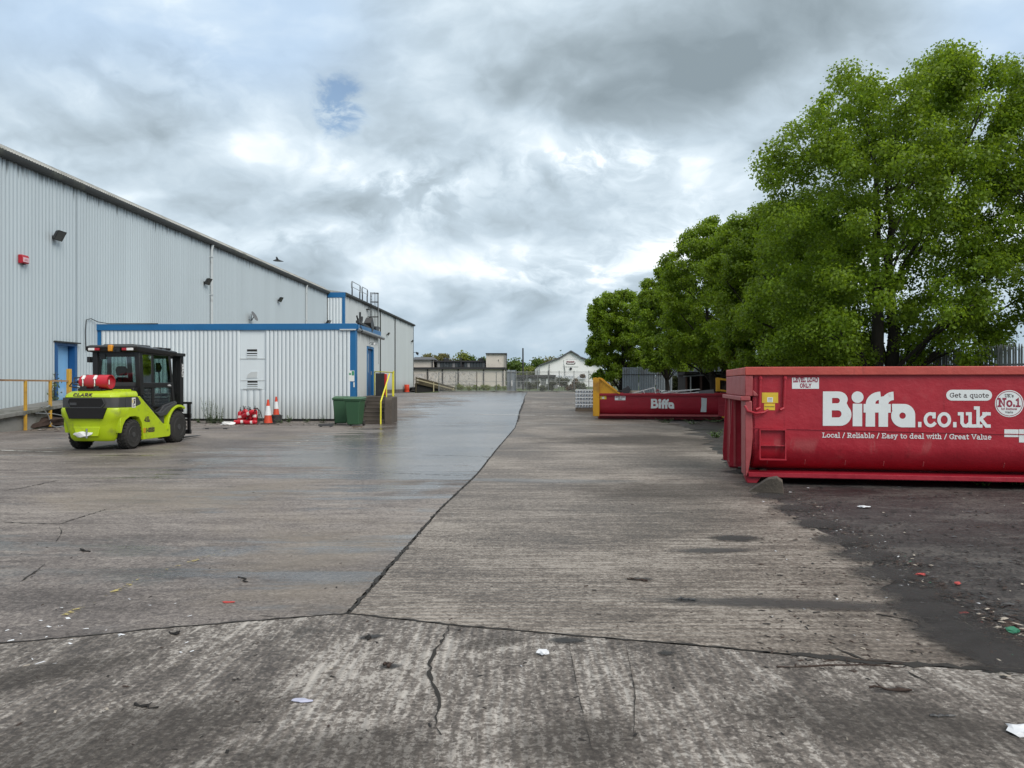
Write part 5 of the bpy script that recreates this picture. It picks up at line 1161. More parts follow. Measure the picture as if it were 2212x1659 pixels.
mb = MB(); mb.add([(-.52, yfB, 1.1), (.52, yfB, 1.1), (.50, yfT, 2.28), (-.50, yfT, 2.28)], [(0, 1, 2, 3)]); mb.build('windscreen', M_GLASS, fk)
mb = MB(); mb.box(-.26, .26, .70, 1.18, .95, 1.14); mb.loft([[(-.24, .70, 1.14), (.24, .70, 1.14), (.24, .82, 1.14), (-.24, .82, 1.14)], [(-.20, .62, 1.66), (.20, .62, 1.66), (.20, .72, 1.66), (-.20, .72, 1.66)], [(-.12, .60, 1.72), (.12, .60, 1.72), (.12, .67, 1.72), (-.12, .67, 1.72)]]); mb.loft([[(-.12, .60, 1.76), (.12, .60, 1.76), (.12, .7, 1.76), (-.12, .7, 1.76)], [(-.15, .58, 1.90), (.15, .58, 1.90), (.15, .68, 1.90), (-.15, .68, 1.90)], [(-.10, .58, 1.99), (.10, .58, 1.99), (.10, .66, 1.99), (-.10, .66, 1.99)]]); mb.build('seat', M_SEATM, fk, bevel=.03)
mb = MB(); c0 = Vector((0, 1.45, 1.42)); R = Matrix.Rotation(math.radians(-35), 3, 'X'); mb.tube([tuple(c0 + R @ Vector((.19 * math.cos(2 * PI * k / 16), .19 * math.sin(2 * PI * k / 16), 0))) for k in range(17)], .018, 6); mb.bar((0, 1.45, 1.42), (0, 1.75, 1.1), .05, .05); mb.box(-.4, .4, 1.7, 1.85, 1.0, 1.2); mb.build('steering_wheel', M_SEATM, fk, smooth=True)
mb = MB(); mb.box(-.03, .03, 1.0, 1.02, 1.7, 1.72); mb.lathe([(.02, -.025), (.10, -.02), (.10, .02), (.02, .025)], 12, 'x', (.40, 1.60, 1.98)); mb.tube([(.40, 1.60, 1.9), (.42, 1.66, 1.2)], .014, 6); mb.tube([(.40, 1.6, 1.98), (.42, 1.7, 1.98)], .012, 6); mb.box(.37, .41, 1.50, 1.66, 1.86, 2.1); mb.build('mirror', M_CABBLK, fk)
mb = MB(); mb.tube([(-.36, yb - .05, 2.27), (-.45, yb - .02, 1.75)], .012, 6); mb.bar((-.40, yb - .06, 2.24), (-.46, yb - .02, 1.62), .02, .015); mb.box(-.40, -.28, yb - .07, yb - .03, 2.16, 2.28); mb.build('wiper', M_CABBLK, fk)
mb = MB()
for x0, mt in ((-.56, 1), (.33, 0)): pass
for x0, x1, mt, nm in ((-.58, -.42, M_WLENS, 'reversing_light'), (-.42, -.30, M_REDLENS, 'tail_light'), (.28, .40, M_REDLENS, 'tail_light'), (.40, .56, M_WLENS, 'reversing_light')):
    mb = MB(); mb.box(x0, x1, yb - .285, yb - .25, 2.365, 2.425); mb.build(nm, mt, fk, bevel=.006)
mb = MB(); mb.box(-.055, .055, yb - .33, yb - .24, 2.34, 2.50); mb.build('beacon', M_AMBER, fk, bevel=.02)
mb = MB(); mb.box(.07, .24, yb - .30, yb - .24, 2.33, 2.43); mb.lathe([(.03, yb - .30), (.036, yb - .26)], 10, 'y', (.13, 0, 2.36)); mb.build('camera_box', M_CABBLK, fk)
mb = MB(); mb.box(-.74, -.66, yb - .1, yb + .02, 2.08, 2.22); mb.build('side_mirror', M_CABBLK, fk, bevel=.01); mb = MB(); mb.box(-.70, -.60, yb - .05, yb + .0, 1.72, 1.76); mb.build('cab_hinge', M_CABBLK, fk, bevel=.01)
# mast, carriage, forks
for s in (-1, 1):
    mb = MB(); mb.box(s * .30, s * .42, 2.42, 2.56, .20, 2.36); mb.box(s * .44, s * .55, 2.40, 2.55, .12, 2.32); mb.build('mast_channel', M_CABBLK, fk, bevel=.006)
    mb = MB(); mb.tube([(s * .22, 2.40, .3), (s * .22, 2.40, 2.1)], .04, 8); mb.build('lift_cylinder', M_STEEL, fk, smooth=True)
    mb = MB(); mb.prism([(2.74, .05), (2.80, .05), (2.80, .56), (2.74, .56)], s * .24 - .06, s * .24 + .06, 'x'); mb.prism([(2.74, .035), (3.95, .045), (3.97, .055), (2.80, .085), (2.74, .085)], s * .24 - .06, s * .24 + .06, 'x'); mb.build('fork', M_CABBLK, fk, bevel=.004)
mb = MB(); mb.box(-.5, .5, 2.42, 2.55, 2.24, 2.36); mb.box(-.5, .5, 2.42, 2.55, 1.2, 1.3); mb.box(-.5, .5, 2.42, 2.55, .3, .42); mb.box(.36, .60, 1.9, 2.56, 2.30, 2.38); mb.build('mast_crossbar', M_CABBLK, fk)
mb = MB(); mb.box(-.68, .68, 2.66, 2.74, .18, .30); mb.box(-.68, .68, 2.66, 2.74, .62, .74)
for x in (-.66, -.33, 0, .33, .62): mb.box(x - .03, x + .05, 2.66, 2.72, .2, 1.02)
mb.box(-.70, .70, 2.66, 2.73, 1.0, 1.06); mb.build('carriage', M_CABBLK, fk, bevel=.006)
mb = MB()
for k, (y, z) in enumerate(((2.28, .88), (2.30, .74), (2.33, .66), (2.31, .56), (2.35, .50), (2.37, .42))): mb.box(.60, .63, y, y + .10, z, z + .05)
mb.build('chain_links', M_WLENS, fk)
mb = MB(); mb.box(.56, .562, 2.42, 2.53, 1.72, 2.10); mb.box(.56, .562, 2.44, 2.52, 2.14, 2.23); tb = mb.build('mast_decal', M_CABBLK, fk)
lettering('print', 'CLARK', lambda a, b, l: (.564 + l, 2.445 + b, 1.74 + a), .11, .2, M_WLENS, tb, .1, .36, skip_serif=True)
# lettering on the body
lettering('nameplate', 'CLARK', lambda a, b, l: (-.36 + a, -.648 + (b / .1) * .012 - l, 1.262 + b), .098, .22, M_INK, fk, .10, .46, .22, .006, True)
lettering('model_mark', '45L', lambda a, b, l: (HW + .004 + l, .44 + a, .63 + b), .15, .20, M_INK, fk, .06, .24, .2, 0, True)
mb = MB(); mb.box(HW + .001, HW + .004, .42, .50, .36, .47); em_ = mb.build('square_emblem', M_DECAL, fk)
lettering('print', 'S', lambda a, b, l: (HW + .0055 + l, .437 + a, .375 + b), .11, .16, M_LIME, em_, .06, .048, 0, 0, True)
lettering('series_mark', 'S-SERIES', lambda a, b, l: (HW + .004 + l, .53 + a, .37 + b), .125, .22, M_INK, fk, .07, .36, 0, 0, True)
mb = MB(); mb.box(HW - .001, HW + .004, -.06, .085, .985, 1.225); dc = mb.build('warning_plate', M_WHITEDECAL, fk)
mb = MB(); X_ = HW + .0045; mb.box(X_, X_ + .002, .0, .07, 1.16, 1.19); mb.box(X_, X_ + .002, .01, .06, 1.08, 1.15); mb.box(X_, X_ + .002, -.03, .0, 1.06, 1.09); mb.box(X_, X_ + .002, -.04, .07, 1.035, 1.045); mb.box(X_, X_ + .002, -.04, .05, 1.01, 1.02); mb.build('print', M_INK, dc)
mb = MB(); mb.box(X_, X_ + .0015, -.05, -.02, 1.10, 1.17); mb.build('print', M_YSTICK, dc)
lettering('door_mark', '45L', lambda a, b, l: (cw_ + .018 + l, 1.66 + a, 1.50 + b), .05, .2, M_WLENS, fk, .06, .16, 0, 0, True)
# LPG bottle lying across the hood
gas = thing('gas_bottle', 'red gas bottle lying strapped across the back of the forklift', 'gas bottle', tuple(fk.location), FA)
M_GASRED = paint('gas_bottle_red', (.50, .010, .028), .38, .16, 4, (.30, .05, .06), .4, fine=.05)
gz, gy = 1.60, -.28
mb = MB(); mb.lathe([(.03, -.42), (.10, -.405), (.15, -.36), (.166, -.30), (.166, .30), (.160, .335), (.150, .34), (.150, .30), (.06, .285)], 28, 'x', (-.02, gy, gz)); mb.build('cylinder', M_GASRED, gas, smooth=True)
mb = MB(); mb.lathe([(.155, .30), (.166, .345), (.150, .345)], 28, 'x', (-.02, gy, gz), caps=False); mb.build('foot_ring', M_GASRED, gas, smooth=True)
for k, (a, b) in enumerate(((.0, .11),)):
    mb = MB(); mb.box(.272, .278, gy - .015, gy + .015, gz - .06, gz + .05); mb.build('label', M_WLENS, gas)
for x in (-.26, .03):
    mb = MB(); mb.lathe([(.169, -.018), (.172, -.018), (.172, .018), (.169, .018)], 28, 'x', (x, gy, gz), caps=False); mb.build('strap', M_CABBLK, gas)
    mb = MB(); mb.loft([[(x - .035, gy - .10, gz + .145), (x + .035, gy - .10, gz + .145), (x + .035, gy - .17, gz + .06), (x - .035, gy - .17, gz + .06)], [(x - .03, gy - .12, gz + .155), (x + .03, gy - .12, gz + .155), (x + .03, gy - .19, gz + .07), (x - .03, gy - .19, gz + .07)]]); mb.tube([(x, gy - .175, gz + .06), (x + .01, gy - .185, gz - .03), (x - .01, gy - .16, gz - .10)], .012, 6); mb.build('buckle', M_WLENS, gas)
mb = MB()
for s in (-1, 1):
    mb.tube([(-.38, gy + s * .11, gz - .08), (-.52, gy + s * .12, gz - .05), (-.52, gy + s * .10, gz + .09), (-.38, gy + s * .1, gz + .10)], .018, 6)
mb.tube([(-.42, gy, gz), (-.52, gy, gz), (-.58, gy - .1, gz - .02), (-.68, gy - .05, gz - .10), (-.60, gy, gz - .13), (-.45, gy + .05, gz - .15)], .016, 6); mb.lathe([(.045, -.50), (.045, -.42)], 10, 'x', (0, gy, gz)); mb.build('valve_guard', M_CABBLK, gas, smooth=True)
mb = MB(); mb.box(-.40, .16, gy - .16, gy + .16, 1.39, 1.44); mb.box(.16, .26, gy - .13, gy + .13, 1.40, 1.43); mb.box(-.36, -.2, gy - .14, gy + .14, 1.43, 1.50); mb.box(-.02, .1, gy - .14, gy + .14, 1.43, 1.50); mb.build('cradle', M_CABBLK, fk, bevel=.008)
# crumpled white bag stuffed in the tow pocket
bagm = paint('white_plastic_bag', (.74, .75, .75), .45, .08, 6)
def crumple(name, label, cat, loc, size, seed, mat, rz=0, flat=.4, group=None, n=2):
    r = random.Random(seed); bm = bmesh.new(); bmesh.ops.create_icosphere(bm, subdivisions=n, radius=1)
    for v in bm.verts:
        k = 1 + r.uniform(-.35, .35); v.co = Vector((v.co.x * k * size[0], v.co.y * k * size[1], v.co.z * k * size[2]))
    zmin = min(v.co.z for v in bm.verts)
    for v in bm.verts: v.co.z -= zmin * .8
    me = bpy.data.meshes.new(name); bm.to_mesh(me); bm.free(); o = link(name, me, mat, None, loc=loc, rz=rz); return tag(o, label, cat, group)
loc_ = Vector(fk.location) + Matrix.Rotation(FA, 3, 'Z') @ Vector((-.10, -.67, .33))
crumple('plastic_bag', 'crumpled white bag stuffed in the forklift tow pocket', 'bag', tuple(loc_), (.20, .05, .07), 3, bagm, FA)
# ================================================================== AGAINST THE ANNEX: bins, cones, extinguishers, weeds
M_BIN = paint('bottle_green_plastic', (.028, .088, .042), .5, .14, 2.5, (.06, .10, .06), .35)
M_BINLID = paint('green_bin_lid', (.042, .115, .058), .5, .2, 4, (.12, .17, .11), .5)
def wheelie(label, loc, rz):
    t = thing('wheelie_bin', label, 'bin', loc, rz, 'green wheelie bins by the steps')
    mb = MB(); mb.loft([[(-a, -b + .0, z), (a, -b, z), (a, b, z), (-a, b, z)] for a, b, z in ((.225, .24, .05), (.23, .25, .12), (.285, .34, .90), (.285, .34, .94))]); mb.build('body', M_BIN, t, bevel=.035)
    mb = MB(); mb.loft([[(-a, -b, z), (a, -b, z), (a, b + .02, z), (-a, b + .02, z)] for a, b, z in ((.305, .365, .93), (.315, .375, .965), (.30, .36, .985))]); mb.build('rim', M_BIN, t, bevel=.01)
    mb = MB(); mb.loft([[(-a, -b, z), (a, -b, z), (a, b + .03, z + .03), (-a, b + .03, z + .03)] for a, b, z in ((.32, .39, .985), (.32, .39, 1.005), (.27, .33, 1.05))]); mb.build('lid', M_BINLID, t, bevel=.015)
    for s in (-1, 1):
        mb = MB(); mb.lathe([(.02, -.03), (.10, -.03), (.10, .03), (.02, .03)], 16, 'x', (s * .25, .27, .10)); mb.build('wheel', M_TYRE, t, smooth=True)
    mb = MB(); mb.tube([(-.25, .36, .93), (-.25, .47, .97), (.25, .47, .97), (.25, .36, .93)], .018, 8); mb.build('handle', M_BIN, t, smooth=True)
b1 = on_ground(764, 921); b2 = on_ground(731, 918)
wheelie('green wheelie bin nearest the steps, the front one of the pair', (b1.x - .02, b1.y + .33, b1.z), math.radians(-6))
wheelie('green wheelie bin half hidden behind its neighbour, away from the steps', (b2.x, b2.y + .50, b2.z), math.radians(7))
M_ORANGE = paint('cone_orange_red', (.62, .055, .018), .5, .12, 4, (.35, .10, .06), .4); M_SLEEVE = paint('cone_white_sleeve', (.72, .74, .76), .35, .08, 5, (.4, .4, .4), .3)
def cone(label, loc, h, rb, dirty):
    t = thing('traffic_cone', label, 'cone', loc, .3, 'traffic cones by the annex wall')
    def rad(f): return rb + (.032 - rb) * f
    def seg(f0, f1, name, mat, g=0):
        mb = MB(); mb.lathe([(rad(f0) + g, h * f0), (rad(f1) + g, h * f1)], 24, 'z'); mb.build(name, mat, t, smooth=True)
    seg(.04, .36, 'lower_band', M_ORANGE); seg(.36, .74, 'sleeve', M_SLEEVE, .004); seg(.74, 1.0, 'tip', M_ORANGE)
    mb = MB(); mb.loft([[(a * math.cos(PI / 4 + k * PI / 2 + e), a * math.sin(PI / 4 + k * PI / 2 + e), z) for k in range(4) for e in (-.12, .12)] for a, z in ((rb * 2.0, 0), (rb * 2.0, .025), (rb * 1.5, .045))]); mb.build('base', M_TYRE, t, bevel=.006)
c1_ = on_ground(579, 916); c2_ = on_ground(596, 913)
cone('tall red and white traffic cone standing on the ground beside the extinguishers', tuple(c1_), .95, .175, 0)
tub = thing('tub', 'dark rubber tub holding up the second traffic cone', 'tub', (c2_.x, c2_.y + .1, c2_.z))
mb = MB(); mb.lathe([(.17, 0), (.20, .05), (.215, .24), (.24, .25), (.24, .28), (.19, .28), (.18, .26)], 20, 'z'); mb.build('body', M_CHAR, tub, smooth=True)
cone('shorter traffic cone raised on a dark rubber tub', (c2_.x - .02, c2_.y + .1, c2_.z + .275), .76, .125, 1)
# fire extinguishers
M_EXT = paint('extinguisher_red', (.48, .008, .022), .3, .12, 5); M_EXTLABEL = paint('extinguisher_label', (.74, .72, .70), .4, .08, 8, (.5, .1, .1), .3)
eg = on_ground(530, 917)
def extinguisher(label, dx, dy, h, r, rot, lz=0.0, hose=True):
    t = thing('fire_extinguisher', label, 'fire extinguisher', (eg.x + dx, eg.y + dy, eg.z + lz), rot, 'old fire extinguishers piled by the annex wall')
    mb = MB(); mb.lathe([(r * .9, 0), (r, .02), (r, h * .82), (r * .8, h * .91), (r * .35, h * .96), (r * .3, h)], 18, 'z'); mb.build('cylinder', M_EXT, t, smooth=True)
    mb = MB(); n = 10; mb.loft([[(1.015 * r * math.cos(a), 1.015 * r * math.sin(a), z) for z in (h * .46, h * .64)] for a in [-PI / 2 - .8 + 1.6 * k / n for k in range(n + 1)]], closed=False, caps=False); mb.build('label', M_EXTLABEL, t, smooth=True)
    mb = MB(); mb.bar((0, 0, h), (0, -.02, h + .05), .04, .04); mb.bar((0, .03, h + .05), (0, -.10, h + .075), .022, .02); mb.bar((0, .02, h + .09), (0, -.11, h + .13), .022, .018); mb.build('valve', M_BLACK, t)
    if hose:
        mb = MB(); mb.tube([(.03, 0, h + .03), (r + .03, 0, h - .02), (r + .035, .0, h * .6), (r + .02, 0, h * .3)], .014, 6); mb.build('hose', M_BLACK, t, smooth=True)
ly = PI / 2
for a in [('upright extinguisher at the left of the red pile', -.34, .30, .52, .085, (0, .06, .3)), ('upright extinguisher second in the red pile with a crooked hose', -.17, .34, .56, .09, (.04, -.05, 1.1)),
          ('upright extinguisher in the middle of the red pile', .02, .36, .54, .088, (-.03, .05, -.4)), ('upright extinguisher at the right rear of the red pile', .23, .34, .58, .095, (0, .04, .2)),
          ('extinguisher sloping down to the right across the pile front', -.12, .06, .62, .09, (.15, 1.18, -.22), .30), ('extinguisher lying at the front left of the pile', -.44, .02, .52, .085, (0, 1.5, .25), .085),
          ('extinguisher lying under the sloping one at the pile front', .02, -.06, .50, .08, (0, 1.52, -.15), .08), ('small extinguisher leaning at the back of the red pile', .12, .18, .46, .075, (-.1, -.45, .5), .18)]:
    extinguisher(a[0], a[1], a[2], a[3], a[4], a[5], a[6] if len(a) > 6 else 0)
hs = thing('hose', 'black hose trailing right from the red extinguishers to the ground', 'hose', (eg.x, eg.y, eg.z)); mb = MB(); mb.tube([(.20, .32, .60), (.34, .34, .62), (.48, .32, .45), (.56, .28, .20), (.66, .2, .03), (.75, .1, .02)], .018, 8); mb.build('tube', M_BLACK, hs, smooth=True)
wb = on_ground(492, 918.5); crumple('plastic_bag', 'white plastic bag on the ground left of the extinguishers', 'bag', tuple(wb), (.24, .13, .07), 5, bagm, .2)
# weeds
M_WEED = paint('dull_green_leaf', (.065, .10, .038), .7, .3, 3); M_WEED2 = paint('fresh_green_leaf', (.085, .15, .028), .6, .3, 3)
def weed(label, loc, h, n, spread, seed, mat=None, name='weed', leaf=.085, group='weeds along the walls', cat='weed'):
    r = random.Random(seed); t = thing(name, label, cat, loc, 0, group)
    st = MB(); lf = MB()
    for k in range(n):
        a = r.uniform(0, 2 * PI); d = r.uniform(.1, 1) * spread; hh = h * r.uniform(.55, 1.0); bx, by = .3 * d * math.cos(a), .3 * d * math.sin(a)
        P = [Vector((bx, by, 0)), Vector((bx + d * .3 * math.cos(a), by + d * .3 * math.sin(a), hh * .5)), Vector((bx + d * .7 * math.cos(a) + r.uniform(-.05, .05), by + d * .7 * math.sin(a), hh))]
        st.tube(P, [.008, .006, .003], 4)
        m = int(hh / .05) + 3
        for q in range(m):
            f = q / m; p = P[0].lerp(P[1], f * 2) if f < .5 else P[1].lerp(P[2], f * 2 - 1); b = r.uniform(0, 2 * PI); L = leaf * r.uniform(.7, 1.5) * (1.3 - f * .7)
            d2 = Vector((math.cos(b), math.sin(b), r.uniform(-.2, .7))).normalized(); sd = d2.cross(Vector((0, 0, 1))).normalized() * L * .32
            lf.add([p, p + d2 * L * .5 + sd, p + d2 * L, p + d2 * L * .5 - sd], [(0, 1, 2, 3)])
    so = st.build('stem', mat or M_WEED, t); so['kind'] = 'stuff'; lf.build('foliage', mat or M_WEED, t); return t
for k, (px, py, h, n, sp, lab) in enumerate([(452, 913, 1.05, 9, .35, 'tallest grey-green weed against the annex wall left of the extinguishers'), (474, 913, .82, 7, .25, 'second tall weed against the annex wall beside the white bag'), (463, 914.5, .45, 9, .35, 'bushy low weed at the foot of the two tall weeds'),
        (556, 912, .5, 4, .18, 'thin weed between the extinguishers and the cones'), (624, 912, .32, 6, .4, 'small weed clump right of the tub at the annex foot'), (660, 912.5, .25, 5, .3, 'tiny weed at the middle of the annex foot'),
        (700, 913, .32, 5, .3, 'small weed left of the green bins'), (430, 913, .22, 5, .3, 'tiny weed at the annex foot by the forklift forks'), (606, 914, .18, 5, .3, 'lowest weed at the foot of the tub')]):
    g = on_ground(px, py); g.y = min(g.y, 31.0 - .0401 * (g.x + 17.22) - .12); weed(lab, tuple(g), h, n, sp, 20 + k)
# broken planks and dark rags on the ground before the bins
def plank(label, px, py, L, w, h, rz, mat, name='plank', cat='plank'):
    g = on_ground(px, py); o = thing(name, label, cat, tuple(g), rz); mb = MB(); mb.box(-L / 2, L / 2, -w / 2, w / 2, .03, .03 + h); mb.box(-L * .4, -L * .3, -w / 2 - .03, w / 2 + .02, 0, .03); mb.box(L * .28, L * .4, -w / 2 - .02, w / 2 + .03, 0, .03); mb.build('board', mat, o); return o
plank('short dark broken plank in front of the green bins', 704, 922, .52, .14, .07, .05, M_CHAR)
plank('grey splintered plank at the foot of the front bin', 772, 924, .36, .10, .03, .2, M_WOOD)
plank('thin black strip lying on the ground before the annex', 467, 927, .9, .05, .015, .02, M_CHAR, 'strip', 'strip')
# stone block by the container
M_STONE = paint('dark_kerb_stone', (.10, .084, .068), .95, .35, 3, (.03, .027, .024), .6, bump=.8, fine=.15)
kb = on_ground(1672, 1064)
ks = thing('kerb_stone', 'broken kerb stone tilted at the left foot of the red container', 'stone', (kb.x - .02, kb.y + .10, kb.z - .01), math.radians(-20))
mb = MB(); mb.prism([(-.31, .0), (-.03, .20), (.09, .225), (.165, .17), (.185, .0)], -.14, .14, 'y'); mb.build('block', M_STONE, ks, bevel=.006, smooth=False, rz=(0, 0, 0))
# things dropped on the yard: (label, name, category, px, py, builder)
M_RAG = paint('black_rag', (.016, .015, .015), .9, .3, 6); M_STICK = paint('brown_stick', (.045, .028, .022), .9, .3, 8, bump=.4); M_PAPER2 = paint('wet_paper', (.66, .68, .72), .6, .1, 5); M_REDBIT = paint('red_scrap', (.40, .05, .045), .6, .2, 5)
M_GREENBIT = paint('green_scrap', (.02, .16, .09), .6, .2, 5); M_PALESTICK = paint('pale_stick', (.36, .32, .27), .8, .2, 5); M_LILAC = paint('lilac_wrapper', (.42, .43, .55), .5, .1, 5)
def twisty(label, px, py, L, r, seed, mat, name='rag', cat='rag', rz=0, curl=1.0):
    g = on_ground(px, py); rr = random.Random(seed); a = rz; p = Vector((0, 0, r)); P = [p.copy()]
    for k in range(7):
        a += rr.uniform(-.9, .9) * curl; p = p + Vector((math.cos(a), math.sin(a), 0)) * L / 7; P.append(Vector((p.x, p.y, r * rr.uniform(.6, 1.5))))
    mb = MB(); mb.tube([q - Vector((P[4].x, P[4].y, r * .35)) for q in P], [r * rr.uniform(.3, .95) for _ in P], 5)
    for e in range(3): q = P[2 + e * 2] - Vector((P[4].x, P[4].y, r * .4)); b = rr.uniform(0, 6.28); mb.tube([q, q + Vector((math.cos(b), math.sin(b), .1)) * L * rr.uniform(.12, .3)], [r * .45, r * .12], 4)
    o = mb.build(name, mat, smooth=False, loc=tuple(g)); return tag(o, label, cat)
twisty('hooked black rag on the left of the near apron', 320, 1527, .16, .010, 1, M_RAG, curl=1.6)
twisty('coiled black rag just below the left joint', 380, 1372, .16, .012, 7, M_RAG, curl=2.2)
twisty('black twig on the slab left of the long joint', 530, 1253, .22, .008, 3, M_RAG, 'twig', 'twig')
twisty('black scrap on the slab far left', 180, 1191, .20, .012, 4, M_RAG, 'scrap', 'scrap')
twisty('dark lump on the near apron just left of the crack', 800, 1379, .10, .014, 5, M_RAG, 'lump', 'lump', 0, 2)
twisty('dark lump on the near apron beside the upper crack', 842, 1438, .10, .012, 6, M_STICK, 'lump', 'lump', 0, 2)
twisty('thick brown bark stick on the right of the near apron', 1930, 1493, .20, .015, 8, M_STICK, 'stick', 'stick', .05, .25)
twisty('dark stick lying flat on the right slab near its middle', 1380, 1254, .16, .012, 9, M_STICK, 'stick', 'stick', .1, .4)
twisty('small dark twig on the right slab beside the oil blot', 1482, 1297, .12, .014, 10, M_CHAR, 'twig', 'twig', 2.4, .5)
twisty('long brown roots straggling along the right of the cross joint', 1830, 1438, .7, .006, 11, M_STICK, 'root', 'root', -.05, .3)
twisty('second brown root curling beside the cross joint', 1870, 1428, .45, .005, 12, M_STICK, 'root', 'root', .3, .7)
twisty('pale stick lying at the edge of the black dirt', 1830, 1196, .45, .005, 13, M_PALESTICK, 'stick', 'stick', -.35, .15)
twisty('pale twig on the right slab pointing at the black dirt', 1850, 1246, .26, .004, 14, M_PALESTICK, 'twig', 'twig', -.4, .3)
twisty('looped black strap on the dirt edge at the right', 1960, 1340, .45, .006, 15, M_RAG, 'strap', 'strap', -.2, .8)
twisty('pale looped string in the litter at the far right', 2080, 1345, .4, .003, 16, M_PALESTICK, 'string', 'string', -.1, .7)
twisty('dark stick near the right end of the apron, below the joint', 2040, 1548, .12, .009, 17, M_CHAR, 'stick', 'stick', -.3, .3)
crumple('paper', 'crumpled white paper at the right edge of the near apron', 'paper', tuple(on_ground(2203, 1582)), (.055, .05, .018), 21, M_PAPER2, .4)
crumple('wrapper', 'small pale blue wrapper on the near apron left of the crack', 'wrapper', tuple(on_ground(654, 1515)), (.045, .02, .006), 22, M_LILAC, -.1)
crumple('paper', 'torn white paper scrap right of the crack on the apron', 'paper', tuple(on_ground(1172, 1413)), (.035, .03, .014), 23, M_PAPER2, .2)
crumple('scrap', 'red scrap on the black dirt', 'scrap', tuple(on_ground(1988, 1242)), (.045, .022, .008), 24, M_REDBIT, .1)
crumple('scrap', 'second red scrap farther right on the black dirt', 'scrap', tuple(on_ground(2068, 1261)), (.035, .02, .008), 25, M_REDBIT, .6)
crumple('scrap', 'green plastic scrap in the litter at the right edge', 'scrap', tuple(on_ground(2186, 1365)), (.045, .035, .015), 26, M_GREENBIT, .6)
crumple('scrap', 'red chip on the slab left of the long joint', 'scrap', tuple(on_ground(493, 1302)), (.04, .012, .006), 27, M_REDBIT, .1)
crumple('paper', 'white paper flake on the dirt before the red container', 'paper', tuple(on_ground(1866, 1096)), (.08, .05, .012), 28, M_PAPER2, .1)
# litter too small and too many to count
def litter(name, n, where, mats, smin, smax, seed):
    r = random.Random(seed); mb = MB()
    for k in range(n):
        px, py = where(r); 
        if py < 850: continue
        g = on_ground(px, py)
        if name == 'rubble' and g.x < mud_x(g.y) + r.uniform(-.1, .3): continue
        s = r.uniform(smin, smax) * (.6 + r.random()); a = r.uniform(0, PI); mi = r.choices(range(len(mats)), [m[1] for m in mats])[0]
        L, w = s, s * r.uniform(.12, .6); c, q = math.cos(a), math.sin(a); h = s * r.uniform(.05, .25)
        mb.add([(g.x + x * c - y * q, g.y + x * q + y * c, g.z + z) for x, y, z in ((-L, -w, .002), (L, -w * .4, .002), (L * .8, w, .004), (-L * .7, w * .7, .002), (r.uniform(-.4, .4) * L, 0, .003 + h))], [(0, 1, 4), (1, 2, 4), (2, 3, 4), (3, 0, 4)], mi)
    o = mb.build(name, [m[0] for m in mats]); o['kind'] = 'stuff'; return o
litter('litter', 2200, lambda r: (lambda t: (1640 + 560 * t + r.gauss(25, 38), 1058 + 385 * t ** 1.1 + r.gauss(0, 9)))(r.random()), [(M_RAG, 6), (M_STICK, 7), (M_PALESTICK, .7), (M_PAPER2, .18), (M_REDBIT, .06), (M_GREENBIT, .04)], .006, .024, 1)
litter('litter', 900, lambda r: (r.uniform(1640, 2300), r.uniform(1050, 1450)), [(M_RAG, 6), (M_STICK, 5), (M_PALESTICK, .5), (M_PAPER2, .25)], .006, .020, 2)
litter('litter', 330, lambda r: (r.uniform(750, 1900), 900 + 700 * r.random() ** 1.5), [(M_RAG, 6), (M_STICK, 4), (M_PALESTICK, .8), (M_PAPER2, .15)], .005, .016, 3)
litter('litter', 170, lambda r: (r.uniform(0, 800), 930 + 700 * r.random() ** 1.3), [(M_RAG, 6), (M_STICK, 4), (M_PALESTICK, 1)], .005, .015, 4)
litter('rubble', 1500, lambda r: (r.uniform(1650, 2330), r.uniform(1048, 1420)), [(M_RAG, 7), (M_CHAR, 2), (M_STICK, 2)], .008, .032, 9)
litter('litter', 26, lambda r: (r.uniform(0, 420), r.gauss(1375, 40)), [(M_PAPER2, 1)], .006, .02, 5)
litter('litter', 420, lambda r: (2130 + abs(r.gauss(0, 60)), 1385 + r.gauss(0, 28)), [(M_STICK, 5), (M_RAG, 3), (M_PALESTICK, 1)], .01, .03, 6)
litter('litter', 260, lambda r: (r.uniform(0, 135), r.gauss(922, 4)), [(M_STICK, 4), (M_RAG, 3), (M_PALESTICK, 1), (M_PAPER2, .3)], .03, .09, 7)
litter('litter', 300, lambda r: (r.uniform(410, 760), r.gauss(915, 2.5)), [(M_STICK, 4), (M_RAG, 3), (M_PALESTICK, 1), (M_WEED, 3)], .02, .06, 8)
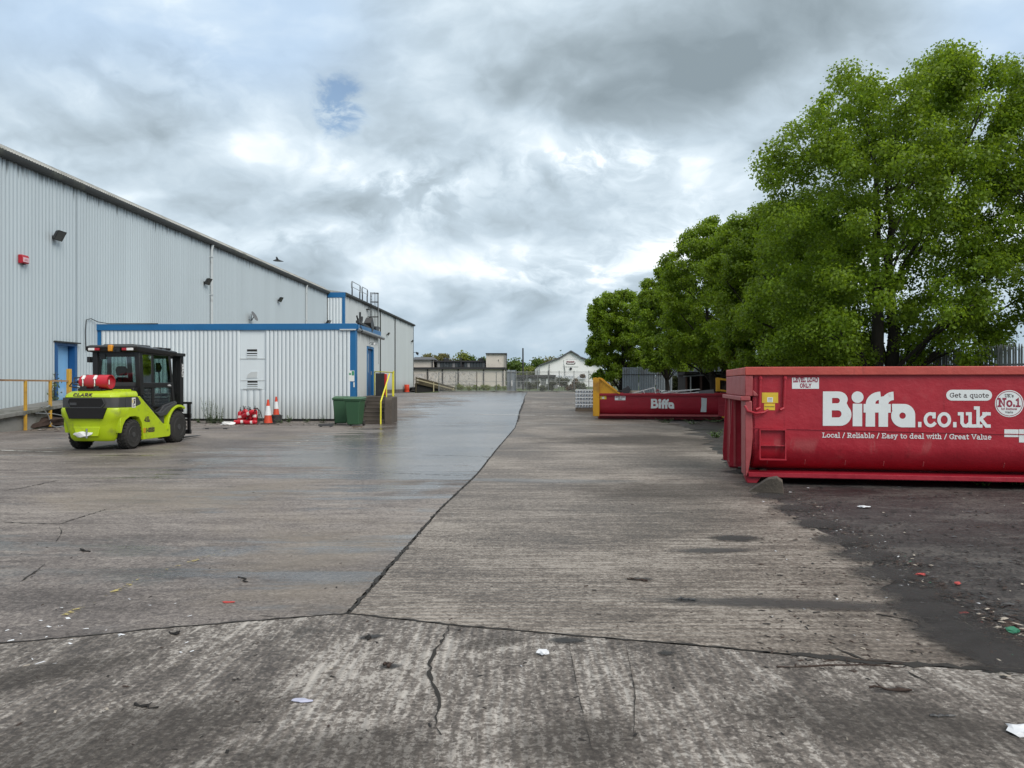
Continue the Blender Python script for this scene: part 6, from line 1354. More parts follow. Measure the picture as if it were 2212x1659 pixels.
# growth round the ramp and the red containers
for k, (px, py, h, n, sp, lab, mt) in enumerate([(1545, 945, .28, 9, .5, 'yellow-green grass tuft before the low container', M_WEED2), (1500, 916, .2, 8, .6, 'low weed at the foot of the low container', M_WEED), (1440, 913, .18, 8, .8, 'low weed along the low container sill', M_WEED),
        (2130, 1048, .16, 8, .35, 'grass tuft under the big red container at the right', M_WEED2), (2190, 1046, .14, 8, .3, 'grass tuft farthest right under the big red container', M_WEED2), (1545, 912, .22, 8, .5, 'weed beside the low container tail hook', M_WEED)]):
    weed(lab, tuple(on_ground(px, py)), h, n, sp, 60 + k, mt, 'grass_tuft' if 'tuft' in lab else 'weed')
iv = thing('climbing_plant', 'dark climbing plant growing beside the pale blue door', 'plant', tuple(BF(.12, -3.0, .85)))
lf = MB(); r = random.Random(9)
for k in range(130):
    p = Vector((r.gauss(.05, .05), r.gauss(-.05, .16), abs(r.gauss(.35, .33)))); a = r.uniform(0, 2 * PI); d = Vector((.5 + .3 * r.random(), math.cos(a), math.sin(a))).normalized(); u = d.cross(Vector((1, 0, .2))).normalized(); L = r.uniform(.06, .13); lf.add([p, p + u * L * .5 + d * L * .3, p + u * L, p + u * L * .5 - d * L * .3], [(0, 1, 2, 3)])
lf.build('foliage', M_WEED, iv); mb = MB(); mb.tube([(0, 0, 0), (.04, -.04, .5), (.03, .03, 1.1)], .015, 5); mb.build('stem', M_STICK, iv)
dg_ = on_ground(30, 922); weed('dry grass clump under the ramp railing at the left edge', tuple(dg_), .35, 16, .9, 81, M_PALESTICK, 'grass_tuft', .09)
crumple('plastic_sheet', 'crumpled pale plastic sheet on the ground behind the forklift rear wheel', 'sheet', tuple(on_ground(128, 921)), (.42, .25, .16), 31, bagm, .1)
crumple('rubbish_heap', 'dark heap of soil and rubbish under the ramp', 'heap', tuple(BF(1.0, -4.6, .0)), (.35, 1.0, .22), 32, M_STICK, -TH)
crumple('plastic_bag', 'small white bag on the ground under the ramp', 'bag', tuple(on_ground(75, 925)), (.2, .1, .05), 33, bagm, .1)
# red barrel base and dark bundle at the far wall foot
dr = BF(U2 + .45, 60.0); dr.z = ground_z(dr.x, dr.y)
bl = thing('barrel', 'orange-red barrel at the foot of the far warehouse wall', 'barrel', tuple(dr)); mb = MB(); mb.lathe([(.30, 0), (.32, .02), (.30, .3), (.32, .33), (.30, .6), (.32, .88), (.30, .92)], 18, 'z'); mb.build('body', M_ORANGE, bl, smooth=True)
crumple('tarpaulin', 'black bundled tarpaulin beside the barrel at the far wall', 'tarpaulin', tuple(BF(U2 + .7, 64, ground_z(-13, 95))), (.6, 1.6, .35), 35, M_RAG, 0)
# ================================================================== FENCES ON THE RIGHT
M_PALE = paint('weathered_pale', (.20, .215, .215), .6, .3, 1.2, (.07, .08, .06), .6)
M_SHEET = paint('blue_grey_sheet', (.20, .235, .265), .5, .2, .8, (.12, .11, .10), .4)
FY = lambda y: 12.5 + .04 * y
pf = thing('palisade_fence', 'grey steel palisade fence behind the trees, running down the right of the yard', 'fence', (0, 0, 0))
mb = MB(); mb.prism([(-.035, 0), (.035, 0), (.035, 2.25), (.012, 2.40), (0, 2.30), (-.012, 2.40), (-.035, 2.25)], -.006, .006, 'x'); pm = mb.mesh('pale'); y = 15.0; k = 0
while y < 39.6:
    o = link('pale', pm, M_PALE, pf, loc=(FY(y), y, ground_z(FY(y), y) + .22 + .02 * math.sin(k * 7.3)), rz=(.004 * math.sin(k * 3.1), .01 * math.sin(k * 5.7), .04 * math.sin(k * 2.3))); y += .105 if y < 30 else .15; k += 1
for y in np.arange(15, 40, 2.75):
    mb = MB(); mb.box(FY(y) + .05, FY(y) + .15, y - .05, y + .05, ground_z(12, y), ground_z(12, y) + 2.6); mb.build('post', M_PALE, pf)
for z in (.6, 2.0):
    mb = MB(); mb.bar((FY(15) + .03, 15, z), (FY(39.8) + .03, 39.8, z + .35), .04, .05); mb.build('rail', M_PALE, pf)
mb = MB(); mb.bar((FY(14), 14, .10), (FY(40), 40, .5), .22, .5); mb.build('footing', M_PLINTH, pf)
def sheet_fence(label, pts, h, seed):
    f = thing('sheet_fence', label, 'fence'); r = random.Random(seed)
    for (x0, y0), (x1, y1) in zip(pts, pts[1:]):
        L = math.hypot(x1 - x0, y1 - y0); n = max(1, round(L / 1.0)); dx, dy = (x1 - x0) / n, (y1 - y0) / n; a = math.atan2(dy, dx)
        for i in range(n):
            vs, q = corrugated(L / n - .03, 0, h + r.uniform(-.06, .06), .16, .03, TRAP_WIDE, (math.cos(a), math.sin(a)), (math.sin(a), -math.cos(a)), (0, 0))
            xx, yy = x0 + dx * i, y0 + dy * i; link('sheet', fast_mesh('sheet', vs, q), M_SHEET, f, loc=(xx, yy, ground_z(xx, yy) + .1 + r.uniform(-.03, .03)), rz=(0, r.uniform(-.01, .01), 0))
        mb = MB(); mb.bar((x0 + .06, y0 + .08, ground_z(x0, y0) + h * .82), (x1 + .06, y1 + .08, ground_z(x1, y1) + h * .82), .05, .07); mb.bar((x0, y0 - .05, ground_z(x0, y0) + h * .80), (x1, y1 - .05, ground_z(x1, y1) + h * .80), .03, .03); mb.build('rail', M_BLACK, f)
    return f
sheet_fence('blue-grey sheet fence between the palisade and the far corner', [(FY(40), 40), (FY(48), 48), (FY(60), 60), (FY(72), 72)], 2.35, 3)
sheet_fence('grey sheet fence panel between the two farthest trees, above the low container', [(7.35, 49.6), (10.6, 49.2)], 1.75, 5)
# open rusty shed beside the trees
sh = thing('shed', 'open dark shed with rusty posts behind the low container', 'shed', (8.75, 37.5, ground_z(9, 37.5)), -.03)
M_SHEDIN = paint('dark_shed_boards', (.022, .019, .018), .9, .4, 2, (.06, .045, .035), .4); M_RPOST = paint('rusty_post', (.085, .05, .038), .9, .3, 4, (.16, .10, .07), .4)  # boards are near-black on back, sides and roof alike
mb = MB(); mb.box(0, 3.1, 2.0, 2.06, 0, 1.9); mb.box(0, .05, .2, 2.0, 0, 1.85); mb.box(3.05, 3.1, .2, 2.0, 0, 1.85); mb.build('boards', M_SHEDIN, sh)
for x, w, m in ((.0, .08, M_RPOST), (.22, .05, M_PIPE), (.72, .10, M_RPOST), (1.42, .07, M_PALE), (2.2, .10, M_RPOST), (2.34, .06, M_PALE), (3.0, .1, M_RPOST)):
    mb = MB(); mb.box(x, x + w, 0, w, 0, 1.66 + x * .08); mb.build('post', m, sh)
mb = MB(); mb.bar((-.1, 0, 1.62), (3.2, 0, 1.88), .12, .07); mb.bar((.7, .1, 1.85), (1.1, .1, 1.88), .05, .05); mb.bar((.75, .1, 1.65), (.75, .1, 1.9), .05, .05); mb.build('top_beam', M_PALE, sh)
mb = MB(); mb.prism([(-.1, 1.70), (3.2, 1.96), (3.2, 2.0), (-.1, 1.74)], .1, 2.1, 'y'); mb.build('roof', M_SHEDIN, sh)

# ================================================================== TREES
def leaf_mat(name, col, tcol, var=.30):
    m, t, out = newmat(name); geo = t.new('ShaderNodeNewGeometry'); rnd = geo.outputs['Random Per Island']
    clump = t.noise(geo.outputs['Position'], .9, 3.0, .6)
    k = t.math('MULTIPLY_ADD', t.math('SUBTRACT', rnd, .5), 2 * var, 1.0); k = t.math('MULTIPLY_ADD', t.math('SUBTRACT', clump, .5), 1.25, k)
    hue = t.math('MULTIPLY_ADD', t.math('SUBTRACT', t.noise(geo.outputs['Position'], .35, 2.0), .5), .9, .5)
    c = t.vmath('MULTIPLY', t.mix(hue, col, tuple(a * b for a, b in zip(col, (1.45, 1.12, .7)))), t.comb(k, k, k))
    c2 = t.vmath('MULTIPLY', t.comb(*tcol), t.comb(k, k, k))
    d = t.new('ShaderNodeBsdfPrincipled', {'Base Color': c, 'Roughness': .5, 'Specular IOR Level': .35}); tr = t.new('ShaderNodeBsdfTranslucent', {'Color': c2})
    mx = t.new('ShaderNodeMixShader', {0: .38, 1: d.outputs[0], 2: tr.outputs[0]}); t.l.new(mx.outputs[0], out.inputs[0]); return m
M_LEAF = leaf_mat('maple_leaf_green', (.105, .19, .016), (.34, .50, .03))
M_LEAF_FAR = leaf_mat('far_leaf_green', (.055, .11, .022), (.14, .22, .03))
M_LEAF_SPRING = leaf_mat('spring_leaf_green', (.125, .17, .035), (.24, .30, .06))
M_LEAF_POPLAR = leaf_mat('pale_poplar_leaf', (.15, .16, .07), (.24, .25, .10))
M_BARK = paint('dark_bark', (.032, .027, .022), .95, .35, 3, bump=.7)
def leaf_cloud(rng, centres, radii, n, size, flat=.78, shell=.50):
    """n leaves spread through lobes: each is a folded four-point blade, mostly lying flat, thicker towards the lobe's outside"""
    w = radii ** 2.4; idx = rng.choice(len(centres), n, p=w / w.sum())
    d = rng.normal(size=(n, 3)); d /= np.linalg.norm(d, axis=1, keepdims=True)
    rr = radii[idx] * (shell + (1 - shell) * rng.random(n)) * np.where(rng.random(n) < .25, rng.random(n) ** .5, 1.0) * (1 + .18 * rng.normal(size=n))
    p = centres[idx] + d * rr[:, None] * np.array([1, 1, flat])
    nrm = d * .60 + np.array([0, 0, .55]) + .65 * rng.normal(size=(n, 3)); nrm /= np.linalg.norm(nrm, axis=1, keepdims=True)
    a = np.cross(nrm, rng.normal(size=(n, 3))); a /= np.linalg.norm(a, axis=1, keepdims=True) + 1e-9; b = np.cross(nrm, a)
    L = (size * rng.uniform(.65, 1.35, n))[:, None]; droop = np.array([0, 0, -1]) * L * .18
    v = np.stack([p - a * L * .5, p + b * L * .40 + nrm * L * .10, p + a * L * .5 + droop, p - b * L * .40 + nrm * L * .10], 1).reshape(-1, 3)
    return v, np.arange(4 * n).reshape(-1, 4)
def make_tree(name, label, x, y, H, Rx, Ry, base, n, leaf, seed, mat=None, trunks=((0, 0),), tr=.22, lobes=60, cat='tree', group=None, lobe_r=(.16, .30), gx=0.0, skew=0.0, zg=None):
    rng = np.random.default_rng(seed); r = random.Random(seed); z0 = ground_z(x, y) if zg is None else zg
    t = thing(name, label, cat, (x, y, z0), 0, group)
    cz = base + (H - base) * .5; hz = (H - base) * .5; cs = []
    while len(cs) < lobes:
        zz = rng.uniform(-1, 1) ; wid = (1 - .22 * abs(zz) ** 4) if zz < 0 else math.sqrt(max(.03, 1 - zz ** 2.5))
        q = rng.random() ** .42 * wid; an = rng.uniform(0, 2 * PI); c = (q * math.cos(an), q * math.sin(an))
        if rng.random() > wid + .12: continue
        cs.append((c[0] * Rx * .88 + gx * (zz + 1) * .5 + skew * zz, c[1] * Ry * .88, cz + zz * hz * .90))
    cs = np.array(cs); rad = rng.uniform(lobe_r[0], lobe_r[1], lobes) * min(Rx, hz) ; rad = np.maximum(rad, .3)
    v, q = leaf_cloud(rng, cs, rad, n, leaf); link('crown', fast_mesh('crown', v, q), mat or M_LEAF, t)
    mb = MB()
    for j, (ox, oy) in enumerate(trunks):
        lean = r.uniform(-.03, .03); P = [Vector((ox + lean * zz * 3 + .06 * math.sin(zz * 2 + j), oy + .05 * math.sin(zz * 1.7), zz)) for zz in np.linspace(-.2, H * .72, 9)]
        mb.tube(P, [tr * 1.35] + [tr * (1 - .85 * k / 8) for k in range(1, 9)], 9)
        lst = [c for k, c in enumerate(cs) if k % len(trunks) == j]
        for k, c in enumerate(lst[:max(12, 44 // len(trunks))]):
            c = Vector(c); hz_ = max(base * .9, min(H * .66, c.z - (.75 + .5 * r.random()) * math.hypot(c.x - ox, c.y - oy) - .3)); i = min(7, int(hz_ / (H * .72 + .2) * 8)); s = P[i].lerp(P[i + 1], .5)
            m = s.lerp(c, .5) + Vector((r.uniform(-.2, .2), r.uniform(-.2, .2), r.uniform(-.1, .3))); rb = tr * (.16 + .22 * r.random()) * (1.1 - i / 9)
            mb.tube([s, m, c], [rb, rb * .6, rb * .2], 5)
            if leaf < .3:
                for e in range(3):
                    d = Vector((r.gauss(0, 1), r.gauss(0, 1), r.gauss(.2, .6))).normalized() * rad[k % lobes] * 1.0; mb.tube([m.lerp(c, .6), c + d * .6, c + d], [rb * .35, rb * .2, rb * .08], 4)
    mb.build('trunk', M_BARK, t, smooth=True)
    return t
TG = 'trees along the right-hand fence'
make_tree('maple_tree', 'tallest broad tree with twin dark trunks behind the big red container', 11.75, 23.0, 12.1, 5.0, 4.4, 1.7, 175000, .090, 11, None, ((-.45, 0), (.12, .1)), .26, 620, group=TG, lobe_r=(.06, .125), gx=.5, skew=.35)
make_tree('maple_tree', 'tree reaching in over the palisade fence from the right edge', 17.4, 20.5, 11.6, 4.6, 4.0, 2.7, 80000, .092, 12, None, ((0, 0),), .22, 240, group=TG, lobe_r=(.07, .14))
make_tree('maple_tree', 'middle-sized tree between the tallest tree and the open shed', 10.7, 29.5, 9.0, 3.3, 3.0, 1.7, 105000, .10, 13, None, ((0, 0), (.3, .2)), .18, 360, group=TG, lobe_r=(.08, .16))
make_tree('maple_tree', 'dense tree hanging over the open shed behind the low container', 10.0, 36.8, 9.7, 3.1, 3.0, 1.75, 95000, .11, 14, None, ((0, 0), (.4, .1)), .18, 350, group=TG, lobe_r=(.08, .17))
make_tree('maple_tree', 'smallest and farthest tree of the row, beside the white gabled shed', 7.75, 53.0, 7.75, 2.75, 2.7, .7, 75000, .14, 15, None, ((0, 0),), .15, 330, group=TG, lobe_r=(.09, .17))
make_tree('maple_tree', 'tree filling the row between the farthest tree and the open shed', 9.6, 46.0, 8.3, 2.4, 2.4, 1.3, 62000, .13, 18, None, ((0, 0),), .15, 300, group=TG, lobe_r=(.09, .17))
make_tree('bush', 'dark bush filling the gap between the two nearest trunks and the fence', 13.6, 33.0, 5.2, 2.9, 2.2, .3, 16000, .14, 17, None, ((0, 0),), .09, 60, cat='bush', lobe_r=(.14, .24))

# ================================================================== BEYOND THE YARD
M_CREAM = paint('cream_render', (.62, .575, .515), .9, .12, .6, (.33, .30, .27), .35, dirt_scale=.5); M_DARKTRIM = paint('dark_roof_trim', (.028, .028, .032), .7, .2, 1); M_GLZ = paint('dark_glazing', (.055, .065, .07), .25, .25, .8, (.2, .22, .24), .3); M_WHITEWALL = paint('white_rendered_wall', (.80, .81, .81), .9, .06, .4, (.55, .56, .56), .3)
M_GREYWALL = paint('grey_panel_wall', (.22, .225, .23), .85, .25, .6, (.36, .36, .35), .5); M_SLATE = paint('slate_roof', (.085, .09, .10), .7, .2, .8)
def pxbox(mb, Y, x0, x1, y0, y1, depth=2.0, y_off=0.0):
    a, b = at(x0, y1, Y), at(x1, y0, Y); mb.box(a.x, b.x, Y + y_off, Y + y_off + depth, a.z, b.z); return mb
def graffiti_mat(name, base, cols):
    m, t, out = newmat(name); p = t.new('ShaderNodeTexCoord').outputs['Object']
    n = t.noise(t.mapping(p, scale=(1.6, 1.6, .9)), 1.0, 3.0, .6, 2.5); c = t.ramp(n, [(0, cols[0]), (.42, base), (.5, cols[1]), (.58, base), (.7, cols[2])])
    line = t.step(t.math('ABSOLUTE', t.math('SUBTRACT', t.noise(t.mapping(p, scale=(1.5, 1.5, 1.1), loc=(4, 2, 1)), 1.0, 4.0, .6, 1.5), .5)), .035, .01, 0, .7)
    c = t.mix(t.math('MULTIPLY', line, .8), t.mix(.6, c, base), (.10, .09, .10)); finish(t, out, **{'Base Color': c, 'Roughness': .85}); return m
M_GRAF = graffiti_mat('sprayed_render', (.60, .56, .51), ((.5, .36, .38), (.42, .45, .50), (.55, .46, .34)))
YF = 105.0
fb = thing('factory', 'cream rendered factory with dark trim, glazed strip and square tower', 'building', (0, 0, 0))
pxbox(MB(), YF, 890, 1090, 797.5, 838, 14).build('wall', M_CREAM, fb)
for a, b in ((895, 921), (926, 954), (958, 988), (992, 1028)): pxbox(MB(), YF, a, b, 804 if a > 900 else 807, 831, .1, -.1).build('sprayed_panel', M_GRAF, fb)
pxbox(MB(), YF, 888, 1091.5, 793.5, 797.4, 14.5, -.4).build('fascia', M_DARKTRIM, fb)
for x in (923.7, 955.9, 989.8, 1045, 1087): pxbox(MB(), YF, x - .9, x + .9, 797.4, 834, .12, -.14).build('downpipe', M_DARKTRIM, fb)
tw = pxbox(MB(), YF, 1049.5, 1092.5, 764, 793.4, 5, 1).build('tower', M_CREAM, fb); pxbox(MB(), YF, 1048.5, 1095, 762.2, 764, 5.6, .7).build('tower_roof', M_DARKTRIM, fb)
pxbox(MB(), YF, 1076, 1077, 776, 780, .05, .94).build('vent', M_DARKTRIM, fb)
pxbox(MB(), YF, 1093.2, 1095, 764, 800, .3, .6).build('downpipe', M_DARKTRIM, fb)
pxbox(MB(), YF, 940.5, 1049, 781, 793.4, 4, 2).build('glazed_wall', M_DARKTRIM, fb)
for k in range(16):
    x0 = 942 + k * 6.6
    if abs(x0 - 993) < 4: continue
    pxbox(MB(), YF, x0, x0 + 5.6, 782, 792.6, .1, 1.88).build('pane', M_GLZ if k % 5 else M_GREYWALL, fb)
pxbox(MB(), YF, 936, 1052, 778, 781, 5, 1.6).build('roof', M_DARKTRIM, fb); pxbox(MB(), YF, 993, 995.5, 770, 794, .3, 1.5).build('flue', M_DARKTRIM, fb)
pxbox(MB(), YF, 890, 934, 776, 793.4, 5, 1).build('upper_wall', M_CREAM, fb)
a, b, c, d = at(888, 776.5, YF), at(938, 776.5, YF), at(931, 769.5, YF), at(890, 769.5, YF); mb = MB(); mb.add([(a.x, YF + .5, a.z), (b.x, YF + .5, b.z), (b.x, YF + 6, b.z), (a.x, YF + 6, a.z), (c.x, YF + 3.2, c.z), (d.x, YF + 3.2, d.z)], [(0, 1, 4, 5), (2, 3, 5, 4), (1, 2, 4), (3, 0, 5), (3, 2, 1, 0)]); mb.build('roof', M_SLATE, fb)
pxbox(MB(), YF, 932, 933.6, 776.6, 793.4, .2, .8).build('downpipe', M_DARKTRIM, fb)
for x in (960, 1037): pxbox(MB(), YF, x - 5, x + 5, 772, 778, 1, 3).build('roof_vent', M_DARKTRIM, fb)
# white gabled shed
YG = 98.0
gs = thing('gabled_shed', 'white gabled shed with dark roof edge and a wall sign', 'building', (0, 0, 0))
def gp_(x, y, Y=YG): v = at(x, y, Y); return (v.x, v.z)
gab = [gp_(1166, 838), gp_(1166, 791), gp_(1213, 773), gp_(1217, 770), gp_(1233, 760), gp_(1249, 769.5), gp_(1253, 773), gp_(1300, 791), gp_(1300, 838)]
mb = MB(); mb.prism(gab, YG, YG + 22, 'y'); mb.build('wall', M_WHITEWALL, gs)
for i in range(1, 7):
    a, b = gab[i], gab[i + 1]; mb = MB(); mb.add([(a[0], YG - .35, a[1] + .02), (b[0], YG - .35, b[1] + .02), (b[0], YG + 22.2, b[1] + .02), (a[0], YG + 22.2, a[1] + .02), (a[0], YG - .35, a[1] + .20), (b[0], YG - .35, b[1] + .20), (b[0], YG + 22.2, b[1] + .2), (a[0], YG + 22.2, a[1] + .2)], [(0, 1, 5, 4), (1, 2, 6, 5), (2, 3, 7, 6), (3, 0, 4, 7), (4, 5, 6, 7), (3, 2, 1, 0)]); mb.build('roof', M_SLATE, gs)
sgn = pxbox(MB(), YG, 1218, 1250, 777, 792, .06, -.07).build('sign_board', M_WHITEWALL, gs)
def scr(pts, w, mat, dy):
    mb = MB(); P = [at(x, y, YG) for x, y in pts]
    for p, q in zip(P, P[1:]): mb.bar((p.x, YG + dy, p.z), (q.x, YG + dy, q.z), .02, w, up=(0, 0, 1))
    return mb
rr_ = random.Random(8)
scr([(1224 + k * 1.25, 782 + (-1.6 if k % 2 else 1.2) * (.6 + .4 * rr_.random())) for k in range(14)], .10, M_DECAL, -.09).build('print', M_REDINK, sgn)
scr([(1223.5, 784), (1224.5, 786.4), (1241, 786.4), (1242.5, 783)], .10, M_INK, -.092).build('print', M_INK, sgn)
scr([(1222, 776), (1247, 776.2)], .05, M_PIPE, -.09).build('sign_trim', M_PIPE, gs)
scr([(1219, 788.2), (1219, 792), (1220.5, 801), (1220.5, 818)], .12, M_DARKTRIM, -.06).build('downpipe', M_DARKTRIM, gs); scr([(1187, 787), (1185.5, 820)], .14, M_DARKTRIM, -.06).build('downpipe', M_DARKTRIM, gs); scr([(1165.6, 792), (1165.6, 830)], .14, M_DARKTRIM, -.06).build('downpipe', M_DARKTRIM, gs)
mb = MB(); p = at(1233, 796.5, YG); mb.lathe([(.11, YG - .16), (.17, YG - .14), (.17, YG - .02), (.10, YG)], 12, 'y', (p.x, 0, p.z)); mb.build('wall_lamp', M_DARKTRIM, gs)
M_POSTER = graffiti_mat('poster_boards', (.60, .63, .66), ((.45, .52, .66), (.35, .40, .55), (.62, .62, .55)))
for a, b, y0 in ((1193, 1202, 810.5), (1203, 1214, 811.5), (1217, 1238, 812), (1248, 1266, 812)): pxbox(MB(), YG, a, b, y0, 819, .1, -.3).build('poster_board', M_POSTER, gs)
# low flat-roofed block, kiosk, tank, pole
lb = thing('low_block', 'low grey flat-roofed block of patched panels left of the white gabled shed', 'building'); YL = 84.0
pxbox(MB(), YL, 1114, 1205, 815, 840, 4).build('wall', M_GREYWALL, lb); pxbox(MB(), YL, 1110, 1200, 810, 815, 5, -.4).build('roof', M_DARKTRIM, lb)
rr_ = random.Random(12)
for k in range(11):
    x = 1119 + k * 7.6; pxbox(MB(), YL, x, x + rr_.uniform(3, 6.5), 817.5, rr_.uniform(829, 838), .08, -.09).build('panel', rr_.choice([M_WHITEWALL, M_GREYWALL, M_GLZ, M_PALE, M_POSTER]), lb)
kio = thing('gate_panel', 'grey sheet gate with a white notice beside the cream factory', 'gate'); pxbox(MB(), 73.5, 1096, 1114, 804, 847, .1).build('sheet', M_SHEET, kio); pxbox(MB(), 73.5, 1096, 1114, 799.5, 804, .5, -.1).build('head_box', M_SHEET, kio); pxbox(MB(), 73.5, 1103.2, 1106.8, 822, 834, .03, -.04).build('notice_plate', M_WHITEWALL, kio)
for x in (1095, 1104, 1114.8): pxbox(MB(), 73.4, x - .7, x + .7, 799, 849, .08, -.06).build('post', M_PALE, kio)
tk = thing('tank', 'white oval tank on a dark stand at the corner of the cream factory', 'tank', tuple(at(1099, 810, 90))); mb = MB(); mb.lathe([(.05, -.02), (.16, .0), (.17, .25), (.17, .42), (.12, .58), (.03, .62)], 14, 'z'); mb.build('body', M_WHITEWALL, tk, smooth=True); mb = MB(); mb.box(-.2, .3, -.15, .15, -.14, -.02); mb.box(-.05, .05, -.05, .05, -1.3, -.14); mb.build('stand', M_DARKTRIM, tk)
pl_ = at(1130, 838, 78); mb = MB(); mb.tube([(pl_.x, 78, pl_.z - .2), (pl_.x - .02, 78, at(1130, 752, 78).z)], [.10, .075], 8); tag(mb.build('pole', M_DARKTRIM, smooth=True), 'tall dark pole standing behind the chain-link fence', 'pole')
p2 = at(1186, 838, 79); mb = MB(); mb.tube([(p2.x, 79, p2.z), (p2.x, 79, at(1186, 800, 79).z)], .05, 8); tag(mb.build('pole', M_DARKTRIM, smooth=True), 'shorter dark pole in front of the white gabled shed', 'pole')
# chain-link fence across the back
M_WIRE = paint('fence_wire', (.30, .31, .31), .6, .2, 3); YC = 71.5
cf = thing('chain_link_fence', 'chain-link fence on grey posts across the far end of the yard', 'fence')
posts = (948, 985, 1030, 1072, 1114.8, 1138, 1161, 1184, 1208, 1240, 1272, 1304, 1340)
for x in posts:
    p = at(x, 830, YC); zg = ground_z(p.x, YC); zt = zg + (2.05 if x > 1100 else 1.95); mb = MB(); mb.tube([(p.x, YC, zg - .1), (p.x, YC, zt)], .04, 6); mb.build('post', M_DARKTRIM if x in (1030,) else M_PALE, cf)
xa_, xb_ = at(948, 830, YC).x, at(1340, 830, YC).x
mb = MB(); n = int((xb_ - xa_) / .11)
for k in range(-20, n + 2):
    for sgn_ in (1, -1):
        x0 = xa_ + k * .11; x1 = x0 + 1.95; lo, hi = max(x0, xa_), min(x1, xb_)
        if hi - lo < .1: continue
        def zf(x): g = ground_z(x, YC) + .05; f = (x - x0) / 1.95; return g + 1.95 * (f if sgn_ > 0 else 1 - f)
        mb.add([(lo, YC + .01 * sgn_, zf(lo) - .006), (lo, YC + .01 * sgn_, zf(lo) + .006), (hi, YC + .01 * sgn_, zf(hi) + .006), (hi, YC + .01 * sgn_, zf(hi) - .006)], [(0, 1, 2, 3)])
w_ = mb.build('mesh_wire', M_WIRE, cf); w_['kind'] = 'stuff'
for dz_ in (.1, 1.0, 1.92):
    mb = MB(); mb.tube([(x, YC, ground_z(x, YC) + dz_) for x in np.linspace(xa_, xb_, 12)], .015, 4); mb.build('line_wire', M_WIRE, cf)
mb = MB(); mb.bar((xa_, YC, ground_z(xa_, YC) + .04), (xb_, YC, ground_z(xb_, YC) + .04), .12, .16); mb.build('kerb', M_PLINTH, cf)
# overgrown hedge behind it and plants through the wire
def hedge(name, label, x0, x1, Y, h, n, leaf, seed, mat, cat='hedge', depth=1.0):
    rng = np.random.default_rng(seed); a, b = at(x0, 830, Y).x, at(x1, 830, Y).x; m = max(8, int((b - a) * 3)); cs = np.stack([rng.uniform(a, b, m), Y + rng.uniform(0, depth, m), rng.uniform(.2, h * .85, m) + ground_z((a + b) / 2, Y)], 1)
    v, q = leaf_cloud(rng, cs, rng.uniform(.2, .45, m), n, leaf, .8); t = thing(name, label, cat); link('foliage', fast_mesh('foliage', v, q), mat, t)
    mb = MB()
    for k in range(m // 3): mb.tube([(cs[k][0], Y + .4, ground_z(cs[k][0], Y)), tuple(cs[k])], [.03, .01], 4)
    mb.build('stem', M_BARK, t); return t
M_LEAF_DULL = leaf_mat('dull_hedge_leaf', (.055, .075, .03), (.08, .10, .03)); M_LEAF_BROWN = leaf_mat('brown_hedge_leaf', (.12, .085, .05), (.14, .10, .05))
hedge('hedge', 'dull green overgrowth behind the chain-link fence, right of the tall pole', 1135, 1262, 73.5, 1.35, 5200, .13, 31, M_LEAF_DULL)
hedge('hedge', 'brown topped hedge before the white gabled shed', 1206, 1262, 75.5, 2.05, 3800, .14, 32, M_LEAF_BROWN)
hedge('hedge', 'low green growth along the foot of the cream factory', 985, 1100, 78, .55, 3200, .10, 33, M_LEAF_SPRING)
hedge('hedge', 'dark undergrowth along the foot of the right-hand trees', 1330, 1480, 66, 1.6, 4200, .16, 34, M_LEAF_DULL, depth=3)
# timber loading ramp at the far wall's end
tr_ = thing('loading_ramp', 'dark timber loading ramp with yellow edge rails at the far end of the wall', 'ramp'); YR = 80.0
def rpt(x, y): v = at(x, y, YR); return (v.x, v.z)
mb = MB(); mb.prism([rpt(896, 828), rpt(986, 846), rpt(986, 849), rpt(896, 849)], YR + .15, YR + 2.2, 'y'); mb.build('deck', M_DARKGAP, tr_)  # solid wedge whose near-black colour stands for the shadow under the ramp
M_TIMBER = paint('dark_timber', (.075, .062, .035), .85, .35, 2, (.03, .025, .02), .5); M_PALETIMBER = paint('pale_timber', (.42, .37, .24), .8, .2, 3)
for (ya, yb, m, w) in ((816.5, 839.5, M_TIMBER, .16), (820, 842.5, M_PALETIMBER, .07), (823.5, 844.5, M_TIMBER, .18), (827.5, 846.8, M_TIMBER, .14)):
    a, b = rpt(899, ya), rpt(984, yb); mb = MB(); mb.bar((a[0], YR, a[1]), (b[0], YR, b[1]), .10, w); mb.build('rail', m, tr_)
    mb = MB(); mb.bar((a[0], YR + 2.2, a[1]), (b[0], YR + 2.2, b[1]), .10, w); mb.build('rail', m, tr_)
for x, y0, y1, m in ((899, 814, 849, M_TIMBER), (937, 826, 849, M_PALETIMBER), (980, 838, 851, M_PALETIMBER), (985, 839, 851, M_PALETIMBER)):
    a, b = rpt(x, y0), rpt(x - (3 if x > 975 else 0), y1); mb = MB(); mb.bar((a[0], YR - .08, a[1]), (b[0], YR - .08, b[1]), .10, .12); mb.build('post', m, tr_)
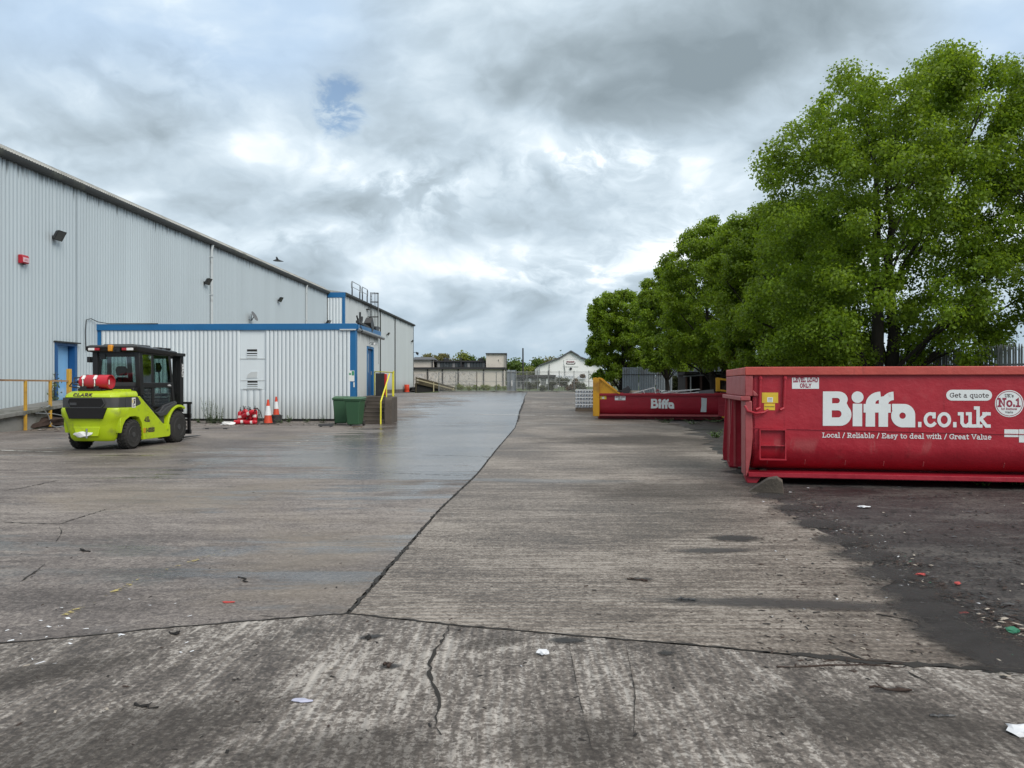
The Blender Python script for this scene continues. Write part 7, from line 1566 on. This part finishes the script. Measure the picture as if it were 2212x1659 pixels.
# trees beyond
TB = 'trees beyond the factory'
for k, (px, top, Y, H_, Rx, n, lab, mt, nm) in enumerate([
        (921, 765, 165, 9.5, 1.7, 700, 'leftmost pale poplar over the factory roof', M_LEAF_POPLAR, 'poplar_tree'), (931, 757, 165, 10.5, 1.9, 900, 'broad pale poplar over the factory roof left of the gap', M_LEAF_POPLAR, 'poplar_tree'), (938, 756, 167, 10.5, 1.6, 800, 'pale poplar just left of the tall slim one', M_LEAF_POPLAR, 'poplar_tree'), (951, 754.5, 165, 10.8, 1.5, 800, 'tall slim poplar right of the slate roof', M_LEAF_POPLAR, 'poplar_tree'),
        (962, 761, 166, 10, 1.3, 700, 'slender poplar above the glazed strip', M_LEAF_POPLAR, 'poplar_tree'), (974, 767, 165, 9, 1.9, 700, 'low poplar above the glazed strip', M_LEAF_POPLAR, 'poplar_tree'), (1003, 763, 150, 9.5, 2.6, 1300, 'bright green tree over the middle of the factory', M_LEAF_SPRING, 'broadleaf_tree'), (1020, 771, 150, 8, 2.2, 800, 'small green tree left of the factory tower', M_LEAF_FAR, 'broadleaf_tree'), (1041, 772, 155, 8, 1.7, 600, 'small grey-green tree tucked against the tower', M_LEAF_FAR, 'broadleaf_tree'),
        (1104, 781, 150, 7.5, 3.0, 1300, 'green tree just right of the factory tower', M_LEAF_FAR, 'broadleaf_tree'), (1122, 783, 150, 7, 2.6, 1100, 'dark green tree behind the tall pole', M_LEAF_FAR, 'broadleaf_tree'), (1141, 781, 148, 7.5, 3.2, 1300, 'spring-green tree right of the tall pole', M_LEAF_SPRING, 'broadleaf_tree'), (1157, 776, 145, 8, 2.6, 1200, 'dark pointed tree left of the white gable', M_LEAF_FAR, 'broadleaf_tree'), (1172, 771, 150, 9, 3.0, 1300, 'tall yellowish tree rising behind the white gable', M_LEAF_POPLAR, 'broadleaf_tree'), (1195, 772, 152, 9, 3.0, 1300, 'yellowish tree behind the white gable slope', M_LEAF_POPLAR, 'broadleaf_tree'), (1150, 797, 120, 5, 2.3, 1200, 'light green shrubby tree below the others, behind the low block', M_LEAF_SPRING, 'broadleaf_tree')]):
    p = at(px, top, Y); make_tree(nm, lab, p.x, Y, H_, Rx, Rx, .3, n * 4, .40, 200 + k, mt, ((0, 0),), .14, 30, group=TB, lobe_r=(.38, .60), zg=p.z - H_)
rng = np.random.default_rng(77); m = 260; hx = rng.uniform(-130, 130, m); hy = rng.uniform(195, 240, m)
cs = np.stack([hx, hy, np.array([ground_z(a, b) for a, b in zip(hx, hy)]) + rng.uniform(.5, 5.5, m)], 1); v, q = leaf_cloud(rng, cs, rng.uniform(1.5, 3.2, m), 26000, .8, .9)
o = link('woodland', fast_mesh('woodland', v, q), M_LEAF_FAR); o['kind'] = 'stuff'
# greenery beyond the palisade on the right
rng = np.random.default_rng(78); m = 90; hy = rng.uniform(17, 60, m); hx = FY(hy) + rng.uniform(2.5, 9, m); cs = np.stack([hx, hy, rng.uniform(.2, 1.5, m)], 1); v, q = leaf_cloud(rng, cs, rng.uniform(.5, 1.1, m), 26000, .18, .8)
o = link('undergrowth', fast_mesh('undergrowth', v, q), M_LEAF_DULL); o['kind'] = 'stuff'
